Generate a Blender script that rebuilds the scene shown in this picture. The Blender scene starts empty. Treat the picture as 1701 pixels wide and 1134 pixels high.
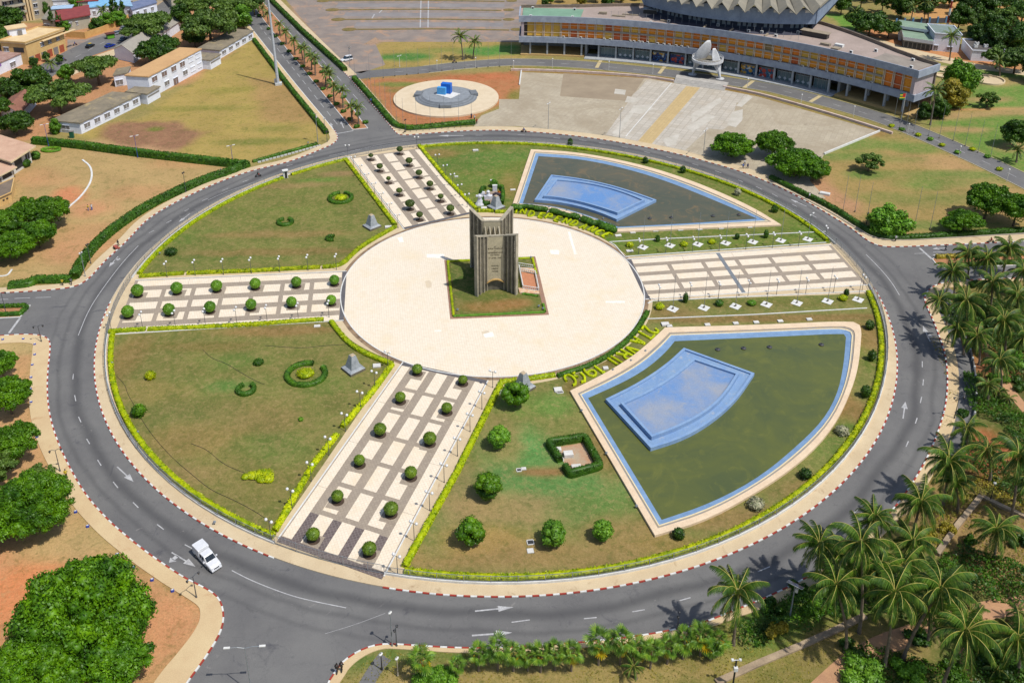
import bpy,math,random
import numpy as np
from mathutils import Vector,Matrix
from mathutils.geometry import tessellate_polygon
random.seed(7);rng=np.random.default_rng(7)
sc=bpy.context.scene
COL=sc.collection
# camera
F,PITCH,ROLL=1601.057,0.4247,-0.0151
PX,PY=777.619,273.65
RR=85.0
CH=1.34968*RR
OFX,OFY=0.057824*RR,2.196534*RR
_fw=np.array([0,math.cos(PITCH),-math.sin(PITCH)]);_r0=np.array([1.0,0,0]);_u0=np.cross(_r0,_fw)
_r=_r0*math.cos(ROLL)+_u0*math.sin(ROLL);_u=-_r0*math.sin(ROLL)+_u0*math.cos(ROLL)
CAMP=np.array([-OFX,-OFY,CH])
cd=bpy.data.cameras.new('camera');cam=bpy.data.objects.new('camera',cd);COL.objects.link(cam)
M4=Matrix(((_r[0],_u[0],-_fw[0],CAMP[0]),(_r[1],_u[1],-_fw[1],CAMP[1]),(_r[2],_u[2],-_fw[2],CAMP[2]),(0,0,0,1)))
cam.matrix_world=M4
cd.sensor_width=36;cd.sensor_fit='HORIZONTAL';cd.lens=F/1701*36
cd.shift_x=(850.5-PX)/1701;cd.shift_y=-(567-PY)/1701
cd.clip_start=1;cd.clip_end=6000
sc.camera=cam
# daylight
SUN_AZ,SUN_EL=math.radians(-36),math.radians(60)
w=bpy.data.worlds.new('World');sc.world=w;w.use_nodes=True
nt=w.node_tree;nt.nodes.clear()
sky=nt.nodes.new('ShaderNodeTexSky');sky.sky_type='NISHITA';sky.sun_disc=False
sky.sun_elevation=SUN_EL;sky.sun_rotation=math.pi/2-SUN_AZ;sky.dust_density=1.5
bg=nt.nodes.new('ShaderNodeBackground');bg.inputs[1].default_value=0.13
wo=nt.nodes.new('ShaderNodeOutputWorld');nt.links.new(sky.outputs[0],bg.inputs[0]);nt.links.new(bg.outputs[0],wo.inputs[0])
sl=bpy.data.lights.new('sun','SUN');sl.energy=4.3;sl.angle=math.radians(0.55);sl.color=(1.0,0.955,0.88)
so=bpy.data.objects.new('sun',sl);COL.objects.link(so)
sd=Vector((math.cos(SUN_AZ)*math.cos(SUN_EL),math.sin(SUN_AZ)*math.cos(SUN_EL),math.sin(SUN_EL)))
so.rotation_euler=sd.to_track_quat('Z','Y').to_euler();so.location=sd*300
sc.view_settings.view_transform='Standard';sc.view_settings.look='None';sc.view_settings.exposure=0.0
sc.view_settings.gamma=1;sc.view_settings.use_curve_mapping=False
sc.cycles.max_bounces=5;sc.cycles.diffuse_bounces=2;sc.cycles.glossy_bounces=2;sc.cycles.transmission_bounces=2
# surveying: measured sight lines to places on the ground
def W(x,y,z=0.0):
 d=(x-PX)/F*_r-(y-PY)/F*_u+_fw
 t=(z-CH)/d[2]
 p=CAMP+d*t
 return(float(p[0]),float(p[1]))
def proj(x,y,z):
 d=np.array([x,y,z])-CAMP;k=d@_fw
 return PX+F*(d@_r)/k,PY-F*(d@_u)/k
def hgt(px,py,ty):
 b=W(px,py);lo,hi=0.0,60.0
 for _ in range(40):
  m=(lo+hi)/2
  if proj(b[0],b[1],m)[1]>ty:lo=m
  else:hi=m
 return lo
def ppm(x,y):
 return F/float((np.array([x,y,0])-CAMP)@_fw)
def WL(pts,z=0.0):return[W(a,b,z)for a,b in pts]
# materials
def S(r,g,b,k=0.72):
 f=lambda c:(c/255/12.92)if c/255<=0.04045 else((c/255+0.055)/1.055)**2.4
 return(f(r)*k,f(g)*k,f(b)*k)
MATS={}
def _new(name):
 m=bpy.data.materials.new(name);m.use_nodes=True
 t=m.node_tree;b=t.nodes['Principled BSDF'];MATS[name]=m
 return m,t,b
def _noise(t,scale,detail=4,rough=0.6,vec=None,dist=0.0):
 n=t.nodes.new('ShaderNodeTexNoise');n.inputs['Scale'].default_value=scale
 n.inputs['Detail'].default_value=detail;n.inputs['Roughness'].default_value=rough;n.inputs['Distortion'].default_value=dist
 if vec:t.links.new(vec,n.inputs['Vector'])
 return n
def _geo(t):return t.nodes.new('ShaderNodeNewGeometry').outputs['Position']
def _ramp(t,fac,lo,hi):
 r=t.nodes.new('ShaderNodeMapRange');r.inputs[1].default_value=lo;r.inputs[2].default_value=hi
 t.links.new(fac,r.inputs[0]);return r.outputs[0]
def _mix(t,fac,a,b,mode='MIX'):
 m=t.nodes.new('ShaderNodeMix');m.data_type='RGBA';m.blend_type=mode
 if isinstance(fac,(int,float)):m.inputs[0].default_value=fac
 else:t.links.new(fac,m.inputs[0])
 for s,v in((6,a),(7,b)):
  if isinstance(v,tuple):m.inputs[s].default_value=(*v[:3],1)
  else:t.links.new(v,m.inputs[s])
 return m.outputs[2]
def _bump(t,b,h,strength=0.3,dist=0.05):
 n=t.nodes.new('ShaderNodeBump');n.inputs['Strength'].default_value=strength;n.inputs['Distance'].default_value=dist
 t.links.new(h,n.inputs['Height']);t.links.new(n.outputs[0],b.inputs['Normal'])
def mat(name,c1,c2=None,scale=0.6,rough=0.85,bump=0.15,fine=6.0,metallic=0.0,spec=0.3,lo=0.35,hi=0.65,dirt=None,local=False):
 """two tones mixed by a broad noise, a finer noise over them"""
 if name in MATS:return MATS[name]
 m,t,b=_new(name)
 c2=c2 or tuple(v*0.82 for v in c1)
 if local:
  tc=t.nodes.new('ShaderNodeTexCoord');pos=tc.outputs['Object']
 else:pos=_geo(t)
 n=_noise(t,scale,5,0.65,pos);n2=_noise(t,fine,3,0.6,pos)
 f=_ramp(t,n.outputs[0],lo,hi)
 c=_mix(t,f,c1,c2)
 g=_ramp(t,n2.outputs[0],0.25,0.75)
 mm=t.nodes.new('ShaderNodeMath');mm.operation='MULTIPLY_ADD';mm.inputs[1].default_value=0.28;mm.inputs[2].default_value=0.86
 t.links.new(g,mm.inputs[0])
 hsv=t.nodes.new('ShaderNodeHueSaturation');t.links.new(mm.outputs[0],hsv.inputs['Value']);t.links.new(c,hsv.inputs['Color'])
 col=hsv.outputs[0]
 if dirt:
  n3=_noise(t,dirt[1],6,0.7,pos,0.6);col=_mix(t,_ramp(t,n3.outputs[0],dirt[2],dirt[2]+0.15),col,dirt[0])
 t.links.new(col,b.inputs['Base Color'])
 b.inputs['Roughness'].default_value=rough;b.inputs['Metallic'].default_value=metallic
 b.inputs['Specular IOR Level'].default_value=spec
 if bump:_bump(t,b,n2.outputs[0],bump)
 return m
def leafmat(name,c1,c2,c3=None,scale=0.5,trans=0.14,rough=0.5):
 """each leaf its own tone, broader clumps of tone over them"""
 if name in MATS:return MATS[name]
 m,t,b=_new(name)
 g=t.nodes.new('ShaderNodeNewGeometry')
 oi=t.nodes.new('ShaderNodeObjectInfo')
 n=_noise(t,scale,3,0.6,g.outputs['Position'])
 c=_mix(t,g.outputs['Random Per Island'],c1,c2)
 c=_mix(t,_ramp(t,n.outputs[0],0.4,0.68),c,c3 or c2)
 mm=t.nodes.new('ShaderNodeMath');mm.operation='MULTIPLY_ADD';mm.inputs[1].default_value=0.3;mm.inputs[2].default_value=0.85
 t.links.new(oi.outputs['Random'],mm.inputs[0])
 h=t.nodes.new('ShaderNodeHueSaturation');t.links.new(c,h.inputs['Color']);t.links.new(mm.outputs[0],h.inputs['Value'])
 t.links.new(h.outputs[0],b.inputs['Base Color'])
 h.inputs['Saturation'].default_value=1.05
 b.inputs['Roughness'].default_value=rough;b.inputs['Specular IOR Level'].default_value=0.35
 tr=t.nodes.new('ShaderNodeBsdfTranslucent');t.links.new(h.outputs[0],tr.inputs[0])
 ms=t.nodes.new('ShaderNodeMixShader');ms.inputs[0].default_value=trans
 t.links.new(b.outputs[0],ms.inputs[1]);t.links.new(tr.outputs[0],ms.inputs[2])
 t.links.new(ms.outputs[0],t.nodes['Material Output'].inputs[0])
 return m
def tilemat(name,c1,c2,joint,size=0.5,stain=None,rot=0.0,rough=0.6,jw=0.03):
 if name in MATS:return MATS[name]
 m,t,b=_new(name)
 pos=_geo(t)
 mp=t.nodes.new('ShaderNodeMapping');mp.inputs['Rotation'].default_value=(0,0,rot);t.links.new(pos,mp.inputs[0])
 br=t.nodes.new('ShaderNodeTexBrick');t.links.new(mp.outputs[0],br.inputs[0])
 br.offset=0;br.inputs['Scale'].default_value=1.0;br.inputs['Brick Width'].default_value=size;br.inputs['Row Height'].default_value=size
 br.inputs['Mortar Size'].default_value=jw*size;br.inputs['Mortar Smooth'].default_value=0.1;br.inputs['Bias'].default_value=0
 br.inputs['Color1'].default_value=(*c1,1);br.inputs['Color2'].default_value=(*c2,1);br.inputs['Mortar'].default_value=(*joint,1)
 n=_noise(t,0.12,6,0.7,pos);n2=_noise(t,1.7,4,0.6,pos)
 c=br.outputs[0];n5=_noise(t,0.45,5,0.75,pos,0.7);c=_mix(t,_ramp(t,n5.outputs[0],0.6,0.85),c,tuple(q*.8 for q in(c1[0],c1[1]*.96,c1[2]*.88)))
 if stain:c=_mix(t,_ramp(t,n.outputs[0],0.5,0.85),c,stain)
 mm=t.nodes.new('ShaderNodeMath');mm.operation='MULTIPLY_ADD';mm.inputs[1].default_value=0.2;mm.inputs[2].default_value=0.9
 t.links.new(n2.outputs[0],mm.inputs[0])
 h=t.nodes.new('ShaderNodeHueSaturation');t.links.new(c,h.inputs['Color']);t.links.new(mm.outputs[0],h.inputs['Value'])
 t.links.new(h.outputs[0],b.inputs['Base Color']);b.inputs['Roughness'].default_value=rough;b.inputs['Specular IOR Level'].default_value=0.3
 _bump(t,b,br.outputs['Fac'],-0.2,0.01)
 return m
def plain(name,c,rough=0.5,metallic=0.0,spec=0.5):
 if name in MATS:return MATS[name]
 m,t,b=_new(name);b.inputs['Base Color'].default_value=(*c,1)
 n=_noise(t,3.0,3,0.6,_geo(t));cc=_mix(t,_ramp(t,n.outputs[0],0.3,0.7),c,tuple(v*0.88 for v in c));t.links.new(cc,b.inputs['Base Color'])
 b.inputs['Roughness'].default_value=rough;b.inputs['Metallic'].default_value=metallic;b.inputs['Specular IOR Level'].default_value=spec
 return m
def vcolmat(name,fine=2.5,grass=True):
 """ground whose earth and grass colours are laid out in a colour attribute"""
 m,t,b=_new(name)
 a=t.nodes.new('ShaderNodeAttribute');a.attribute_name='Col'
 pos=_geo(t)
 n=_noise(t,fine,6,0.75,pos);n2=_noise(t,0.35,5,0.7,pos,0.8);n3=_noise(t,9.0,3,0.7,pos)
 c=_mix(t,_ramp(t,n2.outputs[0],0.46,0.76),a.outputs[0],S(160,138,92))
 c=_mix(t,_ramp(t,n2.outputs[0],0.5,0.28),c,S(88,104,50))
 n4=_noise(t,1.1,5,0.75,pos,0.5);c=_mix(t,_ramp(t,n4.outputs[0],0.52,0.68),c,S(174,150,104));c=_mix(t,_ramp(t,n4.outputs[0],0.46,0.32),c,S(84,100,46))
 cc=_mix(t,0.55,a.outputs[0],c)
 mm=t.nodes.new('ShaderNodeMath');mm.operation='MULTIPLY_ADD';mm.inputs[1].default_value=1.0;mm.inputs[2].default_value=0.5
 t.links.new(n.outputs[0],mm.inputs[0])
 m2=t.nodes.new('ShaderNodeMath');m2.operation='MULTIPLY_ADD';m2.inputs[1].default_value=0.9;m2.inputs[2].default_value=0.58
 t.links.new(n3.outputs[0],m2.inputs[0])
 m3=t.nodes.new('ShaderNodeMath');m3.operation='MULTIPLY';t.links.new(mm.outputs[0],m3.inputs[0]);t.links.new(m2.outputs[0],m3.inputs[1])
 h=t.nodes.new('ShaderNodeHueSaturation');t.links.new(cc,h.inputs['Color']);t.links.new(m3.outputs[0],h.inputs['Value'])
 t.links.new(h.outputs[0],b.inputs['Base Color']);b.inputs['Roughness'].default_value=0.95;b.inputs['Specular IOR Level'].default_value=0.1
 _bump(t,b,n.outputs[0],0.5,0.12)
 return m
# mesh building
class MB:
 def __init__(s,o=(0,0,0)):s.v=[];s.f=[];s.o=o
 def add(s,vs,fs):
  n=len(s.v);s.v+=[tuple(p)for p in vs];s.f+=[tuple(i+n for i in f)for f in fs]
 def box(s,c,d,rz=0.0,ry=0.0):
  x,y,z=d[0]/2,d[1]/2,d[2]/2;cs,sn=math.cos(rz),math.sin(rz);cy,sy=math.cos(ry),math.sin(ry)
  vs=[]
  for a,b_,e in((-x,-y,-z),(x,-y,-z),(x,y,-z),(-x,y,-z),(-x,-y,z),(x,-y,z),(x,y,z),(-x,y,z)):
   a,e=a*cy+e*sy,-a*sy+e*cy
   vs.append((c[0]+a*cs-b_*sn,c[1]+a*sn+b_*cs,c[2]+e))
  s.add(vs,[(0,3,2,1),(4,5,6,7),(0,1,5,4),(1,2,6,5),(2,3,7,6),(3,0,4,7)])
 def prism(s,poly,z0,z1,bottom=False):
  n=len(poly)
  a=sum(poly[i][0]*poly[(i+1)%n][1]-poly[(i+1)%n][0]*poly[i][1]for i in range(n))
  if a<0:poly=poly[::-1]
  vs=[(p[0],p[1],z0)for p in poly]+[(p[0],p[1],z1)for p in poly]
  fs=[(i,(i+1)%n,n+(i+1)%n,n+i)for i in range(n)]
  if n<=4:fs.append(tuple(range(n,2*n)))
  else:
   for t in tessellate_polygon([[Vector((p[0],p[1],0))for p in poly]]):
    p0,p1,p2=(poly[i]for i in t)
    cr=(p1[0]-p0[0])*(p2[1]-p0[1])-(p1[1]-p0[1])*(p2[0]-p0[0])
    fs.append(tuple(n+i for i in(t if cr>0 else t[::-1])))
  if bottom and n<=4:fs.append(tuple(range(n))[::-1])
  s.add(vs,fs)
 def sheet(s,poly,z):
  n=len(poly);fs=[]
  for t in tessellate_polygon([[Vector((p[0],p[1],0))for p in poly]]):
   p0,p1,p2=(poly[i]for i in t)
   cr=(p1[0]-p0[0])*(p2[1]-p0[1])-(p1[1]-p0[1])*(p2[0]-p0[0])
   fs.append(tuple(t if cr>0 else t[::-1]))
  s.add([(p[0],p[1],z)for p in poly],fs)
 def tube(s,pts,rad,n=6,cap=True):
  pts=[Vector(p)for p in pts];rad=rad if isinstance(rad,(list,tuple))else[rad]*len(pts)
  vs=[];fs=[]
  for i,p in enumerate(pts):
   d=(pts[min(i+1,len(pts)-1)]-pts[max(i-1,0)]).normalized()
   a=d.orthogonal().normalized()if abs(d.z)<0.95 else Vector((1,0,0)).cross(d).normalized()
   b=d.cross(a)
   for k in range(n):
    t=2*math.pi*k/n;vs.append(tuple(p+(a*math.cos(t)+b*math.sin(t))*rad[i]))
  for i in range(len(pts)-1):
   for k in range(n):
    fs.append((i*n+k,i*n+(k+1)%n,(i+1)*n+(k+1)%n,(i+1)*n+k))
  if cap:fs.append(tuple(range(n))[::-1]);fs.append(tuple((len(pts)-1)*n+k for k in range(n)))
  s.add(vs,fs)
 def lathe(s,prof,n=12,c=(0,0,0),sx=1.0,sy=1.0):
  vs=[];fs=[]
  for r,z in prof:
   for k in range(n):
    t=2*math.pi*k/n;vs.append((c[0]+r*math.cos(t)*sx,c[1]+r*math.sin(t)*sy,c[2]+z))
  for i in range(len(prof)-1):
   for k in range(n):fs.append((i*n+k,i*n+(k+1)%n,(i+1)*n+(k+1)%n,(i+1)*n+k))
  fs.append(tuple((len(prof)-1)*n+k for k in range(n)));fs.append(tuple(range(n))[::-1])
  s.add(vs,fs)
 def mesh(s,name,m,smooth=False):
  me=bpy.data.meshes.new(name);me.from_pydata(s.v,[],s.f);me.materials.append(m)
  if smooth:me.shade_smooth()
  return me
 def build(s,name,m,parent=None,loc=(0,0,0),rz=0.0,smooth=False):
  return link(name,s.mesh(name,m,smooth),parent,loc,rz)
def link(name,me,parent=None,loc=(0,0,0),rz=0.0,scale=None):
 o=bpy.data.objects.new(name,me);COL.objects.link(o);o.location=loc;o.rotation_euler=(0,0,rz)
 if parent:o.parent=parent
 if scale:o.scale=scale
 return o
def tag(o,label=None,cat=None,group=None,kind=None):
 if label:o['label']=label
 if cat:o['category']=cat
 if group:o['group']=group
 if kind:o['kind']=kind
 return o
def thing(name,label,cat,loc=(0,0,0),rz=0.0,group=None):
 o=bpy.data.objects.new(name,None);COL.objects.link(o);o.location=(*loc[:2],loc[2]if len(loc)>2 else 0);o.rotation_euler=(0,0,rz)
 o.empty_display_size=0.5
 return tag(o,label,cat,group)
def dup(root,loc,rz=0.0,label=None,group=None,scale=1.0,lean=(0,0)):
 r=root.copy();COL.objects.link(r);r.location=(*loc[:2],loc[2]if len(loc)>2 else 0);r.rotation_euler=(lean[0],lean[1],rz)
 r.scale=(scale,)*3 if isinstance(scale,(int,float))else scale
 if label:r['label']=label
 if group:r['group']=group
 for ch in list(KIDS.get(root.name,root.children)):
  c=ch.copy();COL.objects.link(c);c.parent=r
  for g in list(ch.children):
   d=g.copy();COL.objects.link(d);d.parent=c
 return r
KIDS={}
ORD=['first','second','third','fourth','fifth','sixth','seventh','eighth','ninth','tenth','eleventh','twelfth','thirteenth','fourteenth','fifteenth','sixteenth','seventeenth','eighteenth','nineteenth','twentieth',
 'twenty-first','twenty-second','twenty-third','twenty-fourth','twenty-fifth','twenty-sixth','twenty-seventh','twenty-eighth','twenty-ninth','thirtieth','thirty-first','thirty-second','thirty-third','thirty-fourth']
# plane helpers
def resample(pts,step):
 out=[pts[0]];acc=0.0
 for a,b in zip(pts,pts[1:]):
  L=math.dist(a,b)
  d=step-acc
  while d<=L:
   t=d/L;out.append((a[0]+(b[0]-a[0])*t,a[1]+(b[1]-a[1])*t));d+=step
  acc=L-(d-step)
 if math.dist(out[-1],pts[-1])>step*0.3:out.append(pts[-1])
 return out
def resampn(pts,n):
 ls=[0.0]
 for a,b in zip(pts,pts[1:]):ls.append(ls[-1]+math.dist(a,b))
 xs=np.interp(np.linspace(0,ls[-1],n),ls,[p[0]for p in pts]);ys=np.interp(np.linspace(0,ls[-1],n),ls,[p[1]for p in pts])
 return list(zip(xs.tolist(),ys.tolist()))
def smooth(pts,it=2):
 for _ in range(it):
  q=[pts[0]]
  for a,b in zip(pts,pts[1:]):
   q+=[(a[0]*.75+b[0]*.25,a[1]*.75+b[1]*.25),(a[0]*.25+b[0]*.75,a[1]*.25+b[1]*.75)]
  pts=q+[pts[-1]]
 return pts
def offset(pts,d):
 """shift an open line sideways (positive = left of its direction)"""
 out=[]
 for i in range(len(pts)):
  a,b=pts[max(i-1,0)],pts[min(i+1,len(pts)-1)]
  L=math.dist(a,b)or 1;nx,ny=-(b[1]-a[1])/L,(b[0]-a[0])/L
  dd=d[i]if isinstance(d,(list,tuple,np.ndarray))else d
  out.append((pts[i][0]+nx*dd,pts[i][1]+ny*dd))
 return out
def ribbon(mb,pts,w,z,h=None):
 a,b=offset(pts,w/2),offset(pts,-w/2)
 for i in range(len(pts)-1):
  q=[b[i],b[i+1],a[i+1],a[i]]
  if h is None:mb.add([(*p,z)for p in q],[(0,1,2,3)])
  else:mb.prism(q,z,h)
def strip(mb,A,B,z,z2=None):
 """surface between two lines with equally many points"""
 z2=z if z2 is None else z2;n=len(A)
 mb.add([(*p,z)for p in A]+[(*p,z2)for p in B],[(i,i+1,n+i+1,n+i)for i in range(n-1)])
def inpoly(x,y,poly):
 c=np.zeros(np.shape(x),bool);n=len(poly);j=n-1
 for i in range(n):
  xi,yi=poly[i];xj,yj=poly[j]
  with np.errstate(divide='ignore',invalid='ignore'):
   c^=((yi>y)!=(yj>y))&(x<(xj-xi)*(y-yi)/(yj-yi+1e-12)+xi)
  j=i
 return c
_ng=rng.random((64,64))
def vnoise(x,y,s):
 x=np.asarray(x)/s+1000.3;y=np.asarray(y)/s+1000.7
 i=np.floor(x).astype(int);j=np.floor(y).astype(int);fx=x-i;fy=y-j
 fx=fx*fx*(3-2*fx);fy=fy*fy*(3-2*fy)
 g=lambda a,b:_ng[a%64,b%64]
 return(g(i,j)*(1-fx)+g(i+1,j)*fx)*(1-fy)+(g(i,j+1)*(1-fx)+g(i+1,j+1)*fx)*fy
def fbm(x,y,s):return(vnoise(x,y,s)+vnoise(x,y,s/2.1)*.5+vnoise(x,y,s/4.3)*.25+vnoise(x,y,s/9)*.12)/1.87
# foliage made of many small leaves
def leafmesh(name,P,N,size,m,core=None,ratio=0.55,droop=0.0,smoothcore=True):
 """P points, N outward directions -> one mesh of bent leaf quads"""
 n=len(P);r=rng.normal(size=(n,3));N=N+r*0.75;N/=np.linalg.norm(N,axis=1)[:,None]+1e-9
 a=rng.normal(size=(n,3));a[:,2]-=droop;T=a-N*(a*N).sum(1)[:,None];T/=np.linalg.norm(T,axis=1)[:,None]+1e-9
 B=np.cross(N,T);sz=size*rng.uniform(0.6,1.4,n)[:,None]
 v=np.stack([P-T*sz,P+B*sz*ratio+N*sz*.15,P+T*sz-N*sz*0.25,P-B*sz*ratio+N*sz*.15],1).reshape(-1,3)
 vs=v;fs=np.arange(4*n).reshape(-1,4)
 cv,cf=core if core else(np.zeros((0,3)),[])
 me=bpy.data.meshes.new(name)
 me.vertices.add(4*n+len(cv));me.vertices.foreach_set('co',np.concatenate([vs,np.array(cv).reshape(-1,3)]).ravel())
 loops=list(fs.ravel())+[i+4*n for f in cf for i in f]
 starts=list(range(0,4*n,4));k=4*n
 for f in cf:starts.append(k);k+=len(f)
 me.loops.add(len(loops));me.loops.foreach_set('vertex_index',loops)
 me.polygons.add(len(starts));me.polygons.foreach_set('loop_start',starts)
 me.update(calc_edges=True);me.validate();me.materials.append(m)
 return me
def _ico(sub=2):
 t=(1+5**.5)/2
 v=[(-1,t,0),(1,t,0),(-1,-t,0),(1,-t,0),(0,-1,t),(0,1,t),(0,-1,-t),(0,1,-t),(t,0,-1),(t,0,1),(-t,0,-1),(-t,0,1)]
 f=[(0,11,5),(0,5,1),(0,1,7),(0,7,10),(0,10,11),(1,5,9),(5,11,4),(11,10,2),(10,7,6),(7,1,8),(3,9,4),(3,4,2),(3,2,6),(3,6,8),(3,8,9),(4,9,5),(2,4,11),(6,2,10),(8,6,7),(9,8,1)]
 v=[np.array(p)/np.linalg.norm(p)for p in v]
 for _ in range(sub):
  cache={};nf=[]
  def mid(a,b):
   k=(min(a,b),max(a,b))
   if k not in cache:
    p=v[a]+v[b];v.append(p/np.linalg.norm(p));cache[k]=len(v)-1
   return cache[k]
  for a,b,c in f:
   x,y,z=mid(a,b),mid(b,c),mid(c,a);nf+=[(a,x,z),(b,y,x),(c,z,y),(x,y,z)]
  f=nf
 return np.array(v),f
ICO1,ICO2=_ico(1),_ico(2)
def blobs_mesh(name,blobs,n,size,m,corefrac=0.8,droop=0.3,under=0.5):
 """leaves spread over ellipsoid clumps; a ragged core of the same leaves keeps each clump closed"""
 wts=np.array([b[3]*b[3]for b in blobs]);wts=wts/wts.sum();P=[];N=[];cv=[];cf=[]
 for(x,y,z,r,fl),wt in zip(blobs,wts):
  k=max(4,int(n*wt));d=rng.normal(size=(k,3));d/=np.linalg.norm(d,axis=1)[:,None]
  d[:,2]=np.where((d[:,2]<0)&(rng.random(k)>under),-d[:,2],d[:,2])
  rad=r*rng.uniform(0.72,1.1,k)[:,None]
  P.append(np.array([x,y,z])+d*rad*np.array([1,1,fl]));N.append(d*np.array([1,1,1.3]))
  if corefrac:
   v,f=ICO1;o=len(cv);jit=1+rng.uniform(-.18,.12,len(v))
   cv+=[tuple(np.array([x,y,z])+p*r*corefrac*j*np.array([1,1,fl]))for p,j in zip(v,jit)];cf+=[tuple(i+o for i in q)for q in f]
 return leafmesh(name,np.concatenate(P),np.concatenate(N),size,m,(cv,cf),droop=droop)
# the named surfaces
M_asph=mat('asphalt',S(126,125,123),S(112,111,111),0.09,0.9,0.2,12.0,dirt=(S(84,84,90),0.25,0.6))
M_asph2=mat('worn_asphalt',S(160,146,135),S(138,128,122),0.15,0.95,0.2,8.0,dirt=(S(186,150,122),0.12,0.52))
M_pave=mat('beige_paving',S(224,204,168),S(212,190,154),0.2,0.85,0.1,7.0,dirt=(S(184,158,124),0.5,0.58))
M_pave2=mat('sandy_paving',S(224,200,156),S(214,186,144),0.2,0.85,0.1,7.0,dirt=(S(190,146,106),0.3,0.6))
M_white=mat('white_paint',S(240,240,236),S(222,222,218),0.8,0.7,0.05,5.0)
M_red=mat('red_paint',S(178,62,48),S(160,70,58),1.4,0.75,0.1,9.0)
M_line=mat('road_paint',S(205,205,205),S(168,168,170),1.2,0.8,0.05,6.0)
M_steel=mat('galvanised_steel',S(170,176,182),S(150,156,162),2.0,0.45,0.0,8.0,metallic=0.3)
M_black=plain('black_metal',(0.02,0.02,0.022),0.45)
M_dark=plain('dark_recess',(0.025,0.027,0.03),0.6)
M_bark=mat('bark',S(128,108,86),S(98,82,66),1.5,0.95,0.6,14.0)
M_palmbark=mat('palm_bark',S(140,126,108),S(110,98,84),2.5,0.95,0.6,10.0)
K=0.72
L_lime=leafmat('lime_hedge_leaf',S(216,222,46,.74),S(176,196,38,.72),S(140,168,40,.72),0.9)
L_hedge=leafmat('dark_hedge_leaf',S(70,112,32),S(92,136,38),S(56,94,30),0.5)
L_top=leafmat('topiary_leaf',S(104,134,44),S(128,156,50),S(90,120,44),0.9)
L_topN=leafmat('topiary_dark_leaf',S(84,104,48),S(104,122,54),S(72,94,44),0.9)
L_tree=leafmat('ficus_leaf',S(84,132,30),S(120,166,38),S(58,100,26),0.3)
L_tree2=leafmat('acacia_leaf',S(96,126,54),S(120,148,62),S(76,106,48),0.2)
L_tree3=leafmat('mango_leaf',S(62,98,32),S(90,126,38),S(44,76,26),0.25)
L_bright=leafmat('fresh_leaf',S(108,158,52),S(136,182,60),S(90,140,46),0.4)
L_palm=leafmat('coconut_leaf',S(70,106,34),S(116,144,50),S(44,80,26),0.8)
L_date=leafmat('oil_palm_leaf',S(78,110,46),S(106,136,54),S(58,90,38),0.8)
L_fan=leafmat('fan_palm_leaf',S(88,134,40),S(146,176,66),S(66,108,32),0.8)
L_yel=leafmat('yellowed_palm_leaf',S(222,178,40),S(206,196,60),S(196,150,40),0.8)
L_under=leafmat('undergrowth_leaf',S(60,104,28),S(100,142,38),S(40,76,22),0.25)
L_gold=leafmat('goldish_leaf',S(160,150,54),S(190,170,70),S(120,126,46),0.3)
L_rust=leafmat('rusty_leaf',S(122,74,44),S(100,84,42),S(84,72,38),0.3)
L_pale=leafmat('pale_shrub_leaf',S(176,176,142),S(120,134,82),S(204,198,170),1.5)
# outlines measured on the ground
def fourier(pts,order):
 A=np.array(pts);th=np.arctan2(A[:,1],A[:,0]);r=np.hypot(A[:,0],A[:,1])
 cols=[np.ones_like(th)]+[f(k*th)for k in range(1,order+1)for f in(np.cos,np.sin)]
 X=np.stack(cols,1);c=np.linalg.solve(X.T@X+0.02*np.eye(X.shape[1]),X.T@r)
 return lambda t:float(sum(c[i]*v for i,v in enumerate([1.0]+[f(k*t)for k in range(1,order+1)for f in(math.cos,math.sin)])))
RK=fourier(WL([(163,550.3),(157.3,604.7),(164.3,664),(186,718.5),(221,771.5),(279.4,828.4),(297.5,845),(362,884),(437,921.6),(510,947),(634.7,978.7),(704.5,986),(782,989.5),(857,989.5),(907.4,987.7),(976,982.4),(1038.6,973.6),(1121,951.8),(1185.4,930.5),(1257,900),(1288,883.3),(1344,849.5),(1382.6,821.5),(1420.8,778.6),(1458.4,726.7),(1485.6,659.3),(1490.8,604.8),(1483,553),(1464.8,503.7),(1451.9,477.8),(1420,434),(1363.7,384.5),(1319.6,356),(1213,299.8),(1127.8,274),(1021.8,250.7),(985,246),(840,234),(165.5,538.7),(181,502.5),(212,461),(240.6,423.6),(274,393.8),(315.6,362.8),(362,334.3),(437,302),(497.6,276.6),(575,259.7),(678.7,243),(760,236)]),4)
RI=fourier(WL([(583,452.5),(601,429),(632,406),(674.8,384),(572.6,525.5),(585.5,548.8),(611.4,572),(669.6,599.2),(1039.9,430.5),(988,400.7),(923.5,374.9),(851,364.5),(1071,496.4),(1064.5,511.3),(1042.5,556.6),(1001,587.6),(944,611),(866.6,622.5),(820,625)]),2)
def ring(fn,d=0.0,n=240,a0=0.0,a1=2*math.pi):
 return[((fn(a)+d)*math.cos(a),(fn(a)+d)*math.sin(a))for a in np.linspace(a0,a1,n)]
K1=smooth(WL([(-90,492),(0,487),(60,484),(110,479.5),(132,474),(148,463),(160,450),(176,432),(212,400),(240,368),(275,345),(320,322),(370,300),(420,283),(480,270),(530,250),(553,240),(561,232),(560,224),(552,212),(488.5,137),(425,56),(398,22),(370,-12)]),2)
K2=smooth(WL([(424,-32),(453.6,2.6),(575,124),(580,129),(656,219),(660,223),(668,225.5),(704.5,222.5),(782,217),(860,217),(985,229),(1110,252),(1178,270),(1240,288),(1296,312),(1340,335),(1384,361),(1415.6,380.6),(1441.5,401),(1457,408),(1475,411),(1519,409.6),(1623,405),(1701,401),(1800,396)]),2)
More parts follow.
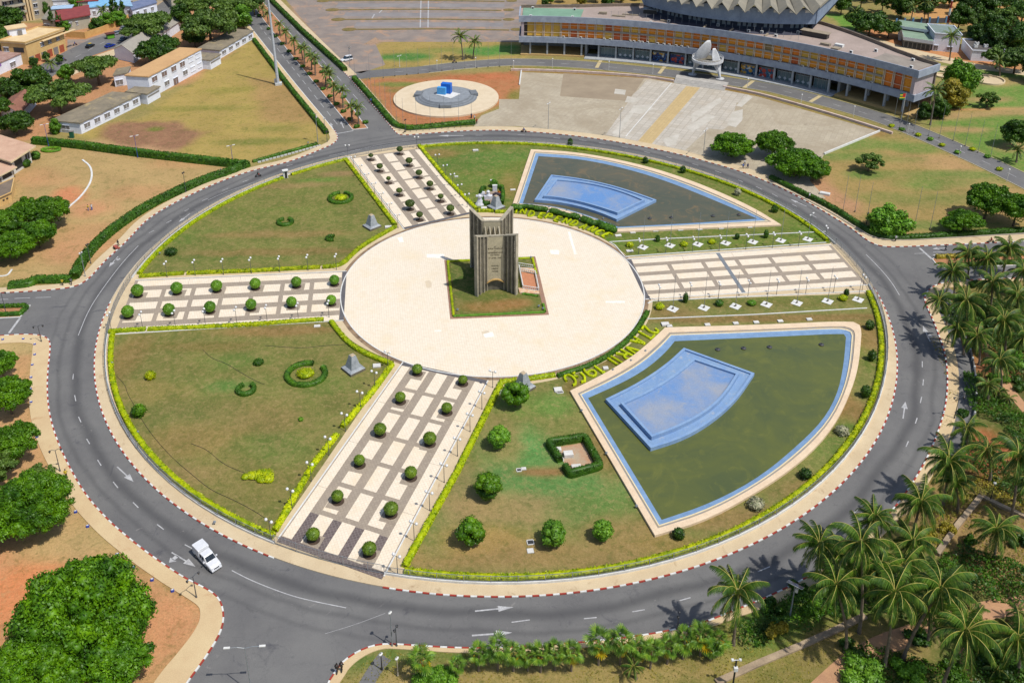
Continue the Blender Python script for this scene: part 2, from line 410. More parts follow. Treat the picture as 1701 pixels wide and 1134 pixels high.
K3=smooth(WL([(1800,463),(1701,462),(1600,466),(1556,472),(1542.4,482.3),(1536,491),(1536,501.7),(1547,526),(1554,542),(1561,561.7),(1568,580),(1573.5,610),(1574,645),(1570,680),(1560,712),(1548,745),(1524,790),(1500,826),(1477,854),(1440,890),(1406,917),(1364,946),(1320.7,970),(1270.7,993.7),(1220,1014),(1160,1038),(1120,1046),(1060,1057),(970,1067),(880,1074),(780,1077),(720,1074.5),(658.5,1070),(635,1070),(618,1073),(599,1080),(580,1091),(565,1104),(557,1116),(546,1132),(534,1165)]),2)
K4=smooth(WL([(288,1170),(310.4,1134),(336,1100),(359.6,1064),(370,1040.6),(372,1020),(367,999),(356,986),(336,974.6),(302.6,958),(271.6,937),(245.7,919),(214.7,894.4),(191.4,875),(168,851.8),(147.5,828.4),(129.3,801.3),(108.6,762.5),(91.8,723.7),(81.5,684.9),(78.2,648.6),(79.7,612.4),(83.3,584),(83.5,568.5),(77.6,560.7),(64.7,556.8),(38.8,555.5),(0,558),(-90,563)]),2)
ROAD=K1+K2+K3+K4
H1=.14
# ground: one sheet to the horizon, a finer one where the place is looked at
PATCH=[]
def G_(r,g,b):return np.array(S(r,g,b,0.75))
def poly(px,col,soft=2.0,amp=3.0):PATCH.append(('p',WL(px),G_(*col),soft,amp))
def spot(px,rx,ry,col,k=1.0):c=W(*px);PATCH.append(('e',(c[0],c[1],rx,ry),G_(*col),k,0))
poly([(-200,250),(60,235),(410,270),(300,320),(200,400),(130,470),(-200,480)],(186,156,106))
poly([(95,215),(230,200),(420,66),(450,90),(548,225),(500,245),(415,268),(240,255)],(172,150,84))
poly([(180,205),(300,203),(345,222),(290,252),(200,248),(170,228)],(150,108,86),1.5)
poly([(150,232),(200,240),(300,248),(260,258),(150,250)],(200,160,120))
poly([(410,130),(520,140),(530,200),(440,205)],(170,138,88))
for p in((300,270),(60,290),(150,380),(80,300),(230,320)):spot(p,9,5,(196,146,104),.6)
spot((112,325),5,6,(214,140,100));spot((150,345),8,5,(206,146,108),.8);spot((130,410),12,8,(208,152,112),.8)
spot((260,215),3,2,(110,120,50));spot((330,180),20,3,(136,134,62),.7);spot((380,150),10,4,(140,136,60),.6);spot((480,110),7,12,(146,138,66),.6)
spot((430,235),14,3,(112,122,52),.8);spot((460,215),9,3,(120,124,56),.6)
poly([(-200,30),(60,40),(420,0),(420,60),(330,130),(90,220),(60,235),(-200,240)],(196,142,104))
poly([(-200,566),(66,566),(72,600),(66,660),(90,780),(140,870),(230,945),(310,985),(345,1010),(345,1050),(290,1140),(-200,1200)],(206,158,112))
poly([(-60,890),(140,905),(250,960),(330,1005),(335,1050),(250,1134),(-60,1134)],(206,146,104),3)
for p,a,b in(((20,575),12,3),((100,840),4,6),((110,905),9,5),((35,580),10,2)):spot(p,a,b,(188,164,112),.7)
spot((30,985),9,5,(216,132,86),.8);spot((330,1120),2,5,(214,176,150),.8);spot((50,960),6,4,(216,136,90),.7)
poly([(600,133),(866,118),(862,165),(800,190),(790,205),(680,212),(640,190)],(184,118,82),1.5)
spot((655,150),4,3,(128,112,60),.9);spot((668,140),9,3,(110,130,60),.9);spot((855,160),3,8,(110,130,54),.7);spot((720,125),30,4,(160,120,78),.8);spot((800,128),14,4,(196,110,76),.8)
poly([(575,105),(600,75),(640,62),(880,64),(872,100),(760,104),(660,112),(600,116)],(168,146,84),1.5)
spot((672,95),11,5,(70,130,58));spot((815,85),12,6,(78,136,60));spot((838,80),5,5,(84,140,60));spot((720,84),14,4,(112,132,62),.6)
poly([(500,-60),(900,-60),(878,62),(640,64),(590,100),(575,118),(555,100),(480,20)],(172,142,122),1.5)
poly([(575,108),(600,98),(612,112),(590,122)],(206,160,116),1)
poly([(870,112),(1120,128),(1210,146),(1480,222),(1475,232),(1200,156),(1120,138),(866,120)],(150,118,66),1,1)
spot((960,112),18,1.2,(110,130,56),.9);spot((1350,182),12,1.3,(150,124,72),.6)
poly([(1375,255),(1480,222),(1540,235),(1701,300),(1800,350),(1800,385),(1500,395),(1440,380),(1330,320),(1290,300)],(164,140,86),2)
poly([(1285,265),(1345,270),(1370,300),(1440,345),(1420,360),(1330,318),(1280,296)],(190,142,108),2)
poly([(1490,255),(1600,262),(1700,330),(1680,370),(1600,300)],(184,148,102),3)
for p,a,b in(((1480,290),14,3),((1530,330),10,5),((1590,330),8,4),((1470,330),9,4),((1640,300),10,3),((1500,265),8,2.5)):spot(p,a,b,(126,134,70),.6)
for p,a,b in(((1430,240),16,5),((1400,260),12,4),((1530,245),9,5),((1545,305),10,4),((1565,375),14,3),((1440,290),8,3),((1600,290),14,3)):spot(p,a,b,(96,132,58),.75)
poly([(1530,200),(1580,150),(1701,120),(1900,150),(1900,330),(1701,290),(1600,240)],(104,138,60),3)
poly([(1540,120),(1600,100),(1701,118),(1800,140),(1800,200),(1660,170),(1620,140)],(108,142,64),3)
for p,a,b in(((1660,135),12,6),((1640,165),9,3),((1700,185),16,4),((1600,190),14,3),((1560,195),10,3),((1590,215),9,3),((1690,245),8,4)):spot(p,a,b,(182,148,104),.8)
spot((1600,182),15,1.5,(204,148,100),.9)
poly([(1400,25),(1475,52),(1700,100),(1700,120),(1580,100),(1500,80),(1420,60)],(206,140,96),2)
poly([(1480,-10),(1640,-10),(1760,10),(1720,60),(1620,45),(1490,25)],(214,160,104),2)
poly([(1370,24),(1420,26),(1440,60),(1400,48)],(100,150,56),1)
poly([(880,-30),(1100,-30),(1060,5),(960,14),(878,14)],(170,140,84),2)
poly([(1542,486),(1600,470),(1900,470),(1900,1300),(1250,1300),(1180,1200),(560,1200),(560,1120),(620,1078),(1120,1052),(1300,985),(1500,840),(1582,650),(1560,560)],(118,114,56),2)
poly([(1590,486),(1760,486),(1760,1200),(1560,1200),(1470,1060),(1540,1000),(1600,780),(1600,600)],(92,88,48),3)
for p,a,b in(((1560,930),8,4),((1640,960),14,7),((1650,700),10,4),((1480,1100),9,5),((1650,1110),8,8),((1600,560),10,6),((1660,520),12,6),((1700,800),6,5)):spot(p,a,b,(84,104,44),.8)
poly([(1575,600),(1600,600),(1602,690),(1575,720)],(138,140,64),1)
poly([(1180,1060),(1320,1010),(1420,1010),(1400,1050),(1240,1134),(1190,1134)],(140,136,66),2)
spot((1635,745),6,7,(176,98,66));spot((1650,610),5,4,(160,96,70));spot((1660,590),6,3,(186,132,74));spot((1560,845),5,8,(156,126,76));spot((1640,890),12,10,(150,122,80));spot((1440,1070),10,5,(164,140,84),.8)
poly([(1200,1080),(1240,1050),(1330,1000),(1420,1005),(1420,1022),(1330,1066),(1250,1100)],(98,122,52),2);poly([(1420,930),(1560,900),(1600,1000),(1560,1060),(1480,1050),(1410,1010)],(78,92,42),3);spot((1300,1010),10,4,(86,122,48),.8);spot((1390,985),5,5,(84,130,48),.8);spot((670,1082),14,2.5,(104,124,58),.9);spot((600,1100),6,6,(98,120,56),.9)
poly([(640,1110),(700,1110),(700,1200),(620,1200)],(196,164,110),1)
spot((900,1125),40,2.5,(162,142,88),.8)
poly([(-400,-200),(400,-200),(430,0),(200,30),(-200,40)],(180,158,134),3)
def ground_colours(X,Y,base,patches):
 C=np.empty(X.shape+(3,));C[:]=base
 wob=(fbm(X,Y,9.0)-.5);wob2=fbm(X+71,Y-33,9.0)-.5
 for p in patches:
  if p[0]=='p':
   _,pl,col,soft,amp=p;k=np.zeros(X.shape)
   xs=[q[0]for q in pl];ys=[q[1]for q in pl]
   sel=(X>min(xs)-8)&(X<max(xs)+8)&(Y>min(ys)-8)&(Y<max(ys)+8)
   if not sel.any():continue
   x,y=X[sel],Y[sel];a=wob[sel]*amp*2;b=wob2[sel]*amp*2;acc=np.zeros(x.shape)
   for dx,dy in((0,0),(soft,0),(-soft,0),(0,soft),(0,-soft),(soft*.6,soft*.6),(-soft*.6,-soft*.6),(soft*.6,-soft*.6),(-soft*.6,soft*.6)):
    acc+=inpoly(x+a+dx,y+b+dy,pl)
   k[sel]=acc/9
  else:
   _,(cx,cy,rx,ry),col,kk,_=p
   d=np.hypot((X-cx+wob*rx*.9)/rx,(Y-cy+wob2*ry*.9)/ry);k=np.clip((1.25-d)/.7,0,1)*kk
  C=C*(1-k[...,None])+col*k[...,None]
 n=fbm(X-11,Y+17,5.0)[...,None];C=C*(0.82+.36*n)
 return C
def ground_grid(name,x0,x1,y0,y1,step,m,base,patches,z,keep=None):
 xs=np.arange(x0,x1+step,step);ys=np.arange(y0,y1+step,step);X,Y=np.meshgrid(xs,ys);ny,nx=X.shape
 C=ground_colours(X,Y,base,patches)
 idx=np.arange(nx*ny).reshape(ny,nx);f=np.stack([idx[:-1,:-1],idx[:-1,1:],idx[1:,1:],idx[1:,:-1]],-1).reshape(-1,4)
 me=bpy.data.meshes.new(name);me.vertices.add(nx*ny);me.vertices.foreach_set('co',np.stack([X,Y,np.full(X.shape,z)],-1).astype(np.float32).ravel())
 me.loops.add(f.size);me.loops.foreach_set('vertex_index',f.ravel().astype(np.int32));me.polygons.add(len(f));me.polygons.foreach_set('loop_start',np.arange(0,f.size,4,dtype=np.int32))
 me.update(calc_edges=True);me.materials.append(m)
 at=me.color_attributes.new('Col','FLOAT_COLOR','POINT');at.data.foreach_set('color',np.concatenate([C,np.ones(C.shape[:2]+(1,))],-1).astype(np.float32).ravel())
 return me
M_ground=vcolmat('ground_earth_and_grass');M_lawn=vcolmat('lawn_grass',3.5)
g=MB();g.add([(-3000,-3000,-.06),(3000,-3000,-.06),(3000,3000,-.06),(-3000,3000,-.06)],[(0,1,2,3)])
tag(g.build('far_ground',mat('far_ground',S(140,128,84),S(96,108,58),0.02,0.95)),kind='structure')
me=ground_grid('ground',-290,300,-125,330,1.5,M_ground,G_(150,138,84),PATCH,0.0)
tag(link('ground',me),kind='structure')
# roads
rd=MB();rd.sheet(ROAD,0.02);road=tag(rd.build('road',None if False else M_asph),kind='structure')
def asphalt_wear():
 m=M_asph;t=m.node_tree;b=t.nodes['Principled BSDF']
 src=b.inputs['Base Color'].links[0].from_socket
 pos=_geo(t);sx=t.nodes.new('ShaderNodeSeparateXYZ');t.links.new(pos,sx.inputs[0])
 def math_(op,a,b_=None,v=None):
  n=t.nodes.new('ShaderNodeMath');n.operation=op
  t.links.new(a,n.inputs[0])
  if b_ is not None:t.links.new(b_,n.inputs[1])
  if v is not None:n.inputs[1].default_value=v
  return n.outputs[0]
 n2=t.nodes.new('ShaderNodeVectorMath');n2.operation='LENGTH'
 cm=t.nodes.new('ShaderNodeCombineXYZ');t.links.new(sx.outputs[0],cm.inputs[0]);t.links.new(sx.outputs[1],cm.inputs[1]);t.links.new(cm.outputs[0],n2.inputs[0])
 r=n2.outputs[1];nz=_noise(t,0.06,3,0.5,pos);wob=math_('MULTIPLY',math_('SUBTRACT',nz.outputs[0],v=.5),v=3.0)
 rr=math_('ADD',r,wob);col=src
 for c0,wd,k in((88.2,1.6,.62),(91.3,.8,.35),(94,.7,.25)):
  d=math_('ABSOLUTE',math_('SUBTRACT',rr,v=c0));f=t.nodes.new('ShaderNodeMapRange');f.inputs[1].default_value=0;f.inputs[2].default_value=wd;f.inputs[3].default_value=k;f.inputs[4].default_value=0
  f.interpolation_type='SMOOTHSTEP';t.links.new(d,f.inputs[0]);col=_mix(t,f.outputs[0],col,S(76,76,78))
 pat=_noise(t,0.5,5,0.75,pos,1.5);col=_mix(t,_ramp(t,pat.outputs[0],.64,.78),col,S(156,152,148));pt2=_noise(t,.22,6,.8,pos,2.5);col=_mix(t,_ramp(t,pt2.outputs[0],.60,.63),col,_mix(t,.22,col,S(60,60,64)))
 v=t.nodes.new('ShaderNodeTexVoronoi');v.feature='DISTANCE_TO_EDGE';v.inputs['Scale'].default_value=.16;wv=_noise(t,.5,4,.7,pos);va=t.nodes.new('ShaderNodeVectorMath');va.operation='MULTIPLY_ADD';va.inputs[1].default_value=(3,3,3);t.links.new(wv.outputs[1],va.inputs[0]);t.links.new(pos,va.inputs[2]);t.links.new(va.outputs[0],v.inputs[0]);col=_mix(t,_ramp(t,v.outputs[0],.009,.003),col,_mix(t,.16,col,S(64,64,68)))
 t.links.new(col,b.inputs['Base Color'])
asphalt_wear()
M_kpl=mat('plain_kerb',S(214,200,176),S(196,182,158),1.0)
def kerb(name,line,island=False,rot=0):
 """painted kerb: red and white stones laid end to end; the nearest 300 as pieces"""
 o=bpy.data.objects.new(name,None);COL.objects.link(o);tag(o,kind='structure')
 pts=resample(line,1.0);st=MB();st.box((0,0,0),(.94,.24,.19));ms=[st.mesh('kerb_stone',M_red),st.mesh('kerb_stone',M_white),st.mesh('kerb_stone',M_kpl)]
 aE,aW,s0,s1=(math.atan2(*W(*q)[::-1])%6.2832 for q in((1452,478),(181,502),(451,927),(634.7,978.7)))
 segs=[]
 for i in range(len(pts)-1):
  a,b=pts[i],pts[i+1];c=((a[0]+b[0])/2,(a[1]+b[1])/2)
  px=proj(c[0],c[1],0.1)
  segs.append((ppm(*c)if-60<px[0]<1760 and-40<px[1]<1174 else-1,i,c,math.atan2(b[1]-a[1],b[0]-a[0]),math.dist(a,b)))
 near=set(s[1]for s in sorted(segs,reverse=True)[:int(290)])
 rest=[MB(),MB(),MB()]
 for s in segs:
  col=(s[1]+rot)%2
  if island:
   th=math.atan2(s[2][1],s[2][0])%6.2832
   if s0<th<s1:continue
   if th>aE or th<aW:col=2
  if s[1]in near:link('kerb_stone',ms[col],o,(s[2][0],s[2][1],.085),s[3])
  else:rest[col].box((s[2][0],s[2][1],.085),(s[4]*.95,.24,.19),s[3])
 for r_,m in zip(rest,(M_red,M_white,M_kpl)):
  if r_.v:tag(r_.build('kerb_stones',m,o),kind='stuff')
def sub(line,a,b):
 """stretch of a line between two measured places"""
 pa,pb=W(*a),W(*b);i=min(range(len(line)),key=lambda k:math.dist(line[k],pa));j=min(range(len(line)),key=lambda k:math.dist(line[k],pb))
 return line[i:j+1]
kerb('northwest_kerb',sub(K1,(-90,492),(556,216)))
kerb('northeast_kerb',sub(K2,(453,2.6),(1800,396)))
kerb('southeast_kerb',sub(K3,(1700,462),(534,1165)))
kerb('southwest_kerb',K4)
isl=ring(RK,0,540)
kerb('island_kerb',isl,True)
def walk(name,line,w,m=M_pave,z=H1,side=1):
 mb=MB();n=len(line);ws=w if isinstance(w,(list,np.ndarray))else[w]*n
 A=offset(line,.12*side);B=offset(line,[side*q for q in ws])
 if side>0:strip(mb,A,B,z)
 else:strip(mb,B,A,z)
 mb.add([(*p,z)for p in B]+[(*p,0.0)for p in B],[(i,i+1,n+1+i,n+i)if side<0 else(i+1,i,n+i,n+1+i)for i in range(n-1)])
 return tag(mb.build(name,m),kind='structure')
k1a=sub(K1,(-90,492),(556,216));walk('northwest_pavement',k1a,2.3)
k1b=sub(K1,(556,216),(370,-12));walk('avenue_west_pavement',k1b,2.6,M_pave2)
tag((lambda m_:(ribbon(m_,offset(k1b,.12),.25,.0,.17),m_.build('avenue_west_edging',M_white))[1])(MB()),kind='structure')
k2a=sub(K2,(424,-32),(578,127));walk('avenue_east_pavement',k2a,3.4)
k2b=sub(K2,(581,131),(1800,396));walk('northeast_pavement',k2b,3.2)
k3=K3;d3=[proj(p[0],p[1],0)for p in k3]
walk('southeast_pavement',k3,[np.interp(q[0]if q[1]>700 else 1400+(q[1]-500)*.0,[560,640,1150,1330],[1.4,.7,.9,1.6]).item()if q[1]>850 else(2.0 if q[0]<1600 else 1.0)for q in d3],M_pave2)
walk('southwest_pavement',K4,[np.interp(proj(*p,0)[1],[550,575,700,800,960,1040,1134],[2.8,3.4,3.2,2.6,2.4,3.6,4.2]).item()for p in K4],M_pave2)
east=[p for p in k3 if 470<proj(*p,0)[1]<760]
mb=MB();strip(mb,offset(east,1.98),offset(east,4.6),.13);tag(mb.build('drain_strip',M_asph),kind='structure')
def median(name,px,m,h=.14):
 P=WL(px);mb=MB();mb.prism(P,0.0,h);o=tag(mb.build(name,m),kind='structure')
 e=MB();q=P+[P[0]]
 for a,b in zip(q,q[1:]):ribbon(e,[a,b],.2,0,h+.04)
 e.build('edging',M_white,o)
M_soil=mat('median_soil',S(196,140,100),S(168,122,84),0.6,0.95,0.4,6.0)
median('avenue_median',[(405,-22),(428,20),(442,39),(461,63),(497.6,108.6),(585.6,216),(611,213.5),(601,201.8),(544,121.6),(484.7,59.5),(466.6,38.8),(440,8),(416,-22)],M_soil)
median('western_median',[(-90,513),(0,509),(50.4,507.6),(33.6,527),(0,528.8),(-90,532)],M_soil)
median('eastern_median',[(1548.6,431),(1555.7,440),(1571.5,447),(1635,442.6),(1701,440.8),(1790,438),(1790,420),(1701,422),(1628,425),(1554,427.6)],M_soil)
# lane marks, children of the road
def mark(pts,w,name='lane_line',m=M_line,z=.026,dash=None):
 P=WL(pts)if not isinstance(pts[0],tuple)or pts[0][0]>-9e9 and pts is not None else pts
 mb=MB();ribbon(mb,smooth(P,2),w,z);mb.build(name,m,road)
def markw(P,w,name='lane_line',z=.026):mb=MB();ribbon(mb,P,w,z);mb.build(name,M_line,road)
mark([(893,497-0)][:0]or[(230,408),(205,434),(172,477),(147,515),(130,557)],.16)
mark([(385,947),(420,965),(480,988),(520,998),(575,1009)],.14)
mark([(1438.6,422.7),(1460,444),(1480,467),(1494,490)],.16)
mark([(540,1052),(590,1037),(640,1018)],.05)
mark([(437,298),(410,307),(372,320),(345,333)],.12);mark([(690,232.5),(640,238),(590,250),(547,259)],.12)
mark([(15,553),(33.6,527.8)],.5,'stop_line');mark([(1527.6,412),(1548.6,431)],.5,'stop_line');mark([(556,223),(587,217.5)],.4,'stop_line')
for a,b in(((24,495.8),(50,494.6)),((59,494.4),(84.5,493.6)),((0,497.4),(14,497)),((1519,421.3),(1537,420.6)),((1550,419),(1572,418)),
 ((121,630),(122,621)),((124,656),(126,666)),((130.5,692),(134.5,701)),((144,729),(149,737)),((162,763.5),(168,773)),((188,800),(196,810)),((221,834),(230,843)),((261,870.5),(272,879)),((307,904),(320,911)),
 ((880,1029),(850,1033)),((970,1027),(991,1025)),((1050.5,1015.5),(1071,1012)),((1129,997),(1147,992)),((1188,980),(1209,973)),((1259,949),(1279,940.5)),((1338,910),(1348,902)),((1418.5,851.5),(1428,843)),
 ((1505,741.7),(1509,732.5)),((1520.6,703),(1523.5,694)),((1528.7,669),(1531,659)),((1533,640),(1534,630)),((1532,610),(1532,600)),
 ((247.6,387),(256,383)),((276.5,370.5),(285,366)),((306,351),(314,347)),((336,333.6),(346,329.5)),((369,317),(379,313)),((403,302.5),(413,299)),((1282.6,322),(1292,327)),((1316,339.5),(1324,343.5)),((1347,356),(1356,361.5)),
 ((1033,243.5),(1043,245.5)),((1070,252),(1080,254.5)),((1107,260.5),(1116,263)),((1150,272),(1160,275)),((1188,284),(1198,287.5)),((1226,299),(1234,302.5)),((1256,310),(1266,315)),((920,229),(930,230)),((962,232.5),(974,234)),((995,237),(1006,239)),((510,262),(520,259.5)),((476,276),(486,273.5)),((860,224),(872,224.5)),((790,225),(802,225))):
 mark([a,b],.17,'lane_dash')
for L0,L1,n in((((432,44.7),(566,214)),0,15),(((466,22),(616,190)),0,13)):
 a,b=W(*L0[0]),W(*L0[1])
 for i in range(n):
  t0=i/n;t1=t0+.55/n;markw([(a[0]+(b[0]-a[0])*t,a[1]+(b[1]-a[1])*t)for t in(t0,t1)],.17,'lane_dash')
def arrow(tail,tip,side=None,w=.22,hw=.55,hl=.4):
 a,b=W(*tail),W(*tip);L=math.dist(a,b);d=((b[0]-a[0])/L,(b[1]-a[1])/L);n=(-d[1],d[0])
 P=lambda s,q:(a[0]+d[0]*s*L+n[0]*q,a[1]+d[1]*s*L+n[1]*q,.026)
 mb=MB();mb.add([P(0,-w/2),P(1-hl,-w/2),P(1-hl,w/2),P(0,w/2)],[(0,1,2,3)]);mb.add([P(1-hl,-hw),P(1,0),P(1-hl,hw)],[(0,1,2)])
 if side:
  s0,s1=side;q=math.copysign(1,s1)
  v=[P(s0,0),P(s0+.14,0),P(s0+.12,s1*.55),P(s0,s1*.55)];mb.add(v,[(0,1,2,3)if q>0 else(3,2,1,0)])
  v=[P(s0-.06,s1*.5),P(s0+.2,s1*.5),P(s0+.05,s1)];mb.add(v,[(0,1,2)if q>0 else(2,1,0)])
 mb.build('turn_arrow',M_line,road)
arrow((194.5,775),(222,800));arrow((285,917),(325,941),(.18,-1.6));arrow((789,1014.5),(853,1008),None,.24,.5);arrow((784,1055),(851,1050),None,.26,.55)
arrow((1500,695),(1504,667));arrow((1545,567),(1533,541),(.3,-1.0));arrow((196,426),(181,443.5),(.2,1.2));arrow((315.6,355),(297,369));arrow((1340,343),(1313,331))
arrow((553,215),(549,204),None,.3,.5);arrow((571,213),(566,202),None,.3,.5);arrow((1573,412),(1549,413.4),None,.3,.6);arrow((1573,423),(1549,424),None,.3,.6);arrow((770,226),(728,225.6),None,.3,.7)
# side roads and yards north of the ring
def sheet_px(name,px,m,z,sm=0):
 P=WL(px);P=smooth(P,sm)if sm else P;mb=MB();mb.sheet(P,z);return tag(mb.build(name,m),kind='structure')
pal=smooth(WL([(578,130),(600,124.5),(640,121),(700,117),(760,109.5),(830,104),(873,103.5),(956.4,106.6),(1065,116.4),(1176,130.5),(1264,143.6),(1293.7,149),(1389.6,174.5),(1467.4,197),(1527,220.7),(1592,249),(1662,281),(1760,330)]),2)
mb=MB();ribbon(mb,pal,8.2,.016);proad=tag(mb.build('palace_road',M_asph),kind='structure')
for s_,nm in((4.25,'palace_road_kerb_far'),(-4.25,'palace_road_kerb_near')):
 mb=MB();ribbon(mb,offset(pal,s_)[14:],.22,0,.13);tag(mb.build(nm,mat('kerb_yellowish',S(206,196,160),None,1.0)),kind='structure')
pp=resample(pal,9.0)
for a in pp[2:-1]:
 i=pp.index(a);b=pp[min(i+1,len(pp)-1)];L=math.dist(a,b)or 1
 mb=MB();ribbon(mb,[a,(a[0]+(b[0]-a[0])/L*3,a[1]+(b[1]-a[1])/L*3)],.16,.022);mb.build('lane_dash',M_line,proad)
for a,b in(((998,100.5),(991,113)),((1104,111),(1095,122.5)),((1252,134),(1236,146)),((1364,158.5),(1346,169.5))):
 mb=MB();ribbon(mb,WL([a,b]),1.3,.024);mb.build('crossing_band',mat('crossing_paint',S(214,196,150),None,1.0),proad)
sheet_px('parking_field',[(470,-60),(900,-60),(893,0),(872,64),(866,70),(632,70),(624,62),(604,74),(570,100),(560,96),(500,30),(450,-30)],M_asph2,.012)
sheet_px('parking_entry',[(604,74),(624,74),(640,108),(600,122),(575,118),(570,100)],M_asph2,.016)
M_verge=mat('dry_verge',S(150,124,78),S(108,104,54),0.5,0.95,0.3,5.0)
for y,x0,x1 in((49.5,588,846),(33,570,833),(17,560,833),(2,545,838),(-12,520,845)):
 mb=MB();ribbon(mb,WL([(x0,y+(0 if y<40 else 0)),((x0+x1)/2,y-1),(x1,y+1)]),1.5,0,.12);tag(mb.build('parking_divider',M_verge),kind='structure')
 for cx,w_ in((x0-8,16),(x1+12,13)):
  c=W(cx,y);k=MB();k.lathe([(1,0),(1,.12)],20,(c[0],c[1],0.002),w_/5.2,w_/6.5*1.0);tag(k.build('parking_island',M_verge),kind='structure')
for y,x0,x1 in((41,590,836),(24.5,572,838),(9,560,838),(-5,545,842)):
 mb=MB();ribbon(mb,WL([(x0,y),(x1,y+.6)]),6.4,.015);tag(mb.build('parking_lane',mat('parking_lane',S(154,148,146),S(138,134,134),.12,.95,.2,7.,dirt=(S(172,150,134),.3,.6))),kind='structure')
for x0,x1 in((702,698),(714,711)):
 mb=MB();ribbon(mb,WL([(x0-2,-20),(x1,46)]),.5,.018);tag(mb.build('parking_line',M_line),kind='structure')
for a,b in(((618,31),(622,24)),((630,22),(635,16.5))):
 mb=MB();ribbon(mb,WL([a,b]),.5,.018);tag(mb.build('parking_mark',M_line),kind='structure')
def parade():
 m,t,b=_new('parade_concrete');pos=_geo(t)
 mp=t.nodes.new('ShaderNodeMapping');mp.inputs['Rotation'].default_value=(0,0,math.radians(28));t.links.new(pos,mp.inputs[0])
 br=t.nodes.new('ShaderNodeTexBrick');t.links.new(mp.outputs[0],br.inputs[0]);br.offset=0;br.inputs['Scale'].default_value=1;br.inputs['Brick Width'].default_value=1.5;br.inputs['Row Height'].default_value=1.5
 br.inputs['Mortar Size'].default_value=.03;br.inputs['Color1'].default_value=(*S(196,184,160),1);br.inputs['Color2'].default_value=(*S(184,172,150),1);br.inputs['Mortar'].default_value=(*S(158,146,124),1)
 n=_noise(t,.05,5,.7,pos,1.0);c=_mix(t,_ramp(t,n.outputs[0],.42,.62),br.outputs[0],S(172,158,134))
 n2=_noise(t,.9,5,.75,pos);c=_mix(t,_ramp(t,n2.outputs[0],.55,.8),c,S(210,200,178));n9=_noise(t,.3,6,.8,pos,2.0);c=_mix(t,_ramp(t,n9.outputs[0],.56,.66),c,S(162,150,128))
 t.links.new(c,b.inputs['Base Color']);b.inputs['Roughness'].default_value=.9;return m
M_par=parade()
M_par2=tilemat('parade_pale',S(210,202,188),S(194,186,172),S(166,158,142),2.0,S(190,176,154),math.radians(28))
M_par3=tilemat('parade_yellow',S(214,188,136),S(204,178,128),S(176,156,116),1.0,S(196,170,124),math.radians(28))
par=sheet_px('parade_ground',[(866,120),(980,125),(1080,131),(1119,138),(1205,150),(1260,161),(1330,181),(1400,201),(1461,219),(1369,256.7),(1345,300),(1372,330),(1340,325),(1296,305),(1240,282),(1178,264),(1110,246),(985,223),(860,210),(788,210),(788,206),(800,192),(829,181),(829,165),(862,165)],M_par,.018)
def patch(name,px,m,z=.024):mb=MB();mb.sheet(WL(px),z);mb.build(name,m,par)
patch('pale_band',[(1074,133),(1119,138.5),(1205,150.5),(1244,158),(1232,176),(1224,170),(1218,190),(1235,196),(1200,216),(1178,214),(1138,250),(1006,224),(1030,190),(1046,166),(1052,156),(1060,150)],M_par2)
patch('yellow_band',[(1140,143.6),(1163,146),(1081,241),(1058,236.7)],M_par3,.03)
patch('white_seam',[(1115,138),(1116.2,138.3),(1040,227.4),(1038.6,227.1)],M_white,.06)
patch('brown_repair',[(936,122),(1070,131),(1052,158),(1040,168),(930,160)],mat('brown_concrete',S(172,156,132),S(158,142,120),.15),.022)
M_pale=mat('pale_concrete',S(214,208,196),S(196,190,176),.25)
for i,px in enumerate(([(1042,160),(1066,165),(1052,171),(1038,170)],[(1052,176),(1080,174),(1086,182),(1062,190),(1046,186)],[(1148,190),(1196,162),(1200,168),(1150,204)],[(1140,212),(1176,190),(1190,194),(1150,220)],[(1216,186),(1234,182),(1233,200),(1222,212),(1208,208)],[(1222,176),(1243,158),(1250,162),(1232,178)],[(1100,232),(1130,222),(1122,240),(1108,244)],[(1022,148),(1040,150),(1038,158),(1020,156)],[(1016,222),(1052,180),(1056,184),(1026,226)])):
 patch('pale_slab',px,M_pale,.032+i*.002)
M_pink=mat('pinkish_wall',S(226,206,196),S(206,180,166),.6)
for nm,px in(('low_parade_wall',[(849,117.5),(866,117.5),(923,119),(980,122),(1040,126),(1080,130),(1119,136)]),('low_parade_wall',[(1201,146),(1250,155),(1300,168),(1360,185),(1420,203),(1482,223)])):
 mb=MB();ribbon(mb,smooth(WL(px),1),.7,0,.75);tag(mb.build(nm,M_pink),'low whitish wall along the %s stretch of the parade ground'%('western'if px[0][0]<900 else 'eastern'),'low wall','low walls behind the parade ground')
mb=MB();ribbon(mb,WL([(1461,219),(1369,257)]),.4,0,.6);tag(mb.build('low_parade_wall',M_white),'low white toothed wall on the lawn side of the parade ground','low wall','low walls behind the parade ground')
mb=MB();ribbon(mb,WL([(866,118.5),(863,142)]),.4,0,.5);tag(mb.build('low_parade_wall',M_white),'short white wall at the western end of the parade ground','low wall','low walls behind the parade ground')
st=thing('broad_steps','broad concrete steps from the parade ground to the canopy','steps',W(1160,140))
a0,a1,b0,b1=W(1119,138),W(1203,151),W(1124,127),W(1210,140);o0=st.location
for k in range(5):
 t0,t1=k/5*.6,1.0 if k==4 else(k+1)/5*.6+.02
 q=[tuple(np.array(p)*(1-t)+np.array(r_)*t-np.array(o0[:2]))for p,r_,t in((a0,b0,t0),(a1,b1,t0),(a1,b1,t1),(a0,b0,t1))]
 mb=MB();mb.prism(q,0,.13*(k+1));mb.build('step'if k<4 else 'landing',mat('grey_terrazzo',S(200,196,188),S(176,172,166),.6),st)
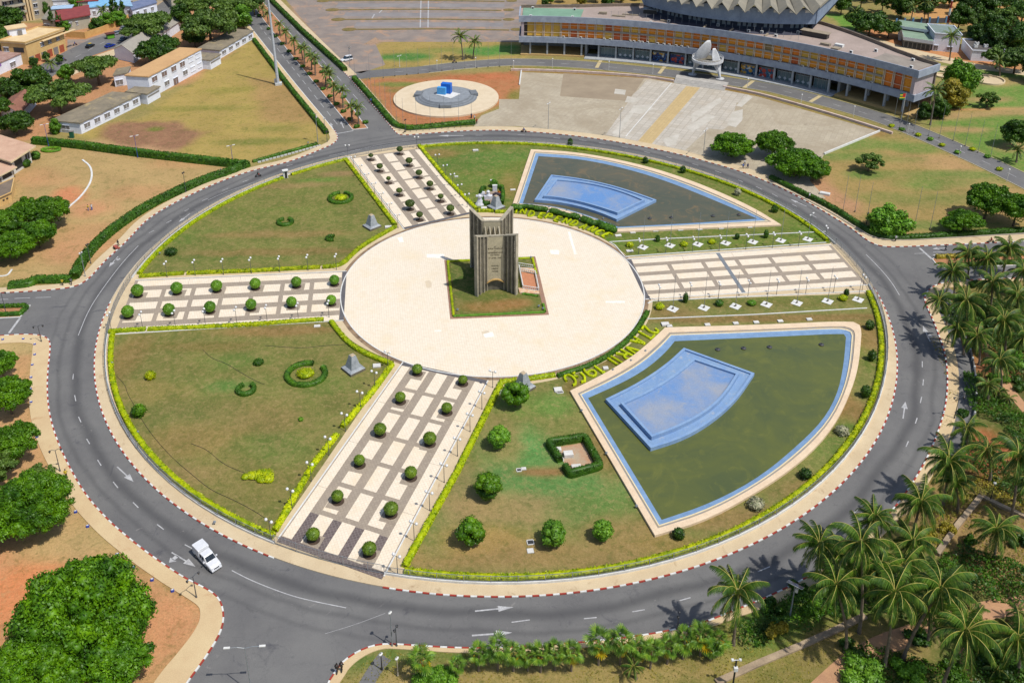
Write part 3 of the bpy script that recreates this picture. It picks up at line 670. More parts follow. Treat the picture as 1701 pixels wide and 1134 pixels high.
# the round island
mb=MB();P=ring(RK,-.12,360);mb.sheet(P[:-1],H1);tag(mb.build('island_pavement',M_pave),kind='structure')
mb=MB();P2=ring(RK,-.12,360);mb.add([(*p,H1)for p in P2]+[(*p,0.0)for p in P2],[(i,360+i,360+i+1,i+1)for i in range(359)]);tag(mb.build('island_pavement_edge',M_pave),kind='structure')
def ang(p):return math.atan2(p[1],p[0])
def arc(p,q,ccw=True,n=40,fn=None):
 """curve about the centre from p to q, radius running evenly between theirs"""
 a,b=ang(p),ang(q)
 if ccw:
  while b<a:b+=2*math.pi
 else:
  while b>a:b-=2*math.pi
 r0,r1=math.hypot(*p),math.hypot(*q);out=[]
 for i in range(n+1):
  t=i/n;th=a+(b-a)*t
  r=(fn(th)+(r0-fn(a))*(1-t)+(r1-fn(b))*t)if fn else r0+(r1-r0)*t
  out.append((r*math.cos(th),r*math.sin(th)))
 return out
LP=[]
def lspot(px,rx,ry,col,k=.8):c=W(*px);LP.append(('e',(c[0],c[1],rx,ry),G_(*col),k,0))
for px,rx,ry,col,k in(((390,600),7,3,(92,126,54),.6),((340,640),12,4,(112,122,62),.6),((300,700),14,6,(106,112,60),.5),((260,570),8,3,(116,114,58),.6),((480,550),14,2,(148,112,72),.7),
 ((250,650),10,4,(142,124,72),.6),((330,730),10,5,(150,126,76),.7),((430,690),8,5,(140,120,74),.6),((380,800),14,6,(124,116,62),.5),((460,740),7,4,(96,120,54),.6),((530,640),6,3,(96,118,52),.6),((300,790),10,3,(152,128,84),.6),((220,590),4,8,(134,108,66),.7),
 ((380,640),4,2,(88,130,60),.7),((350,575),10,2,(120,104,56),.6),
 ((560,290),6,2,(150,120,86),.8),((330,390),16,2.5,(98,120,52),.6),((420,350),26,1.5,(108,122,56),.7),((470,390),20,2,(150,122,78),.7),((540,340),16,2,(108,116,56),.6),((350,430),20,1.5,(92,112,50),.6),((440,310),20,2,(150,126,84),.7),((610,350),8,3,(104,112,54),.6),((300,400),5,3,(96,124,52),.6),((535,300),6,1.5,(88,132,50),.7),((580,400),14,2,(102,112,54),.7),((480,420),24,2,(132,108,66),.7),
 ((760,270),14,6,(84,120,50),.8),((840,260),14,4,(88,124,54),.8),((790,300),10,4,(96,124,52),.8),((845,310),3,9,(142,122,68),.7),((720,255),8,3,(140,116,70),.8),
 ((870,750),7,8,(86,148,78),.85),((960,830),12,6,(92,134,70),.8),((900,800),14,6,(94,140,74),.8),((860,670),7,4,(106,134,62),.7),((925,670),4,4,(104,144,66),.7),((760,830),6,9,(142,124,82),.7),((860,850),14,4,(160,136,92),.8),((740,920),18,4,(154,126,78),.8),((990,850),9,4,(96,128,62),.7),((950,930),24,3,(150,124,80),.8),((1050,890),8,4,(152,126,80),.8),((840,730),4,7,(146,126,78),.7),((905,785),5,1.2,(156,108,72),.8),((1010,760),3,8,(140,112,68),.7),((715,860),4,8,(100,122,58),.6),((800,900),7,3,(172,142,84),.7),
 ((1420,690),4,8,(150,114,72),.8),((1450,600),2.5,9,(104,122,50),.8),((1440,560),4,5,(148,112,72),.7),((1390,745),7,3,(96,124,54),.7),((1340,810),8,3,(136,116,70),.8),((1230,860),12,3,(140,114,72),.8),((1140,905),9,2,(140,118,66),.7),((1425,720),3,4,(76,126,44),.7),
 ((1200,505),30,2,(114,106,54),.6),((1110,520),8,2,(136,108,70),.7),((1300,500),30,1.5,(108,116,54),.6),((1280,530),40,1.6,(136,106,66),.8),
 ((1180,390),40,1.8,(96,116,48),.7),((1100,405),18,2,(100,126,50),.8),((1290,400),20,2,(100,124,48),.8),((1160,280),30,1.4,(98,124,52),.7),((1260,350),14,3,(120,124,60),.7),((1350,385),6,4,(92,124,44),.8),((1060,265),24,1,(106,122,54),.6),
 ((985,400),8,2,(86,118,40),.8),((960,650),3,3,(128,104,60),.8),((1010,600),12,2,(122,96,58),.7)):
 lspot(px,rx,ry,col,k)
def lawn(name,outline,base):
 xs=[p[0]for p in outline];ys=[p[1]for p in outline];st=.8
 gx=np.arange(min(xs),max(xs)+st,st);gy=np.arange(min(ys),max(ys)+st,st);X,Y=np.meshgrid(gx,gy)
 C=ground_colours(X,Y,np.array(base),LP);ins=inpoly(X,Y,outline)
 C2=C.reshape(-1,3);idx=np.arange(X.size).reshape(X.shape)
 ok=ins[:-1,:-1]&ins[:-1,1:]&ins[1:,1:]&ins[1:,:-1]
 f=np.stack([idx[:-1,:-1],idx[:-1,1:],idx[1:,1:],idx[1:,:-1]],-1)[ok]
 used=np.unique(f);mp=-np.ones(X.size,int);mp[used]=np.arange(len(used));f=mp[f]
 V=np.stack([X.ravel()[used],Y.ravel()[used],np.full(len(used),H1+.024)],1);CC=C2[used]
 o=resample(outline+[outline[0]],1.2)[:-1];tri=tessellate_polygon([[Vector((p[0],p[1],0))for p in o]])
 n0=len(V);OV=np.array([(p[0],p[1],H1+.012)for p in o]);OC=ground_colours(OV[:,0],OV[:,1],np.array(base),LP)
 me=bpy.data.meshes.new(name);faces=f.tolist()
 for t in tri:
  p0,p1,p2=(o[i]for i in t);cr=(p1[0]-p0[0])*(p2[1]-p0[1])-(p1[1]-p0[1])*(p2[0]-p0[0])
  faces.append([n0+i for i in(t if cr>0 else t[::-1])])
 V=np.concatenate([V,OV]);CC=np.concatenate([CC,OC])
 me.from_pydata(V.tolist(),[],faces);me.materials.append(M_lawn)
 at=me.color_attributes.new('Col','FLOAT_COLOR','POINT');at.data.foreach_set('color',np.concatenate([CC,np.ones((len(CC),1))],1).astype(np.float32).ravel())
 return tag(link(name,me),kind='structure')
w_=W
RF=fourier(WL([(178.5,555.5),(172.8,591.7),(177,635.7),(191.4,690),(220,739),(248.3,765),(310.4,822),(362,856),(420,888),(460,906.8),(548,934),(640,957),(717.5,966.8),(770,970),(815.8,971),(895,969),(991.8,959.6),(1085.5,940.8),(1172.9,914.3),(1247,880),(1260,875),(1314.9,842),(1337.8,824),(1394.8,770),(1441.5,712),(1467.4,654),(1474.7,604.8),(1471,560.7),(1464.8,534.9),(1451.9,493.4),(1420,440),(1384.5,405),(1332.6,365),(1260,322.5),(1169,291.5),(1078.7,267),(990.7,251),(897.6,240),(820,236.5),(760,237.5),(691.6,244),(601,259.5),(575,266),(479.5,289),(420,312.8),(362,341),(310,373),(274,401.6),(245.7,432.6),(225,461),(196.6,507.6),(181,538.7)]),5)
def oc(px,d=.4):p=W(*px);a=ang(p);r=RF(a)-d;return(r*math.cos(a),r*math.sin(a))
SWa,SWb,SWc,SWd=w_(548,533),w_(656,600),oc((455,893)),oc((180,551))
NWa,NWb,NWc,NWd=w_(566,441),w_(657,380),oc((577,268)),oc((231,457))
NEa,NEb,NEc,NEd=w_(792,354),w_(1043,428),oc((1372,406)),oc((692,243))
SEa,SEb,SEc,SEd=w_(1084,500),w_(822,643),oc((670,949)),oc((1441,488))
lawn('southwest_lawn',arc(SWa,SWb)+arc(SWc,SWd,False,80,RF),G_(120,120,64))
lawn('northwest_lawn',arc(NWa,NWb,False)+arc(NWc,NWd,True,80,RF),G_(116,120,62))
lawn('northeast_lawn',arc(NEa,NEb,False)+arc(NEc,NEd,True,90,RF),G_(104,120,52))
lawn('southeast_lawn',arc(SEa,SEb,False)+arc(SEc,SEd,True,110,RF),G_(122,126,68))
# paved centre
M_plaza=tilemat('plaza_tiles',S(248,236,216,.755),S(243,229,206,.755),S(224,207,182,.74),0.5,S(240,219,180,.74),math.radians(-6),.55,.05)
M_slab=tilemat('cream_tiles',S(248,234,212,.77),S(241,226,202,.77),S(224,207,184,.75),0.5,S(240,217,178,.75),math.radians(-20),.55,.05)
M_grey=tilemat('grey_tiles',S(178,164,146),S(168,154,138),S(154,140,124),0.5,S(184,168,148),math.radians(-20),.6,.05)
M_drk=tilemat('dark_tiles',S(124,110,106),S(106,94,92),S(148,138,132),0.5,None,math.radians(-20),.5,.06)
M_slate=mat('slate_strip',S(112,110,112),S(96,94,98),.8,.7,.1,5.0)
P=ring(RI,0,200);mb=MB();mb.prism(P[:-1],0,H1+.03);tag(mb.build('plaza',M_plaza),kind='structure')
mb=MB();ribbon(mb,ring(RI,.12,200),.24,H1,H1+.09);tag(mb.build('plaza_rim',M_white),kind='structure')
mb=MB();strip(mb,ring(RI,.25,200),ring(RI,1.1,200),H1+.014);tag(mb.build('plaza_drain',mat('weathered_gutter',S(170,142,112),S(140,118,96),.5,.9,.2,5.,dirt=(S(112,92,74),.6,.5))),kind='structure')
for px in([(943,386),(947,386),(958,423),(954,424)],[(709,423),(738,423),(738,430),(709,429)],[(1006,501),(1038,501),(1038,504),(1006,504)],[(660,396),(668,394),(671,403),(664,404)],[(913,416),(928,416),(929,424),(915,423)],[(722,549),(733,549),(733,552),(722,552)],[(802,556),(818,552),(822,560),(806,562)]):
 mb=MB();mb.sheet(WL(px),H1+.036);mb.build('repair_patch',mat('repair_patch',S(250,246,236,.8),S(240,234,220,.8),1.),bpy.data.objects['plaza'])
for px in([(706,468),(716,466),(718,478),(708,480)],[(800,552),(812,549),(815,558),(803,561)]):
 mb=MB();mb.sheet(smooth(WL(px+px[:1]),2)[:-1],H1+.034);mb.build('stained_patch',mat('stained_paving',S(222,206,184),S(232,214,184),1.),bpy.data.objects['plaza'])
# the four avenues, each a grey field with cream slabs laid in it
AVE={}
def avenue(name,A,B,C,D,rows=7,dark_end=False,noends=False):
 """A,B inner corners (left, right looking outwards), C,D outer corners"""
 A,B,C,D=(np.array(W(*p))for p in(A,B,C,D))
 Q=lambda s,t:tuple(((A*(1-t)+B*t)*(1-s)+(C*(1-t)+D*t)*s).tolist())
 AVE[name]=Q
 mb=MB();mb.prism([Q(0,0),Q(0,1),Q(1,1),Q(1,0)],0,H1+.02)
 o=tag(mb.build(name+'_avenue',M_grey),kind='structure');n=0
 L=math.dist(Q(0,.5),Q(1,.5));gap=1.0/L
 def slab(s0,s1,t0,t1,m=M_slab):
  mb=MB();mb.prism([Q(s0,t0),Q(s0,t1),Q(s1,t1),Q(s1,t0)],H1+.01,H1+.045);mb.build('paving_slab',m,o)
 s_in=.022
 for t0,t1 in((.012,.125),(.895,.988)):
  for k in range(4):slab(s_in+k*(.985-s_in)/4+(.0006 if k else 0),s_in+(k+1)*(.985-s_in)/4-.0006,t0,t1)
 for t0,t1 in((.21,.355),(.445,.575),(.665,.805)):
  for k in range(rows):
   h=(.985-s_in)/rows;slab(s_in+k*h+(gap/2 if k else 0),s_in+(k+1)*h-(gap/2 if k<rows-1 else 0),t0,t1)
 mb=MB();mb.prism([Q(0,0),Q(0,1),Q(s_in*.9,1),Q(s_in*.9,0)],H1+.01,H1+.05);mb.build('slate_strip',M_slate,o)
 for t in(-.005,1.005):
  mb=MB();ribbon(mb,[Q(0,t),Q(1,t)],.22,H1,H1+.13);mb.build('white_edging',M_white,o)
 if dark_end:
  for t0,t1 in((.127,.208),(.357,.443),(.577,.663),(.807,.893)):
   mb=MB();mb.prism([Q(.86,t0),Q(.86,t1),Q(1,t1),Q(1,t0)],H1+.012,H1+.034);mb.build('dark_tile_panel',M_drk,o)
  mb=MB();mb.prism([Q(.987,0),Q(.987,1),Q(1.012,1),Q(1.012,0)],H1+.01,H1+.055);mb.build('dark_tile_panel',M_drk,o)
 return o
avenue('western',(576,452),(571,533),(225,467),(190,556))
avenue('southern',(810,633),(670,603),(637,958),(463,896),dark_end=True)
avenue('northern',(672,382),(790,354),(583,263),(700,247))
ea=avenue('eastern',(1041,432),(1072,498),(1381,408),(1441,474),rows=6)
Q=AVE['eastern'];mb=MB();mb.prism([Q(.43,.0),Q(.43,1),Q(.448,1),Q(.448,0)],H1+.02,H1+.052);mb.build('slate_strip',mat('blue_slate',S(136,142,148),None,1.),ea)
for i,(nm,pts)in enumerate((('north path',[(1038,428),(1045,427),(1372,404)]),('south path',[(1076,505),(1085,501),(1440,485)]),('upper bed',[(1014,403),(1100,398),(1372,386)]),('lower bed',[(1075,531),(1250,524),(1440,513)]),('corner',[(1038,428),(1022,409),(1012,403)]))):
 mb=MB();ribbon(mb,WL(pts),.22,H1,H1+.17);tag(mb.build('white_bed_edging',M_white),'thin white kerb edging the %s of the eastern lawns'%nm,'edging')
# hedges
def hedge(name,line,w,h,m,label,cat='hedge',z=H1,dens=26,size=.16,group=None,gaps=0.0):
 """clipped hedge: an uneven body closed all round, leaves standing out of it"""
 pts=resample(line,.45);n=len(pts);o=(pts[0][0],pts[0][1]);prof=[(-.5,0),(-.56,.45),(-.42,.92),(-.15,1.03),(.15,1.03),(.42,.92),(.56,.45),(.5,0)]
 cv=[];cf=[];k=len(prof)
 for i,p in enumerate(pts):
  a,b=pts[max(i-1,0)],pts[min(i+1,n-1)];L=math.dist(a,b)or 1;nx,ny=-(b[1]-a[1])/L,(b[0]-a[0])/L
  hh=h*(1+.16*float(fbm(p[0]*3+9,p[1]*3,6.0)-.5)*2)
  for q,r in prof:
   j=random.uniform(-.07,.07);cv.append((p[0]-o[0]+nx*w*(q+j),p[1]-o[1]+ny*w*(q+j),z+hh*(r+random.uniform(-.06,.06)*(r>0))-(.03 if r==0 else 0)))
  if i:
   for q in range(k-1):cf.append(((i-1)*k+q,(i-1)*k+q+1,i*k+q+1,i*k+q))
 cf+=[tuple(range(k)),tuple(range((n-1)*k,n*k))[::-1]]
 L=sum(math.dist(a,b)for a,b in zip(pts,pts[1:]));N=int(L*dens*(w+2*h));t=rng.random(N)*(n-1.001);i=t.astype(int);fr=(t-i)[:,None]
 A=np.array(pts);D=A[i+1]-A[i];Dn=D/(np.linalg.norm(D,axis=1)[:,None]+1e-9);nn=np.stack([-Dn[:,1],Dn[:,0]],1);c=A[i]+D*fr-np.array(o)
 s=rng.random(N)*(w+2*h);top=(s>h)&(s<h+w);side=np.where(s<=h,-1.0,1.0)
 off=np.where(top,(s-h)-w/2,side*w*.53);zz=np.where(top,h*1.02,np.where(s<=h,s,w+2*h-s))
 PP=np.concatenate([c+nn*off[:,None],(z+zz)[:,None]],1);NN=np.where(top[:,None],np.array([0,0,1.0]),np.concatenate([nn*side[:,None],np.full((N,1),.3)],1))
 me=leafmesh(name,PP,NN,size,m,(cv,cf))
 return tag(link(name,me,None,(o[0],o[1],0)),label,cat,group)
def off_line(px,n=None):return WL(px)
YG='lime hedges bordering the lawns'
def lime(line,label,w=.95,h=.62):return hedge('lime_hedge',line,w,h,L_lime,label,group=YG)
OH=lambda p,q,ccw,label,n=90:lime([(math.cos(a)*(RF(a)-1.05),math.sin(a)*(RF(a)-1.05))for a in np.unwrap([ang(v)for v in arc(p,q,ccw,n,RK)])],label,.9,.6)
lime(WL([(181,553),(243,549)]),'first short piece of lime hedge along the southwest lawn, by the western gate')
lime(WL([(246,549),(330,546),(420,541),(538,533)]),'long straight lime hedge between western avenue and southwest lawn')
lime(smooth(WL([(550,536),(560,550),(580,573),(607,590),(640,603),(652,607)]),2),'curved lime hedge on the plaza side of the southwest lawn')
lime(WL([(652,607),(620,652),(568,712)]),'upper lime hedge along the left side of the southern avenue')
lime(WL([(560,724),(520,775),(457,884)]),'lower ragged lime hedge along the left side of the southern avenue')
OH(w_(457,892),w_(178,553),False,'long curved lime hedge behind the fence of the southwest lawn')
lime(WL([(232,461),(306,456)]),'short lime hedge at the western end of the northwest lawn')
lime(WL([(311,456),(420,452),(532,446)]),'long straight lime hedge between western avenue and northwest lawn')
lime(smooth(WL([(536,446),(568,443),(585,424),(610,405),(648,384),(658,378)]),2),'curved lime hedge on the plaza side of the northwest lawn')
lime(WL([(657,376),(630,340),(574,266)]),'straight lime hedge along the left side of the northern avenue')
OH(w_(574,266),w_(482,291),True,'short curved lime hedge right of the white kiosk',30)
OH(w_(466,294),w_(231,457),True,'long curved lime hedge behind the fence of the northwest lawn')
lime(WL([(696,243),(740,297),(792,350)]),'straight lime hedge along the right side of the northern avenue')
lime(smooth(WL([(795,352),(806,352),(820,353)]),1),'short lime hedge before the northeastern obelisk, left half');lime(WL([(823,354),(838,354),(848,355)]),'short lime hedge before the northeastern obelisk, right half')
OH(w_(1370,402),w_(697,243),True,'long curved lime hedge behind the northern pool',110)
lime(WL([(672,944),(700,893),(760,785),(832,640)]),'straight lime hedge along the right side of the southern avenue')
lime(smooth(WL([(830,637),(858,634)]),1),'short lime hedge left of the southeastern obelisk');lime(WL([(876,632),(922,625)]),'short lime hedge right of the southeastern obelisk')
OH(w_(673,948),w_(1441,487),True,'long curved lime hedge round the southern pool',120)
hedge('dark_hedge',smooth(WL([(926,627),(985,609),(1030,580),(1058,552),(1076,520)]),2),.9,.7,L_hedge,'low dark green hedge curving between plaza and lettering of the date')
# lettering grown as low hedges
FONT={'I':[[(.5,0),(.5,1)]],'N':[[(0,0),(0,1),(1,0),(1,1)]],'D':[[(0,0),(0,1),(.6,1),(1,.7),(1,.3),(.6,0),(0,0)]],'E':[[(1,0),(0,0),(0,1),(1,1)],[(0,.5),(.8,.5)]],
 'P':[[(0,0),(0,1),(.8,1),(1,.75),(.8,.5),(0,.5)]],'A':[[(0,0),(.5,1),(1,0)],[(.2,.4),(.8,.4)]],'C':[[(1,.8),(.7,1),(.3,1),(0,.7),(0,.3),(.3,0),(.7,0),(1,.2)]],
 '2':[[(0,.75),(.3,1),(.75,1),(1,.75),(.9,.5),(0,0),(1,0)]],'7':[[(0,1),(1,1),(.4,0)]],'V':[[(0,1),(.5,0),(1,1)]],'R':[[(0,0),(0,1),(.8,1),(1,.75),(.8,.5),(0,.5)],[(.5,.5),(1,0)]],
 'L':[[(0,1),(0,0),(.9,0)]],'1':[[(.2,.75),(.55,1),(.55,0)]],'9':[[(.1,.1),(.6,0),(1,.35),(1,.8),(.7,1),(.3,1),(0,.8),(0,.6),(.3,.45),(1,.55)]],'6':[[(.9,.95),(.4,1),(0,.6),(0,.2)],[(1,.3),(.7,.5)],[(.6,0),(1,.1)]],'0':[[(.7,1),(.3,1),(0,.7),(0,.3),(.3,0),(.7,0),(1,.3),(1,.55)]]}
L_let=leafmat('lettering_leaf',S(226,236,48),S(206,222,44),S(190,206,44),0.6)
def letter(ch,px,up_out,lw,lh,label,group,sw=.38,h=.42):
 c=W(*px);L=math.hypot(*c);ur=(c[0]/L,c[1]/L);rt=(ur[1],-ur[0])
 root=None;V=[]
 t=thing('hedge_letter',label,'hedge letter',c,0,group)
 for st_ in FONT[ch]:
  q=[((x-.5)*lw,(y-.5)*lh)for x,y in st_];q=[(c[0]+rt[0]*x+ur[0]*y,c[1]+rt[1]*x+ur[1]*y)for x,y in q]
  o=hedge('clipped_stroke',q,sw,h,L_let,None,None,H1,60,.075);del_=[k for k in('label','category','group')if k in o.keys()]
  o.parent=t;o.location=(o.location[0]-c[0],o.location[1]-c[1],0)
for i,(ch,px)in enumerate(zip('INDEPENDANCE',[(858,352),(869,353),(883,357),(900,360),(912,361.5),(927,366),(941,369),(954,373),(970,378.5),(984,382.5),(996,388),(1008,393)])):
 letter(ch,px,True,1.25 if ch!='I'else .5,2.7,'lime hedge letter %s, %s of the word INDEPENDANCE'%(ch,ORD[i]),'hedge letters beside the plaza')
for i,(ch,px)in enumerate(zip('27AVRIL1960',[(1080,550),(1072,558),(1060,569),(1050,584),(1038,592),(1025,600),(1012,605),(996,617),(979,619),(963,628),(947,633)])):
 letter(ch,px,True,1.65 if ch not in '1I'else .8,3.3,'lime hedge figure %s, %s sign of the date 27 AVRIL 1960'%(ch,ORD[i]),'hedge letters beside the plaza',.42,.45)
for i,(px,r)in enumerate((((859,349),1.1),((873,348),.8),((882,349),.8),((893,351),.9),((903,352),.8),((921,356),1.0),((933,360),.9),((944,363),.8),((955,364),1.0),((973,370),1.1),((982,374),1.1),((996,376),1.0),((1006,382),1.3),((1014,384),1.3))):
 c=W(*px);th=ang(c);bl=[(math.cos(th+1.57)*k*r*.6,math.sin(th+1.57)*k*r*.6,.75,r*.95,.8)for k in(-1,0,1)]
 tag(link('clipped_bush',blobs_mesh('clipped_bush',bl,420,.13,L_hedge,.93),None,(*c,H1)),'dark clipped bush behind the word INDEPENDANCE, %s from the left'%ORD[i],'bush','dark bushes behind the lettering')
# pools
M_cop=mat('pool_coping',S(244,220,188),S(232,206,174),.5,.8,.08,6.)
M_cop2=mat('pool_grey_channel',S(150,150,150),S(176,160,136),.4,.8,.1,6.)
M_cream=mat('pool_cream_line',S(244,228,186),S(232,214,172),.8,.7,0.05,6.)
M_blue=mat('pool_blue_wall',S(138,170,206),S(122,154,192),.6,.55,.05,7.,dirt=(S(142,176,214),.8,.58))
M_blue2=mat('basin_blue',S(128,162,208),S(148,178,212),.5,.7,.05,6.,dirt=(S(164,186,208),1.3,.58))
M_blue3=mat('basin_floor',S(106,150,206),S(160,168,182),.085,.8,.1,5.,lo=.38,hi=.64,dirt=(S(170,172,176),.9,.57))
M_blue4=mat('basin_tray',S(142,172,206),S(126,160,204),.3,.75,.05,5.,dirt=(S(184,188,192),.8,.56))
def water(name,c1,c2,c3):
 m,t,b=_new(name);pos=_geo(t);n=_noise(t,.06,5,.65,pos,1.2);n2=_noise(t,.18,5,.7,pos,2.0)
 c=_mix(t,_ramp(t,n.outputs[0],.38,.62),c1,c2);c=_mix(t,_ramp(t,n2.outputs[0],.52,.72),c,c3)
 t.links.new(c,b.inputs['Base Color']);b.inputs['Roughness'].default_value=.12;b.inputs['Specular IOR Level'].default_value=.5
 n3=_noise(t,2.5,3,.6,pos);_bump(t,b,n3.outputs[0],.05,.03);return m
M_wat1=water('pond_water_north',S(104,100,76),S(88,92,72),S(132,112,76))
M_wat2=water('pond_water_south',S(106,112,54),S(88,98,58),S(116,120,58))
def loopn(sides,n=26):
 out=[]
 for s in sides:out+=resampn(s,n)[:-1]
 return out
def lerp_loop(a,b,t):return[(p[0]*(1-t)+q[0]*t,p[1]*(1-t)+q[1]*t)for p,q in zip(a,b)]
def band(mb,a,b,z0,z1):
 n=len(a);mb.add([(*p,z0)for p in a]+[(*p,z1)for p in b],[(i,(i+1)%n,n+(i+1)%n,n+i)for i in range(n)])
def fixn(mb):
 """turn faces so that level ones look up"""
 for i,f in enumerate(mb.f):
  a,b,c=(Vector(mb.v[k])for k in f[:3]);
  if(b-a).cross(c-a).z<0:mb.f[i]=f[::-1]
def pool(name,outer,inner,label,M_w,water_z=.16):
 c=outer[0][0];t=thing(name,label,'pool',c);sh=lambda L:[(p[0]-c[0],p[1]-c[1])for p in L]
 O=sh(loopn([smooth(s,2)if len(s)>2 else s for s in outer]));I=sh(loopn([smooth(s,2)if len(s)>2 else s for s in inner]))
 zt=.62
 R=[lerp_loop(O,I,k)for k in(0,.40,.50,.53,.61,.65,1)]
 mb=MB();band(mb,R[0],R[0],0.0,zt);band(mb,R[0],R[1],zt,zt);band(mb,R[1],R[1],zt,zt-.12);fixn(mb);mb.build('coping',M_cop,t)
 mb=MB();band(mb,R[1],R[2],zt-.12,zt-.12);band(mb,R[2],R[3],zt-.12,zt-.06);fixn(mb);mb.build('gutter',M_cop2,t)
 mb=MB();band(mb,R[3],R[4],zt-.06,zt-.06);fixn(mb);mb.build('cream_line',M_cream,t)
 mb=MB();band(mb,R[4],R[5],zt-.062,zt-.22);band(mb,R[5],R[6],zt-.22,zt-.34);band(mb,R[6],R[6],zt-.34,0.02);fixn(mb);mb.build('blue_wall',M_blue,t)
 mb=MB();mb.sheet(lerp_loop(O,I,.97),water_z+H1);mb.build('pool_water',M_w,t)
 return t
def basin(name,low,up,label,zb=.3):
 c=low[0][0];t=thing(name,label,'basin',c);sh=lambda L:[(p[0]-c[0],p[1]-c[1])for p in L]
 A=sh(loopn([smooth(s,2)if len(s)>2 else s for s in low],20));B=sh(loopn([smooth(s,2)if len(s)>2 else s for s in up],20))
 def inward(L,d):
  n=len(L);area=sum(L[i][0]*L[(i+1)%n][1]-L[(i+1)%n][0]*L[i][1]for i in range(n));s=1 if area>0 else-1;out=[]
  for i in range(n):
   a,b,e=L[i-1],L[i],L[(i+1)%n];l1=math.dist(a,b)or 1;l2=math.dist(b,e)or 1
   n1=(-(b[1]-a[1])/l1*s,(b[0]-a[0])/l1*s);n2=(-(e[1]-b[1])/l2*s,(e[0]-b[0])/l2*s);k=max(1+n1[0]*n2[0]+n1[1]*n2[1],.35)
   out.append((b[0]+(n1[0]+n2[0])/k*d,b[1]+(n1[1]+n2[1])/k*d))
  return out
 z1,z2=zb+.75,zb+1.25;A2=inward(A,.55);B2=inward(B,.5)
 mb=MB();band(mb,A,A,zb-.25,z1);band(mb,A,A2,z1,z1);band(mb,A2,A2,z1,z1-.3);fixn(mb);mb.build('lower_rim',M_blue2,t)
 mb=MB();band(mb,A2,B,z1-.3,z1-.3);fixn(mb);mb.build('lower_tray',M_blue4,t)
 mb=MB();band(mb,B,B,z1-.35,z2);band(mb,B,B2,z2,z2);band(mb,B2,B2,z2,z2-.5);fixn(mb);mb.build('upper_rim',M_blue2,t)
 mb=MB();mb.sheet(B2,z2-.4);mb.build('basin_floor',M_blue3,t)
 return t
zc=.7
pool('northern_pool'if False else 'wedge_pool',[WL([(882,247.6),(960,252),(1060,271),(1150,299),(1245,340),(1298,372.8)],zc),WL([(1298,372.8),(1160,378.5),(1021,384)],zc),WL([(1021,384),(975,362),(923,347.5),(880,341.5),(851,340)],zc),WL([(851,340),(882,247.6)],zc)],
 [WL([(895,259.7),(965,264.5),(1034.7,279),(1104.5,300),(1182,331),(1257,363)],.3),WL([(1257,363),(1140,371),(1027,376.5)],.3),WL([(1027,376.5),(975,356.5),(923.5,342.5),(869,337.5)],.3),WL([(869,337.5),(895,259.7)],.3)],'wedge-shaped northern pool with dull brown water and beige coping',M_wat1)
pool('wedge_pool',[WL([(1105,543),(1085,562),(1050,592),(1000,622),(947,648)],zc),WL([(947,648),(1088,888)],zc),WL([(1088,888),(1175,862),(1260,815),(1332.6,765),(1384.5,710),(1413,652),(1427,606),(1431,555)],zc),WL([(1431,555),(1430,540),(1421,531.5),(1280,538),(1105,543)],zc)],
 [WL([(1121.4,567),(1107,585),(1078.7,610),(1040,633.5),(977.8,661)],.3),WL([(977.8,661),(1099.5,862)],.3),WL([(1099.5,862),(1180,835),(1260,793),(1327.4,736.5),(1369,695),(1392,650.5),(1401,604),(1404.5,560)],.3),WL([(1404.5,560),(1404,556),(1403,554),(1280,560),(1121.4,567)],.3)],'wedge-shaped southern pool with green water and beige coping',M_wat2)
bz=1.0
basin('raised_basin',[WL([(887.8,332),(915.7,290.5)],bz),WL([(915.7,290.5),(955,295),(1001,303.5),(1045,316),(1090.3,332)],bz),WL([(1090.3,332),(1024.4,364.5)],bz),WL([(1024.4,364.5),(1000,354),(964.9,343),(925,335),(887.8,332)],bz)],
 [WL([(902.8,325.5),(923.5,297.3)],1.5),WL([(923.5,297.3),(960,300.5),(1001,307.6),(1040,319),(1071.4,332)],1.5),WL([(1071.4,332),(1025.7,353.5)],1.5),WL([(1025.7,353.5),(1000,345),(964.9,335),(930,328),(902.8,325.5)],1.5)],'raised blue two-tier basin standing in the northern pool')
basin('raised_basin',[WL([(1136,577.5),(1107,604.5),(1060,636),(1006,662.5)],bz),WL([(1006,662.5),(1081,744)],bz),WL([(1081,744),(1135.6,727),(1182,700),(1223.5,664),(1253.3,619.7)],bz),WL([(1253.3,619.7),(1136,577.5)],bz)],
 [WL([(1152.4,594.5),(1120,622),(1080,647),(1030.8,669)],1.5),WL([(1030.8,669),(1082.6,725.5)],1.5),WL([(1082.6,725.5),(1128,709),(1175,684),(1206,655),(1228,620)],1.5),WL([(1228,620),(1152.4,594.5)],1.5)],'raised blue two-tier basin standing in the southern pool')
for i,(px,nm)in enumerate((((1079,365),'northern'),((1115,363.5),'northern'),((1184,361),'northern'),((1227,359),'northern'),((1192,583),'southern'),((1235,581),'southern'),((1278,579),'southern'),((1364,575),'southern'))):
 c=W(*px);mb=MB();mb.lathe([(.5,0),(.52,.2),(.3,.3),(.12,.34),(.12,.5)],10);tag(mb.build('fountain_nozzle',plain('dull_metal',S(70,70,74)),None,(*c,.28)),'small dark fountain head in the %s pool, %s from the left'%(nm,ORD[i%4]),'fountain head','fountain heads in the pools')
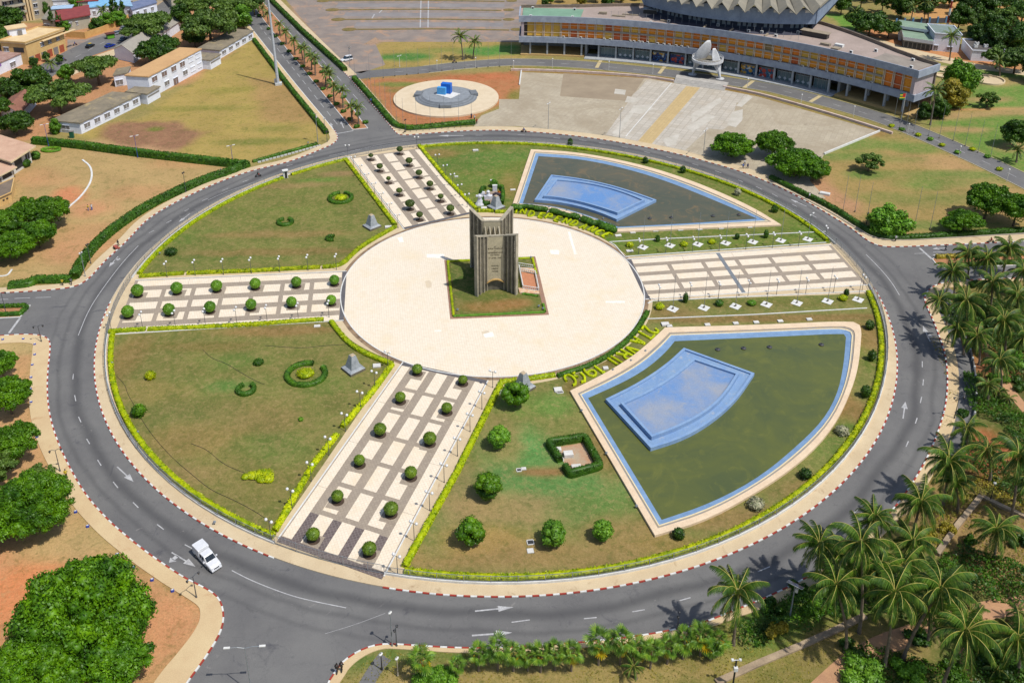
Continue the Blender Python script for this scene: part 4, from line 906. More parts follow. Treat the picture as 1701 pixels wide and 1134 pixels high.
# fence round the island
def fence(a0,a1,label,gate=False):
 """a0 -> a1 counterclockwise angles; posts every 4 m"""
 pts=resample([((RF(a))*math.cos(a),RF(a)*math.sin(a))for a in np.linspace(a0,a1,200)],4.0);c=pts[0]
 t=thing('gate_fence'if gate else 'railing_fence',label,'gate'if gate else 'fence',c,0,'railings round the island')
 sh=lambda p:(p[0]-c[0],p[1]-c[1])
 zb=H1+(.0 if gate else .42);H=1.9 if gate else 1.25
 pm=MB();pm.box((0,0,H/2),(.1,.1,H));pme=pm.mesh('post',M_steel)
 if not gate:
  mb=MB();q=[sh(p)for p in resample(pts,2.0)];ribbon(mb,q,.3,H1,H1+.42);mb.build('low_wall',M_white,t)
 bars=MB()
 for i,p in enumerate(pts):
  link('post',pme,t,(*sh(p),zb))
  if i==len(pts)-1:break
  a,b=sh(p),sh(pts[i+1]);rz=math.atan2(b[1]-a[1],b[0]-a[0]);L=math.dist(a,b);m=((a[0]+b[0])/2,(a[1]+b[1])/2)
  for z in(.12,H-.12):
   r=MB();r.box((0,0,0),(L-.1,.05,.06));r.build('rail',M_steel,t,(*m,zb+z),rz)
  for k in range(1,int(L/.2)):
   f=k*.2/L;bars.box((a[0]+(b[0]-a[0])*f,a[1]+(b[1]-a[1])*f,zb+H/2),(.03,.03,H-.12),rz)
 tag(bars.build('bars',M_steel,t),kind='stuff')
 return t
gang={k:(ang(Q(1,0)),ang(Q(1,1)))for k,Q in AVE.items()}
def mod(a):return a%(2*math.pi)
gE=sorted([gang['eastern'][0],gang['eastern'][1]]);gN=sorted(gang['northern']);gW=sorted(mod(v)for v in gang['western']);gS=sorted(mod(v)for v in gang['southern'])
fence(gE[1],gN[0],'long curved grey railing behind the northern pool')
fence(gN[1],gW[0],'long curved grey railing along the northwest lawn')
fence(gW[1],gS[0],'long curved grey railing on white wall along the southwest lawn')
fence(gS[1],gE[0]+2*math.pi,'long curved grey railing on white wall round the southern pool')
fence(gE[0],gE[1],'tall grey gate railing closing the eastern avenue',True);fence(gN[0],gN[1],'tall grey gate railing closing the northern avenue',True)
fence(gW[0],gW[1],'tall grey gate railing closing the western avenue',True);fence(gS[0],gS[1],'tall grey gate railing closing the southern avenue',True)
# garden square and monument
sq=WL([(738,433),(748,531),(912,524),(889,427)])
mb=MB();mb.prism(sq,0,H1+.06);tag(mb.build('brick_border',tilemat('brick_border',S(176,132,108),S(150,112,94),S(190,166,144),.3,S(166,140,118))),kind='structure')
cx=sum(p[0]for p in sq)/4;cy=sum(p[1]for p in sq)/4
insq=lambda k:[(cx+(p[0]-cx)*k,cy+(p[1]-cy)*k)for p in sq]
sqo=insq(.91)
LP+=[('e',(*W(770,468),5,6),G_(70,96,40),.8,0),('e',(*W(820,510),7,2.5),G_(150,112,66),.8,0),('e',(*W(850,505),4,2),G_(156,112,70),.7,0)]
mb=MB();mb.prism(sqo,0,H1+.08);tag(mb.build('garden_soil',mat('garden_soil',S(120,104,62),S(86,100,46),.5)),kind='structure')
def lawn_small(name,outline,base,z):
 o=resample(outline+[outline[0]],.6)[:-1];xs=[p[0]for p in o];ys=[p[1]for p in o]
 X,Y=np.meshgrid(np.arange(min(xs),max(xs),.5),np.arange(min(ys),max(ys),.5));C=ground_colours(X,Y,np.array(base),LP).reshape(-1,3);ins=inpoly(X,Y,outline);idx=np.arange(X.size).reshape(X.shape)
 ok=ins[:-1,:-1]&ins[:-1,1:]&ins[1:,1:]&ins[1:,:-1];f=np.stack([idx[:-1,:-1],idx[:-1,1:],idx[1:,1:],idx[1:,:-1]],-1)[ok]
 me=bpy.data.meshes.new(name);me.from_pydata(np.stack([X.ravel(),Y.ravel(),np.full(X.size,z)],1).tolist(),[],f.tolist());me.materials.append(M_lawn)
 at=me.color_attributes.new('Col','FLOAT_COLOR','POINT');at.data.foreach_set('color',np.concatenate([C,np.ones((len(C),1))],1).astype(np.float32).ravel());return tag(link(name,me),kind='structure')
lawn_small('monument_lawn',sqo,G_(104,110,54),H1+.11)
hq=insq(.93)
for(a,b),nm in(((0,1),'left'),((1,2),'front'),((0,3),'back')):
 hedge('border_hedge',[hq[a],hq[b]],.5,.4,L_lime if nm!='front'else L_bright,'low bright hedge along the %s edge of the monument garden'%nm,group='hedges of the monument garden',size=.12)
hedge('border_hedge',[hq[3],tuple(np.array(hq[3])*.68+np.array(hq[2])*.32)],.5,.4,L_lime,'short bright hedge at the back right corner of the monument garden',group='hedges of the monument garden',size=.12)
hedge('border_hedge',[tuple(np.array(hq[3])*.14+np.array(hq[2])*.86),hq[2]],.5,.45,L_bright,'short green hedge at the front right corner of the monument garden',group='hedges of the monument garden',size=.12)
hedge('border_hedge',WL([(868,490),(880,492),(894,494)]),.5,.45,L_bright,'short green hedge along the front of the orange ramp',group='hedges of the monument garden',size=.12)
M_conc=mat('board_concrete',S(196,186,164),S(162,154,134),.7,.9,.25,6.,dirt=(S(96,90,78),1.1,.62))
M_conc2=mat('dark_concrete',S(134,128,110),S(104,98,86),.8,.9,.25,6.,dirt=(S(66,62,56),1.3,.6))
M_plq=mat('inscribed_face',S(210,198,166),S(186,176,148),.5,.85,.15,5.,dirt=(S(112,104,88),.6,.64))
mon=thing('independence_monument','tall concrete monument of two winged walls with openwork ribs','monument',(0,0,H1+.1))
FL,FIL,FIR,FR=(-3.6,-4.3),(-1.15,-1.75),(2.75,-1.55),(5.45,-3.85)
BL_,BIL,BIR,BR=(-4.5,8.6),(-1.7,5.3),(2.15,5.25),(4.9,9.2)
def wall_quad(mb,a,b,th,z0a,z1a,z0b=None,z1b=None):
 z0b=z0a if z0b is None else z0b;z1b=z1a if z1b is None else z1b
 L=math.dist(a,b);n=(-(b[1]-a[1])/L*th/2,(b[0]-a[0])/L*th/2)
 vs=[(a[0]-n[0],a[1]-n[1],z0a),(b[0]-n[0],b[1]-n[1],z0b),(b[0]+n[0],b[1]+n[1],z0b),(a[0]+n[0],a[1]+n[1],z0a),
 (a[0]-n[0],a[1]-n[1],z1a),(b[0]-n[0],b[1]-n[1],z1b),(b[0]+n[0],b[1]+n[1],z1b),(a[0]+n[0],a[1]+n[1],z1a)]
 mb.add(vs,[(0,3,2,1),(4,5,6,7),(0,1,5,4),(1,2,6,5),(2,3,7,6),(3,0,4,7)])
ZC,ZW=13.75,15.1
def wing(inner,outer,front,zin,zout):
 """a wing: openwork wall between upright ribs, a coping along its rising top"""
 L=math.dist(inner,outer);d=((outer[0]-inner[0])/L,(outer[1]-inner[1])/L);at=lambda s:(inner[0]+d[0]*s,inner[1]+d[1]*s);zt=lambda s:zin+(zout-zin)*s/L
 n=(-d[1],d[0])
 ribs=[0.12,L*.34,L*.66,L-.2]
 for i,s in enumerate(ribs):
  mb=MB();wd=.2 if i<3 else .38;dep=.75 if i<3 else .85
  p=at(s);rz=math.atan2(d[1],d[0]);h=zt(s)-.1
  mb.box((p[0],p[1],h/2),(wd,dep,h),rz);mb.build('rib',M_conc,mon)
 lat=MB()
 for i in range(3):
  s0,s1=ribs[i]+.1,ribs[i+1]-(.1 if i<2 else .19);mid=(s0+s1)/2;hw=.11
  top=lambda s:zt(s)-.3
  wall_quad(lat,at(s0),at(mid-hw),.16,0,top(s0),0,top(mid));wall_quad(lat,at(mid+hw),at(s1),.16,0,top(mid),0,top(s1))
  z=.6+(i%2)*.22;k=0
  lat_z=0.0
  while z<top(mid)-.2:
   wall_quad(lat,at(mid-hw),at(mid+hw),.15,lat_z,z);lat_z=z+(.24 if rng.random()<.75 else .01);z+=.46
  wall_quad(lat,at(mid-hw),at(mid+hw),.15,lat_z,top(mid))
 lat.build('openwork_panel',M_conc2,mon)
 mb=MB();wall_quad(mb,at(0),at(L),.8,zt(0)-.12,zt(0)+.12,zt(L)-.12,zt(L)+.12);mb.build('wing_coping',M_conc,mon)
wing(FIL,FL,True,ZC,ZW);wing(FIR,FR,True,ZC,ZW);wing(BIL,BL_,False,ZC,ZW+.1);wing(BIR,BR,False,ZC,ZW+.1)
mb=MB();wall_quad(mb,FIL,FIR,.5,3.0,ZC-.1);o_=mb.build('front_wall',M_plq,mon)
mb=MB();wall_quad(mb,FIL,FIR,.56,ZC-.15,ZC+.1);mb.build('front_coping',M_conc,mon)
mb=MB();wall_quad(mb,BIL,BIR,.5,0,ZC-.1);mb.build('back_wall',M_plq,mon)
mb=MB();wall_quad(mb,BIL,BIR,.56,ZC-.15,ZC+.1);mb.build('back_coping',M_conc,mon)
fx=lambda t:(FIL[0]+(FIR[0]-FIL[0])*t,FIL[1]+(FIR[1]-FIL[1])*t);mb=MB();ar=MB();N=16
for i in range(N):
 t0,t1=i/N,(i+1)/N;z0=2.2+.85*math.sin(math.pi*t0)**.8;z1=2.2+.85*math.sin(math.pi*t1)**.8
 wall_quad(mb,fx(t0),fx(t1),.48,z0,3.02,z1,3.02);a,b=fx(t0),fx(t1)
 wall_quad(ar,(a[0],a[1]-.3),(b[0],b[1]-.3),.7,z0-.22,z0,z1-.22,z1)
mb.build('arch_spandrel',M_plq,mon);ar.build('arch_canopy',mat('ochre_canopy',S(212,176,112),S(190,156,98),.9),mon)
mb=MB();wall_quad(mb,(FIL[0],FIL[1]+.55),(FIR[0],FIR[1]+.55),.2,0,3.0);mb.build('relief_ground',mat('slate_relief',S(96,94,92),S(70,68,68),1.5,.7,.4,9.),mon)
gm=mat('gilt_relief',S(188,156,90),S(150,120,70),2.,.5,.1,9.)
mb=MB()
for k in range(9):
 t=.12+k*.095;p=fx(t);mb.tube([(p[0],p[1]+.36,.5+.3*(k%3)),(p[0]+.18,p[1]+.34,1.1+.25*((k*2)%3)),(p[0]+.28,p[1]+.36,.75+.2*(k%2))],.06,5)
mb.build('relief_figures',gm,mon)
for k in range(4):
 a=np.array(fx(.1+k*.265));b=np.array(BIL)+(np.array(BIR)-np.array(BIL))*(.1+k*.265);mb=MB();pr=8
 for i in range(pr):
  t0,t1=i/pr,(i+1)/pr;q=lambda t:tuple((a*(1-t)+b*t).tolist());z=lambda t:12.6-1.3*math.sin(math.pi*t)
  wall_quad(mb,(q(t0)[0],q(t0)[1]+.0),q(t1),.22,z(t0)-1.2,z(t0),z(t1)-1.2,z(t1))
 mb.build('tie_beam',M_conc,mon)
mb=MB();mb.prism([FIL,FIR,BIR,BIL],0,9.5);mb.build('core_block',M_conc2,mon)
M_let=plain('bronze_letters',S(128,116,92),.6)
def text_mesh(s,size,m,depth=.03,align='CENTER'):
 cu=bpy.data.curves.new('lettering','FONT');cu.body=s;cu.size=size;cu.extrude=depth;cu.align_x=align;cu.resolution_u=2
 o=bpy.data.objects.new('lettering',cu);COL.objects.link(o);bpy.context.view_layer.update()
 me=bpy.data.meshes.new_from_object(o.evaluated_get(bpy.context.evaluated_depsgraph_get()));me.name='lettering';bpy.data.objects.remove(o);me.materials.clear();me.materials.append(m);return me
fz=math.atan2(FIR[1]-FIL[1],FIR[0]-FIL[0]);fc=fx(.47)
for s,z,size in(('LE',11.05,.34),('PEUPLE TOGOLAIS',10.55,.42),('A',10.05,.3),("L'INDEPENDANCE",9.5,.5),('DU TOGO',8.95,.42),('27 AVRIL 1960',8.2,.46),('TRAVAIL',6.2,.42),('LIBERTE',5.5,.42),('PATRIE',4.8,.44)):
 o=link('lettering',text_mesh(s,size,M_let),mon,(fc[0]+math.sin(fz)*.3,fc[1]-.27,z));o.rotation_euler=(math.pi/2,0,fz)
rp=thing('ramp','orange tiled ramp with white balustrades right of the monument','ramp',(*W(880,468),H1+.1));ro=rp.location
def rel(px,z=0):p=W(*px);return(p[0]-ro[0],p[1]-ro[1])
mb=MB();mb.prism([rel((866,455)),rel((868,481)),rel((894,484)),rel((888,459))],0,.32);mb.build('ramp_floor',tilemat('orange_tiles',S(214,146,106),S(200,132,94),S(188,140,110),.3,None,.2),rp)
mb=MB();mb.prism([rel((864,447)),rel((865,454)),rel((889,457)),rel((887,449))],0,.3);mb.build('step_flight',tilemat('stripe_tiles',S(226,170,124),S(236,214,186),S(200,170,140),.4,None,.2),rp)
mb=MB();mb.prism([rel((861,481)),rel((863,489)),rel((896,491)),rel((895,485))],0,.3);mb.build('step_flight',tilemat('stripe_tiles',(0,0,0),(0,0,0),(0,0,0)),rp)
for line in([(862,447),(869,482)],[(862,452),(888,458)],[(868,482),(894,486)],[(889,457),(895,486)],[(861,444),(885,448)]):
 P=[rel(p)for p in line];a,b=P;L=math.dist(a,b);n=max(2,int(L/.45));rz=math.atan2(b[1]-a[1],b[0]-a[0]);mb=MB();bal=MB()
 mb.box(((a[0]+b[0])/2,(a[1]+b[1])/2,1.0),(L,.16,.1),rz);mb.box(((a[0]+b[0])/2,(a[1]+b[1])/2,.36),(L,.16,.08),rz);mb.build('handrail',M_white,rp)
 for k in range(n+1):t=k/n;bal.box((a[0]+(b[0]-a[0])*t,a[1]+(b[1]-a[1])*t,.68),(.1,.1,.58),rz)
 bal.build('balusters',M_white,rp)
# obelisks
M_obel=mat('grey_marble',S(176,182,186),S(146,152,158),1.1,.6,.1,6.,dirt=(S(110,116,120),1.5,.64))
def obelisk(px,label):
 c=W(*px);t=thing('truncated_obelisk',label,'obelisk',(*c,H1),.1,'grey obelisks at the corners of the plaza')
 def frus(mb,w0,w1,z0,z1):
  v=[]
  for w__,z in((w0,z0),(w1,z1)):v+=[(-w__,-w__,z),(w__,-w__,z),(w__,w__,z),(-w__,w__,z)]
  mb.add(v,[(0,1,5,4),(1,2,6,5),(2,3,7,6),(3,0,4,7),(4,5,6,7)])
 mb=MB();frus(mb,1.75,1.7,0,.55);mb.build('plinth',M_conc2,t);mb=MB();frus(mb,1.72,1.2,.55,.85);mb.build('plinth_cap',M_obel,t)
 mb=MB();frus(mb,1.12,.48,.85,3.5);mb.build('shaft',M_obel,t);mb=MB();frus(mb,.46,.3,3.5,3.62);mb.build('cap',mat('tan_stone',S(206,186,156),None,1.),t)
 t.rotation_euler=(0,0,math.radians(40))
for px,l in(((587,615),'grey truncated obelisk on the southwest lawn beside the big hedge ring'),((618,378),'grey truncated obelisk on the northwest lawn'),((824,346),'grey truncated obelisk beside the white draped statue'),((869,645),'grey truncated obelisk half behind the round tree')):obelisk(px,l)
# topiary
def crown_small(name,r,h,m,n=900,size=.12):
 d=rng.normal(size=(n,3));d/=np.linalg.norm(d,axis=1)[:,None];sc_=np.array([r,r,h/2])
 v,f=ICO2;core=[tuple(p*sc_*.97*(1+rng.uniform(-.03,.03))+np.array([0,0,h/2]))for p in v]
 sq_=lambda q:q*np.where(q[:,2:]<0,np.array([[.93,.93,.9]]),np.array([[1,1,1]]))
 return leafmesh(name,sq_(d)*sc_*rng.uniform(.95,1.04,n)[:,None]+np.array([0,0,h/2]),d,size,m,(core,f))
top_me=[crown_small('crown',1.22,2.3,L_top),crown_small('crown',1.22,2.1,L_top),crown_small('crown',1.2,2.4,L_bright)]
topN_me=[crown_small('crown',1.15,1.9,L_topN),crown_small('crown',1.15,1.7,L_topN)]
tr=MB();tr.tube([(0,0,0),(.02,.01,1.0)],[.09,.07],7);tr_me=tr.mesh('trunk',M_bark)
bd=MB();bd.lathe([(1.05,0),(1.05,.03)],20);bed_me=bd.mesh('soil_disc',mat('dark_soil',S(92,74,60),S(70,58,48),2.))
pd=MB();pd.box((0,0,0),(2.9,2.9,.03));pad_me=pd.mesh('tile_pad',M_grey)
def topiary(px,r_px,label,group,mes,trunk=.55,pad=True,rz=0.0,squash=1.0):
 c=W(*px);k=r_px/ppm(*c)/1.22;t=thing('topiary_tree',label,'topiary tree',(*c,H1+.04),random.uniform(0,6),group)
 link('crown',random.choice(mes),t,(0,0,trunk*.8),0,(k,k,k*squash));link('trunk',tr_me,t,(0,0,0),0,(1,1,trunk+.3))
 t.rotation_euler=(0,0,rz);link('soil_disc',bed_me,t,(0,0,.016))
 if pad:link('tile_pad',pad_me,t,(.35,.0,-.005))
 return t
GT='round topiary trees in rows along the avenues'
for row,(nm,lst)in enumerate((('far',[(556,474),(493,477.5),(425,480.5),(361,484.5),(295,488.5),(230,493)]),('near',[(551,507),(485,510.5),(418,515),(350,519.5),(282,524),(214,528)]))):
 for i,p in enumerate(lst):topiary(p,8.3+i*.4,'round topiary tree on the western avenue, %s row, %s from the plaza'%(nm,ORD[i]),GT,[top_me[2]],.2,True,0.02,1.0)
for nm,lst in(('left',[(693.4,622),(665.5,669),(632,723.5),(597.7,774),(561.5,834),(521,898)]),('right',[(769,639),(742.6,687),(714.4,739),(683,795),(650,856),(614,922)])):
 for i,p in enumerate(lst):topiary(p,(8.8,8.8,10.5,9.2,10,11.4)[i]if nm=='left'else(7.8,9,11,10.3,12.2,12)[i],'round topiary tree on the southern avenue, %s row, %s from the plaza'%(nm,ORD[i]),GT,top_me[:2],.35,True,-1.9)
for nm,lst in(('left',[(697.3,367),(681.3,349.5),(663.7,326),(645.8,305.5),(631.3,286),(616.6,267)]),('right',[(748.5,357),(732.2,336),(714.4,315.5),(696.3,297),(680,277),(664.4,257.5)])):
 for i,p in enumerate(lst):topiary(p,(6,8.5,5.7,4.2,5.6,4.5)[i]if nm=='left'else(7,5.2,6,6,6.2,5.6)[i],'dark mushroom-shaped topiary on the northern avenue, %s row, %s from the plaza'%(nm,ORD[i]),GT,topN_me,1.2,True,1.9)
# beds, rings and bushes on the lawns
def arc_hedge(px,rx,ry,a0,a1,label,w=.9,h=.75,m=L_hedge,name='hedge_ring'):
 c=W(*px);pts=[(c[0]+rx*math.cos(math.radians(a)),c[1]+ry*math.sin(math.radians(a)))for a in np.linspace(a0,a1,40)];hedge(name,pts,w,h,m,label,'hedge ring',H1,30,.13)
def mound(px,r,h,m,label,name='round_bush',n=700,sy=1.0,cat='bush',group=None,size=.13):
 c=W(*px);me=blobs_mesh(name,[(0,0,h*.42,r,h/r*.55)],n,size,m,.93);tag(link(name,me,None,(*c,H1),0,(1,sy,1)),label,cat,group)
arc_hedge((509,624),3.7,3.5,75,400,'large dark hedge ring round the lime mound, southwest lawn',1.0);mound((508,624),1.75,1.1,L_lime,'lime mound inside the large hedge ring',n=900,sy=.9)
arc_hedge((566,331),3.0,3.1,100,440,'dark hedge ring round the lime mound, northwest lawn',.9);mound((567,331),1.7,1.0,L_lime,'lime mound inside the northern hedge ring',n=700)
arc_hedge((409,649),1.55,1.6,120,420,'small open hedge ring on the southwest lawn',.85);arc_hedge((474,371),1.75,1.7,110,430,'small open hedge ring on the northwest lawn',.9);arc_hedge((551,398),1.1,1.0,60,300,'smallest hedge curl near the northwestern obelisk',.9)
mound((430,605),1.0,1.0,L_hedge,'small dark dome bush right of the open hedge ring');mound((251,629),1.05,1.6,L_lime,'lone lime ball bush on the southwest lawn')
mound((232,690),1.3,2.2,L_tree,'small leafy shrub near the curved fence, southwest lawn','shrub',500,size=.22);mound((500,699),.5,.6,L_bright,'tiny shrub in the grass right of the lime teardrop','shrub',120)
mound((285,423),1.5,1.6,L_tree3,'low dark shrub at the western corner of the northwest lawn','shrub',400,size=.2)
c=W(434,793);tp=[(c[0]-3.6,c[1]-.2),(c[0]-1.5,c[1]+1.1),(c[0]+1.4,c[1]+1.5),(c[0]+2.3,c[1]+.9),(c[0]+2.2,c[1]-.9),(c[0]+1.2,c[1]-1.7),(c[0]-1.0,c[1]-1.2)]
bl=[(x-c[0],y-c[1],.25,r,.55)for x,y,r in((c[0]-2.6,c[1]-.1,.75),(c[0]-1.5,c[1]+.1,1.0),(c[0]-.3,c[1]+.2,1.2),(c[0]+.8,c[1]+.3,1.3),(c[0]+1.2,c[1]-.6,1.2),(c[0]+.3,c[1]-.7,1.0))]
tag(link('teardrop_bed',blobs_mesh('teardrop_bed',bl,1800,.13,L_lime,.95),None,(*c,H1)),'bright lime teardrop-shaped bush bed on the southwest lawn','bush')
for i,(px,m,h)in enumerate((((1046,410),L_lime,1.2),((1136,409),L_lime,1.1),((1182.6,405),L_lime,1.1),((1095.5,514),L_lime,1.5),((1194.6,508),L_hedge,1.4),((1248.6,507),L_bright,1.1),((1400,499),L_lime,1.2),((1138,503),L_tree3,2.6),((1405,492),L_tree3,1.8),((1092,402),L_tree3,1.8),((1224,398),L_tree3,1.6),((1272,396),L_tree3,2.4))):
 mound(px,.95 if m!=L_tree3 else .6,h,m,'%s bush in the bed %s the eastern avenue, %s counted from the left'%({L_lime:'lime ball',L_hedge:'dark ball',L_bright:'green ball',L_tree3:'slim dark'}[m],'north of'if px[1]<450 else 'south of',ORD[i]),n=300,group=None)
for i,(px,r,h,m)in enumerate((((1444,547),.9,2.0,L_tree3),((1447,599),.8,2.4,L_tree3),((1436,660),.9,2.6,L_tree3),((1337,794),1.0,1.8,L_tree3),((1127,894),.9,1.8,L_tree3),((1398,721),1.2,1.5,L_pale),((1255,843),1.3,1.7,L_pale),((947,243),.8,2.4,L_tree3),((1072,272),.8,2.0,L_tree3),((1134,288),.8,2.2,L_tree3),((1225,325),.9,2.0,L_pale),((1286,353),.9,2.0,L_tree3))):
 mound(px,r,h,m,'%s shrub between the %s pool and the curved fence, %s in order'%('pale flowering'if m is L_pale else 'dark airy','southern'if px[1]>450 else 'northern',ORD[i if i<7 else i-7]),'shrub',260,size=.2,group='shrubs behind the pools')
def round_tree(px,rpx,label,group='round trees on the southeastern lawn',m=None):
 c=W(*px);r=rpx/ppm(*c);t=thing('round_tree',label,'tree',(*c,H1),0,group)
 bl=[]
 for k in range(34):
  d=rng.normal(size=3);d/=np.linalg.norm(d);bl.append((d[0]*r*.62,d[1]*r*.62,r*1.1+d[2]*r*.55,r*rng.uniform(.3,.46),.9))
 link('crown',blobs_mesh('crown',bl,2600,.16,m or L_bright,.82),t)
 mb=MB();mb.tube([(0,0,0),(.05,.03,r*.5),(0,0,r)],[.16,.12,.08],7);mb.build('trunk',M_bark,t)
for px,r,l in(((856,676),25,'round green tree in front of the southeastern obelisk'),((829,744),20,'small round tree below the obelisk tree, near the lime hedge'),((810,829),25,'round green tree with thin crown, middle of the southeast lawn'),((783,905),26,'round green tree near the fence, closest to the southern avenue'),((919,907),24,'round green tree beside the white box cover'),((1001,897),18,'smallest round tree near the corner of the southern pool')):round_tree(px,r,l,None,L_tree if r>24 else L_bright)
e=WL([(911,741),(971,731),(997,779),(947,793)])
hedge('enclosure_hedge',[tuple(np.array(e[0])*.45+np.array(e[3])*.55),e[0],e[1],e[2],e[3],tuple(np.array(e[0])*.25+np.array(e[3])*.75)],1.0,1.3,L_hedge,'square dark hedge enclosure round the pump yard on the southeast lawn',dens=34,size=.14)
cxe=sum(p[0]for p in e)/4;cye=sum(p[1]for p in e)/4
mb=MB();mb.prism([(cxe+(p[0]-cxe)*.8,cye+(p[1]-cye)*.8)for p in e],0,H1+.06);tag(mb.build('pump_yard_slab',mat('yard_concrete',S(186,172,146),S(198,146,110),.35,.9,.2,5.)),kind='structure')
M_box=mat('white_box',S(236,234,228),S(214,212,206),1.,.7)
def cover(px,d,label,open_=False,rz=0.0,h=.16,grp='white concrete covers in the lawns'):
 c=W(*px);t=thing('concrete_cover',label,'cover',(*c,H1+.02),rz,grp);mb=MB()
 if open_:
  for a,b,e1,e2 in((0,d[1]/2,d[0],.12),(0,-d[1]/2,d[0],.12),(d[0]/2,0,.12,d[1]-.12),(-d[0]/2,0,.12,d[1]-.12)):mb.box((a,b,.07),(e1,e2,.14))
  mb.build('frame',M_box,t);p=MB();p.box((0,0,.02),(d[0]-.12,d[1]-.12,.02));p.build('pit',M_dark,t)
 else:
  mb.box((0,0,h/2),(d[0],d[1],h));mb.build('lid',M_box,t);p=MB();p.box((0,0,-.012),(d[0]*1.12,d[1]*1.12,.05));p.build('frame',M_conc2,t)
for px,d,op,l,h in(((944,758),(1.6,1.2),0,'large white box inside the pump yard, middle',.7),((932,764),(.8,1.0),1,'white open box in the gap of the enclosure hedge',.5),((925,749),(1.5,.9),0,'pale block at the upper left of the pump yard',.4),((957,776),(1.6,.7),0,'flat white slab at the front of the pump yard',.3),
 ((862,782),(.8,.7),1,'open pit frame on the bare patch left of the pump yard',.2),((870,780),(.8,.6),0,'tilted white lid beside the open pit',.2),((881,902),(1.0,.9),1,'open square pit beside the round tree near the fence',.2),((881,916),(1.0,.9),0,'white square lid below the open pit',.12),((927,649),(1.5,1.2),0,'white lid right of the date lettering',.3),((930,652.5),(1.2,.7),1,'open pit under the white lid right of the obelisk',.2),
 ((626,609),(1.5,1.1),0,'white lid right of the southwestern obelisk',.25),((527,543),(1.3,.8),0,'white cover near the dark hedge corner of the western avenue',.2),((562,441),(1.3,.7),0,'white cover behind the hedge at the northwest lawn corner',.2),((645,378.5),(1.6,1.0),0,'white cover right of the northwestern obelisk',.3),((831,653),(1.2,.9),0,'white cover beside the tree at the plaza, southeast lawn',.25),
 ((804,347),(1.5,1.1),0,'white cover below the draped statue',.25),((852,316.5),(1.4,.7),0,'white cover left of the northern pool',.2),((790,251.5),(1.6,.8),0,'white bench-like cover on the far northeast lawn',.4),((822,302),(1.0,.6),1,'small open frame behind the memorial garden',.2),((817,301),(.9,.5),0,'small white cover behind the memorial garden',.3),((758,295),(1.0,.6),0,'small white cover by the lime hedge of the northern avenue',.3),
 ((912,353),(1.1,.9),0,'white spotlight base among the letters, left one',.25),((966,366),(1.1,.9),0,'white spotlight base among the letters, right one',.25),((1027,392.5),(1.5,.9),0,'white cover at the end of the lettering',.2),((1051,387.5),(1.3,.8),0,'white cover right of the lettering end',.2),((1046,418),(1.6,.9),0,'white cover left end of the bed north of the eastern avenue',.2),
 ((1088.5,384.5),(1.3,.9),0,'first white lamp base along the coping of the northern pool',.25),((1130,383),(1.3,.9),0,'second white lamp base along the coping of the northern pool',.25),((1162,382),(1.2,.9),0,'third white lamp base along the coping of the northern pool',.25),((1197.5,380.5),(1.2,.9),0,'fourth white lamp base along the coping of the northern pool',.25),((1245,378.5),(1.2,.9),0,'fifth white lamp base along the coping of the northern pool',.25),
 ((1105,540.5),(1.6,1.2),0,'pair of white lids at the corner of the southern pool, upper',.35),((1112,544),(1.1,.8),0,'pair of white lids at the corner of the southern pool, lower',.35),((1175,541),(1.1,.8),0,'first white lamp base above the southern pool',.25),((1222,538.5),(1.1,.8),0,'second white lamp base above the southern pool',.25),((1256,537),(1.1,.8),0,'third white lamp base above the southern pool',.25),((1296,535),(1.1,.8),0,'fourth white lamp base above the southern pool',.25),((1344,532),(1.1,.8),0,'fifth white lamp base above the southern pool',.25),
 ((1033,617),(1.0,.9),0,'white lamp base between hedge letters R and I',.25),((1006,613),(1.0,.9),0,'white lamp base beside the hedge figure one',.25)):
 cover(px,d,l,bool(op),.1,h)
M_spot=plain('spot_grey',S(150,160,170),.4)
for i,px in enumerate(((1072,587),(1048,603),(1018,618.5),(966,686),(1007,757),(1057,845),(783,446),(760,518),(895,512),(902,606-90),(882,431),(912,348),(941,353),(968,361),(1002,366),(187,607),(230,722),(357,916-44),(512,240+0),(367,285-0),(266,424))):
 c=W(*px);t=thing('spotlight','small grey ground spotlight near the %s, %s of its kind'%('pools'if px[0]>900 else 'monument'if 740<px[0]<910 else 'curved hedge',ORD[i]),'spotlight',(*c,H1),0,'ground spotlights');mb=MB();mb.tube([(0,0,0),(0,0,.45)],.05,6);mb.build('stem',M_black,t)
 mb=MB();mb.box((0,0,.55),(.36,.26,.34),.6,.5);mb.build('lamp_head',M_spot,t)
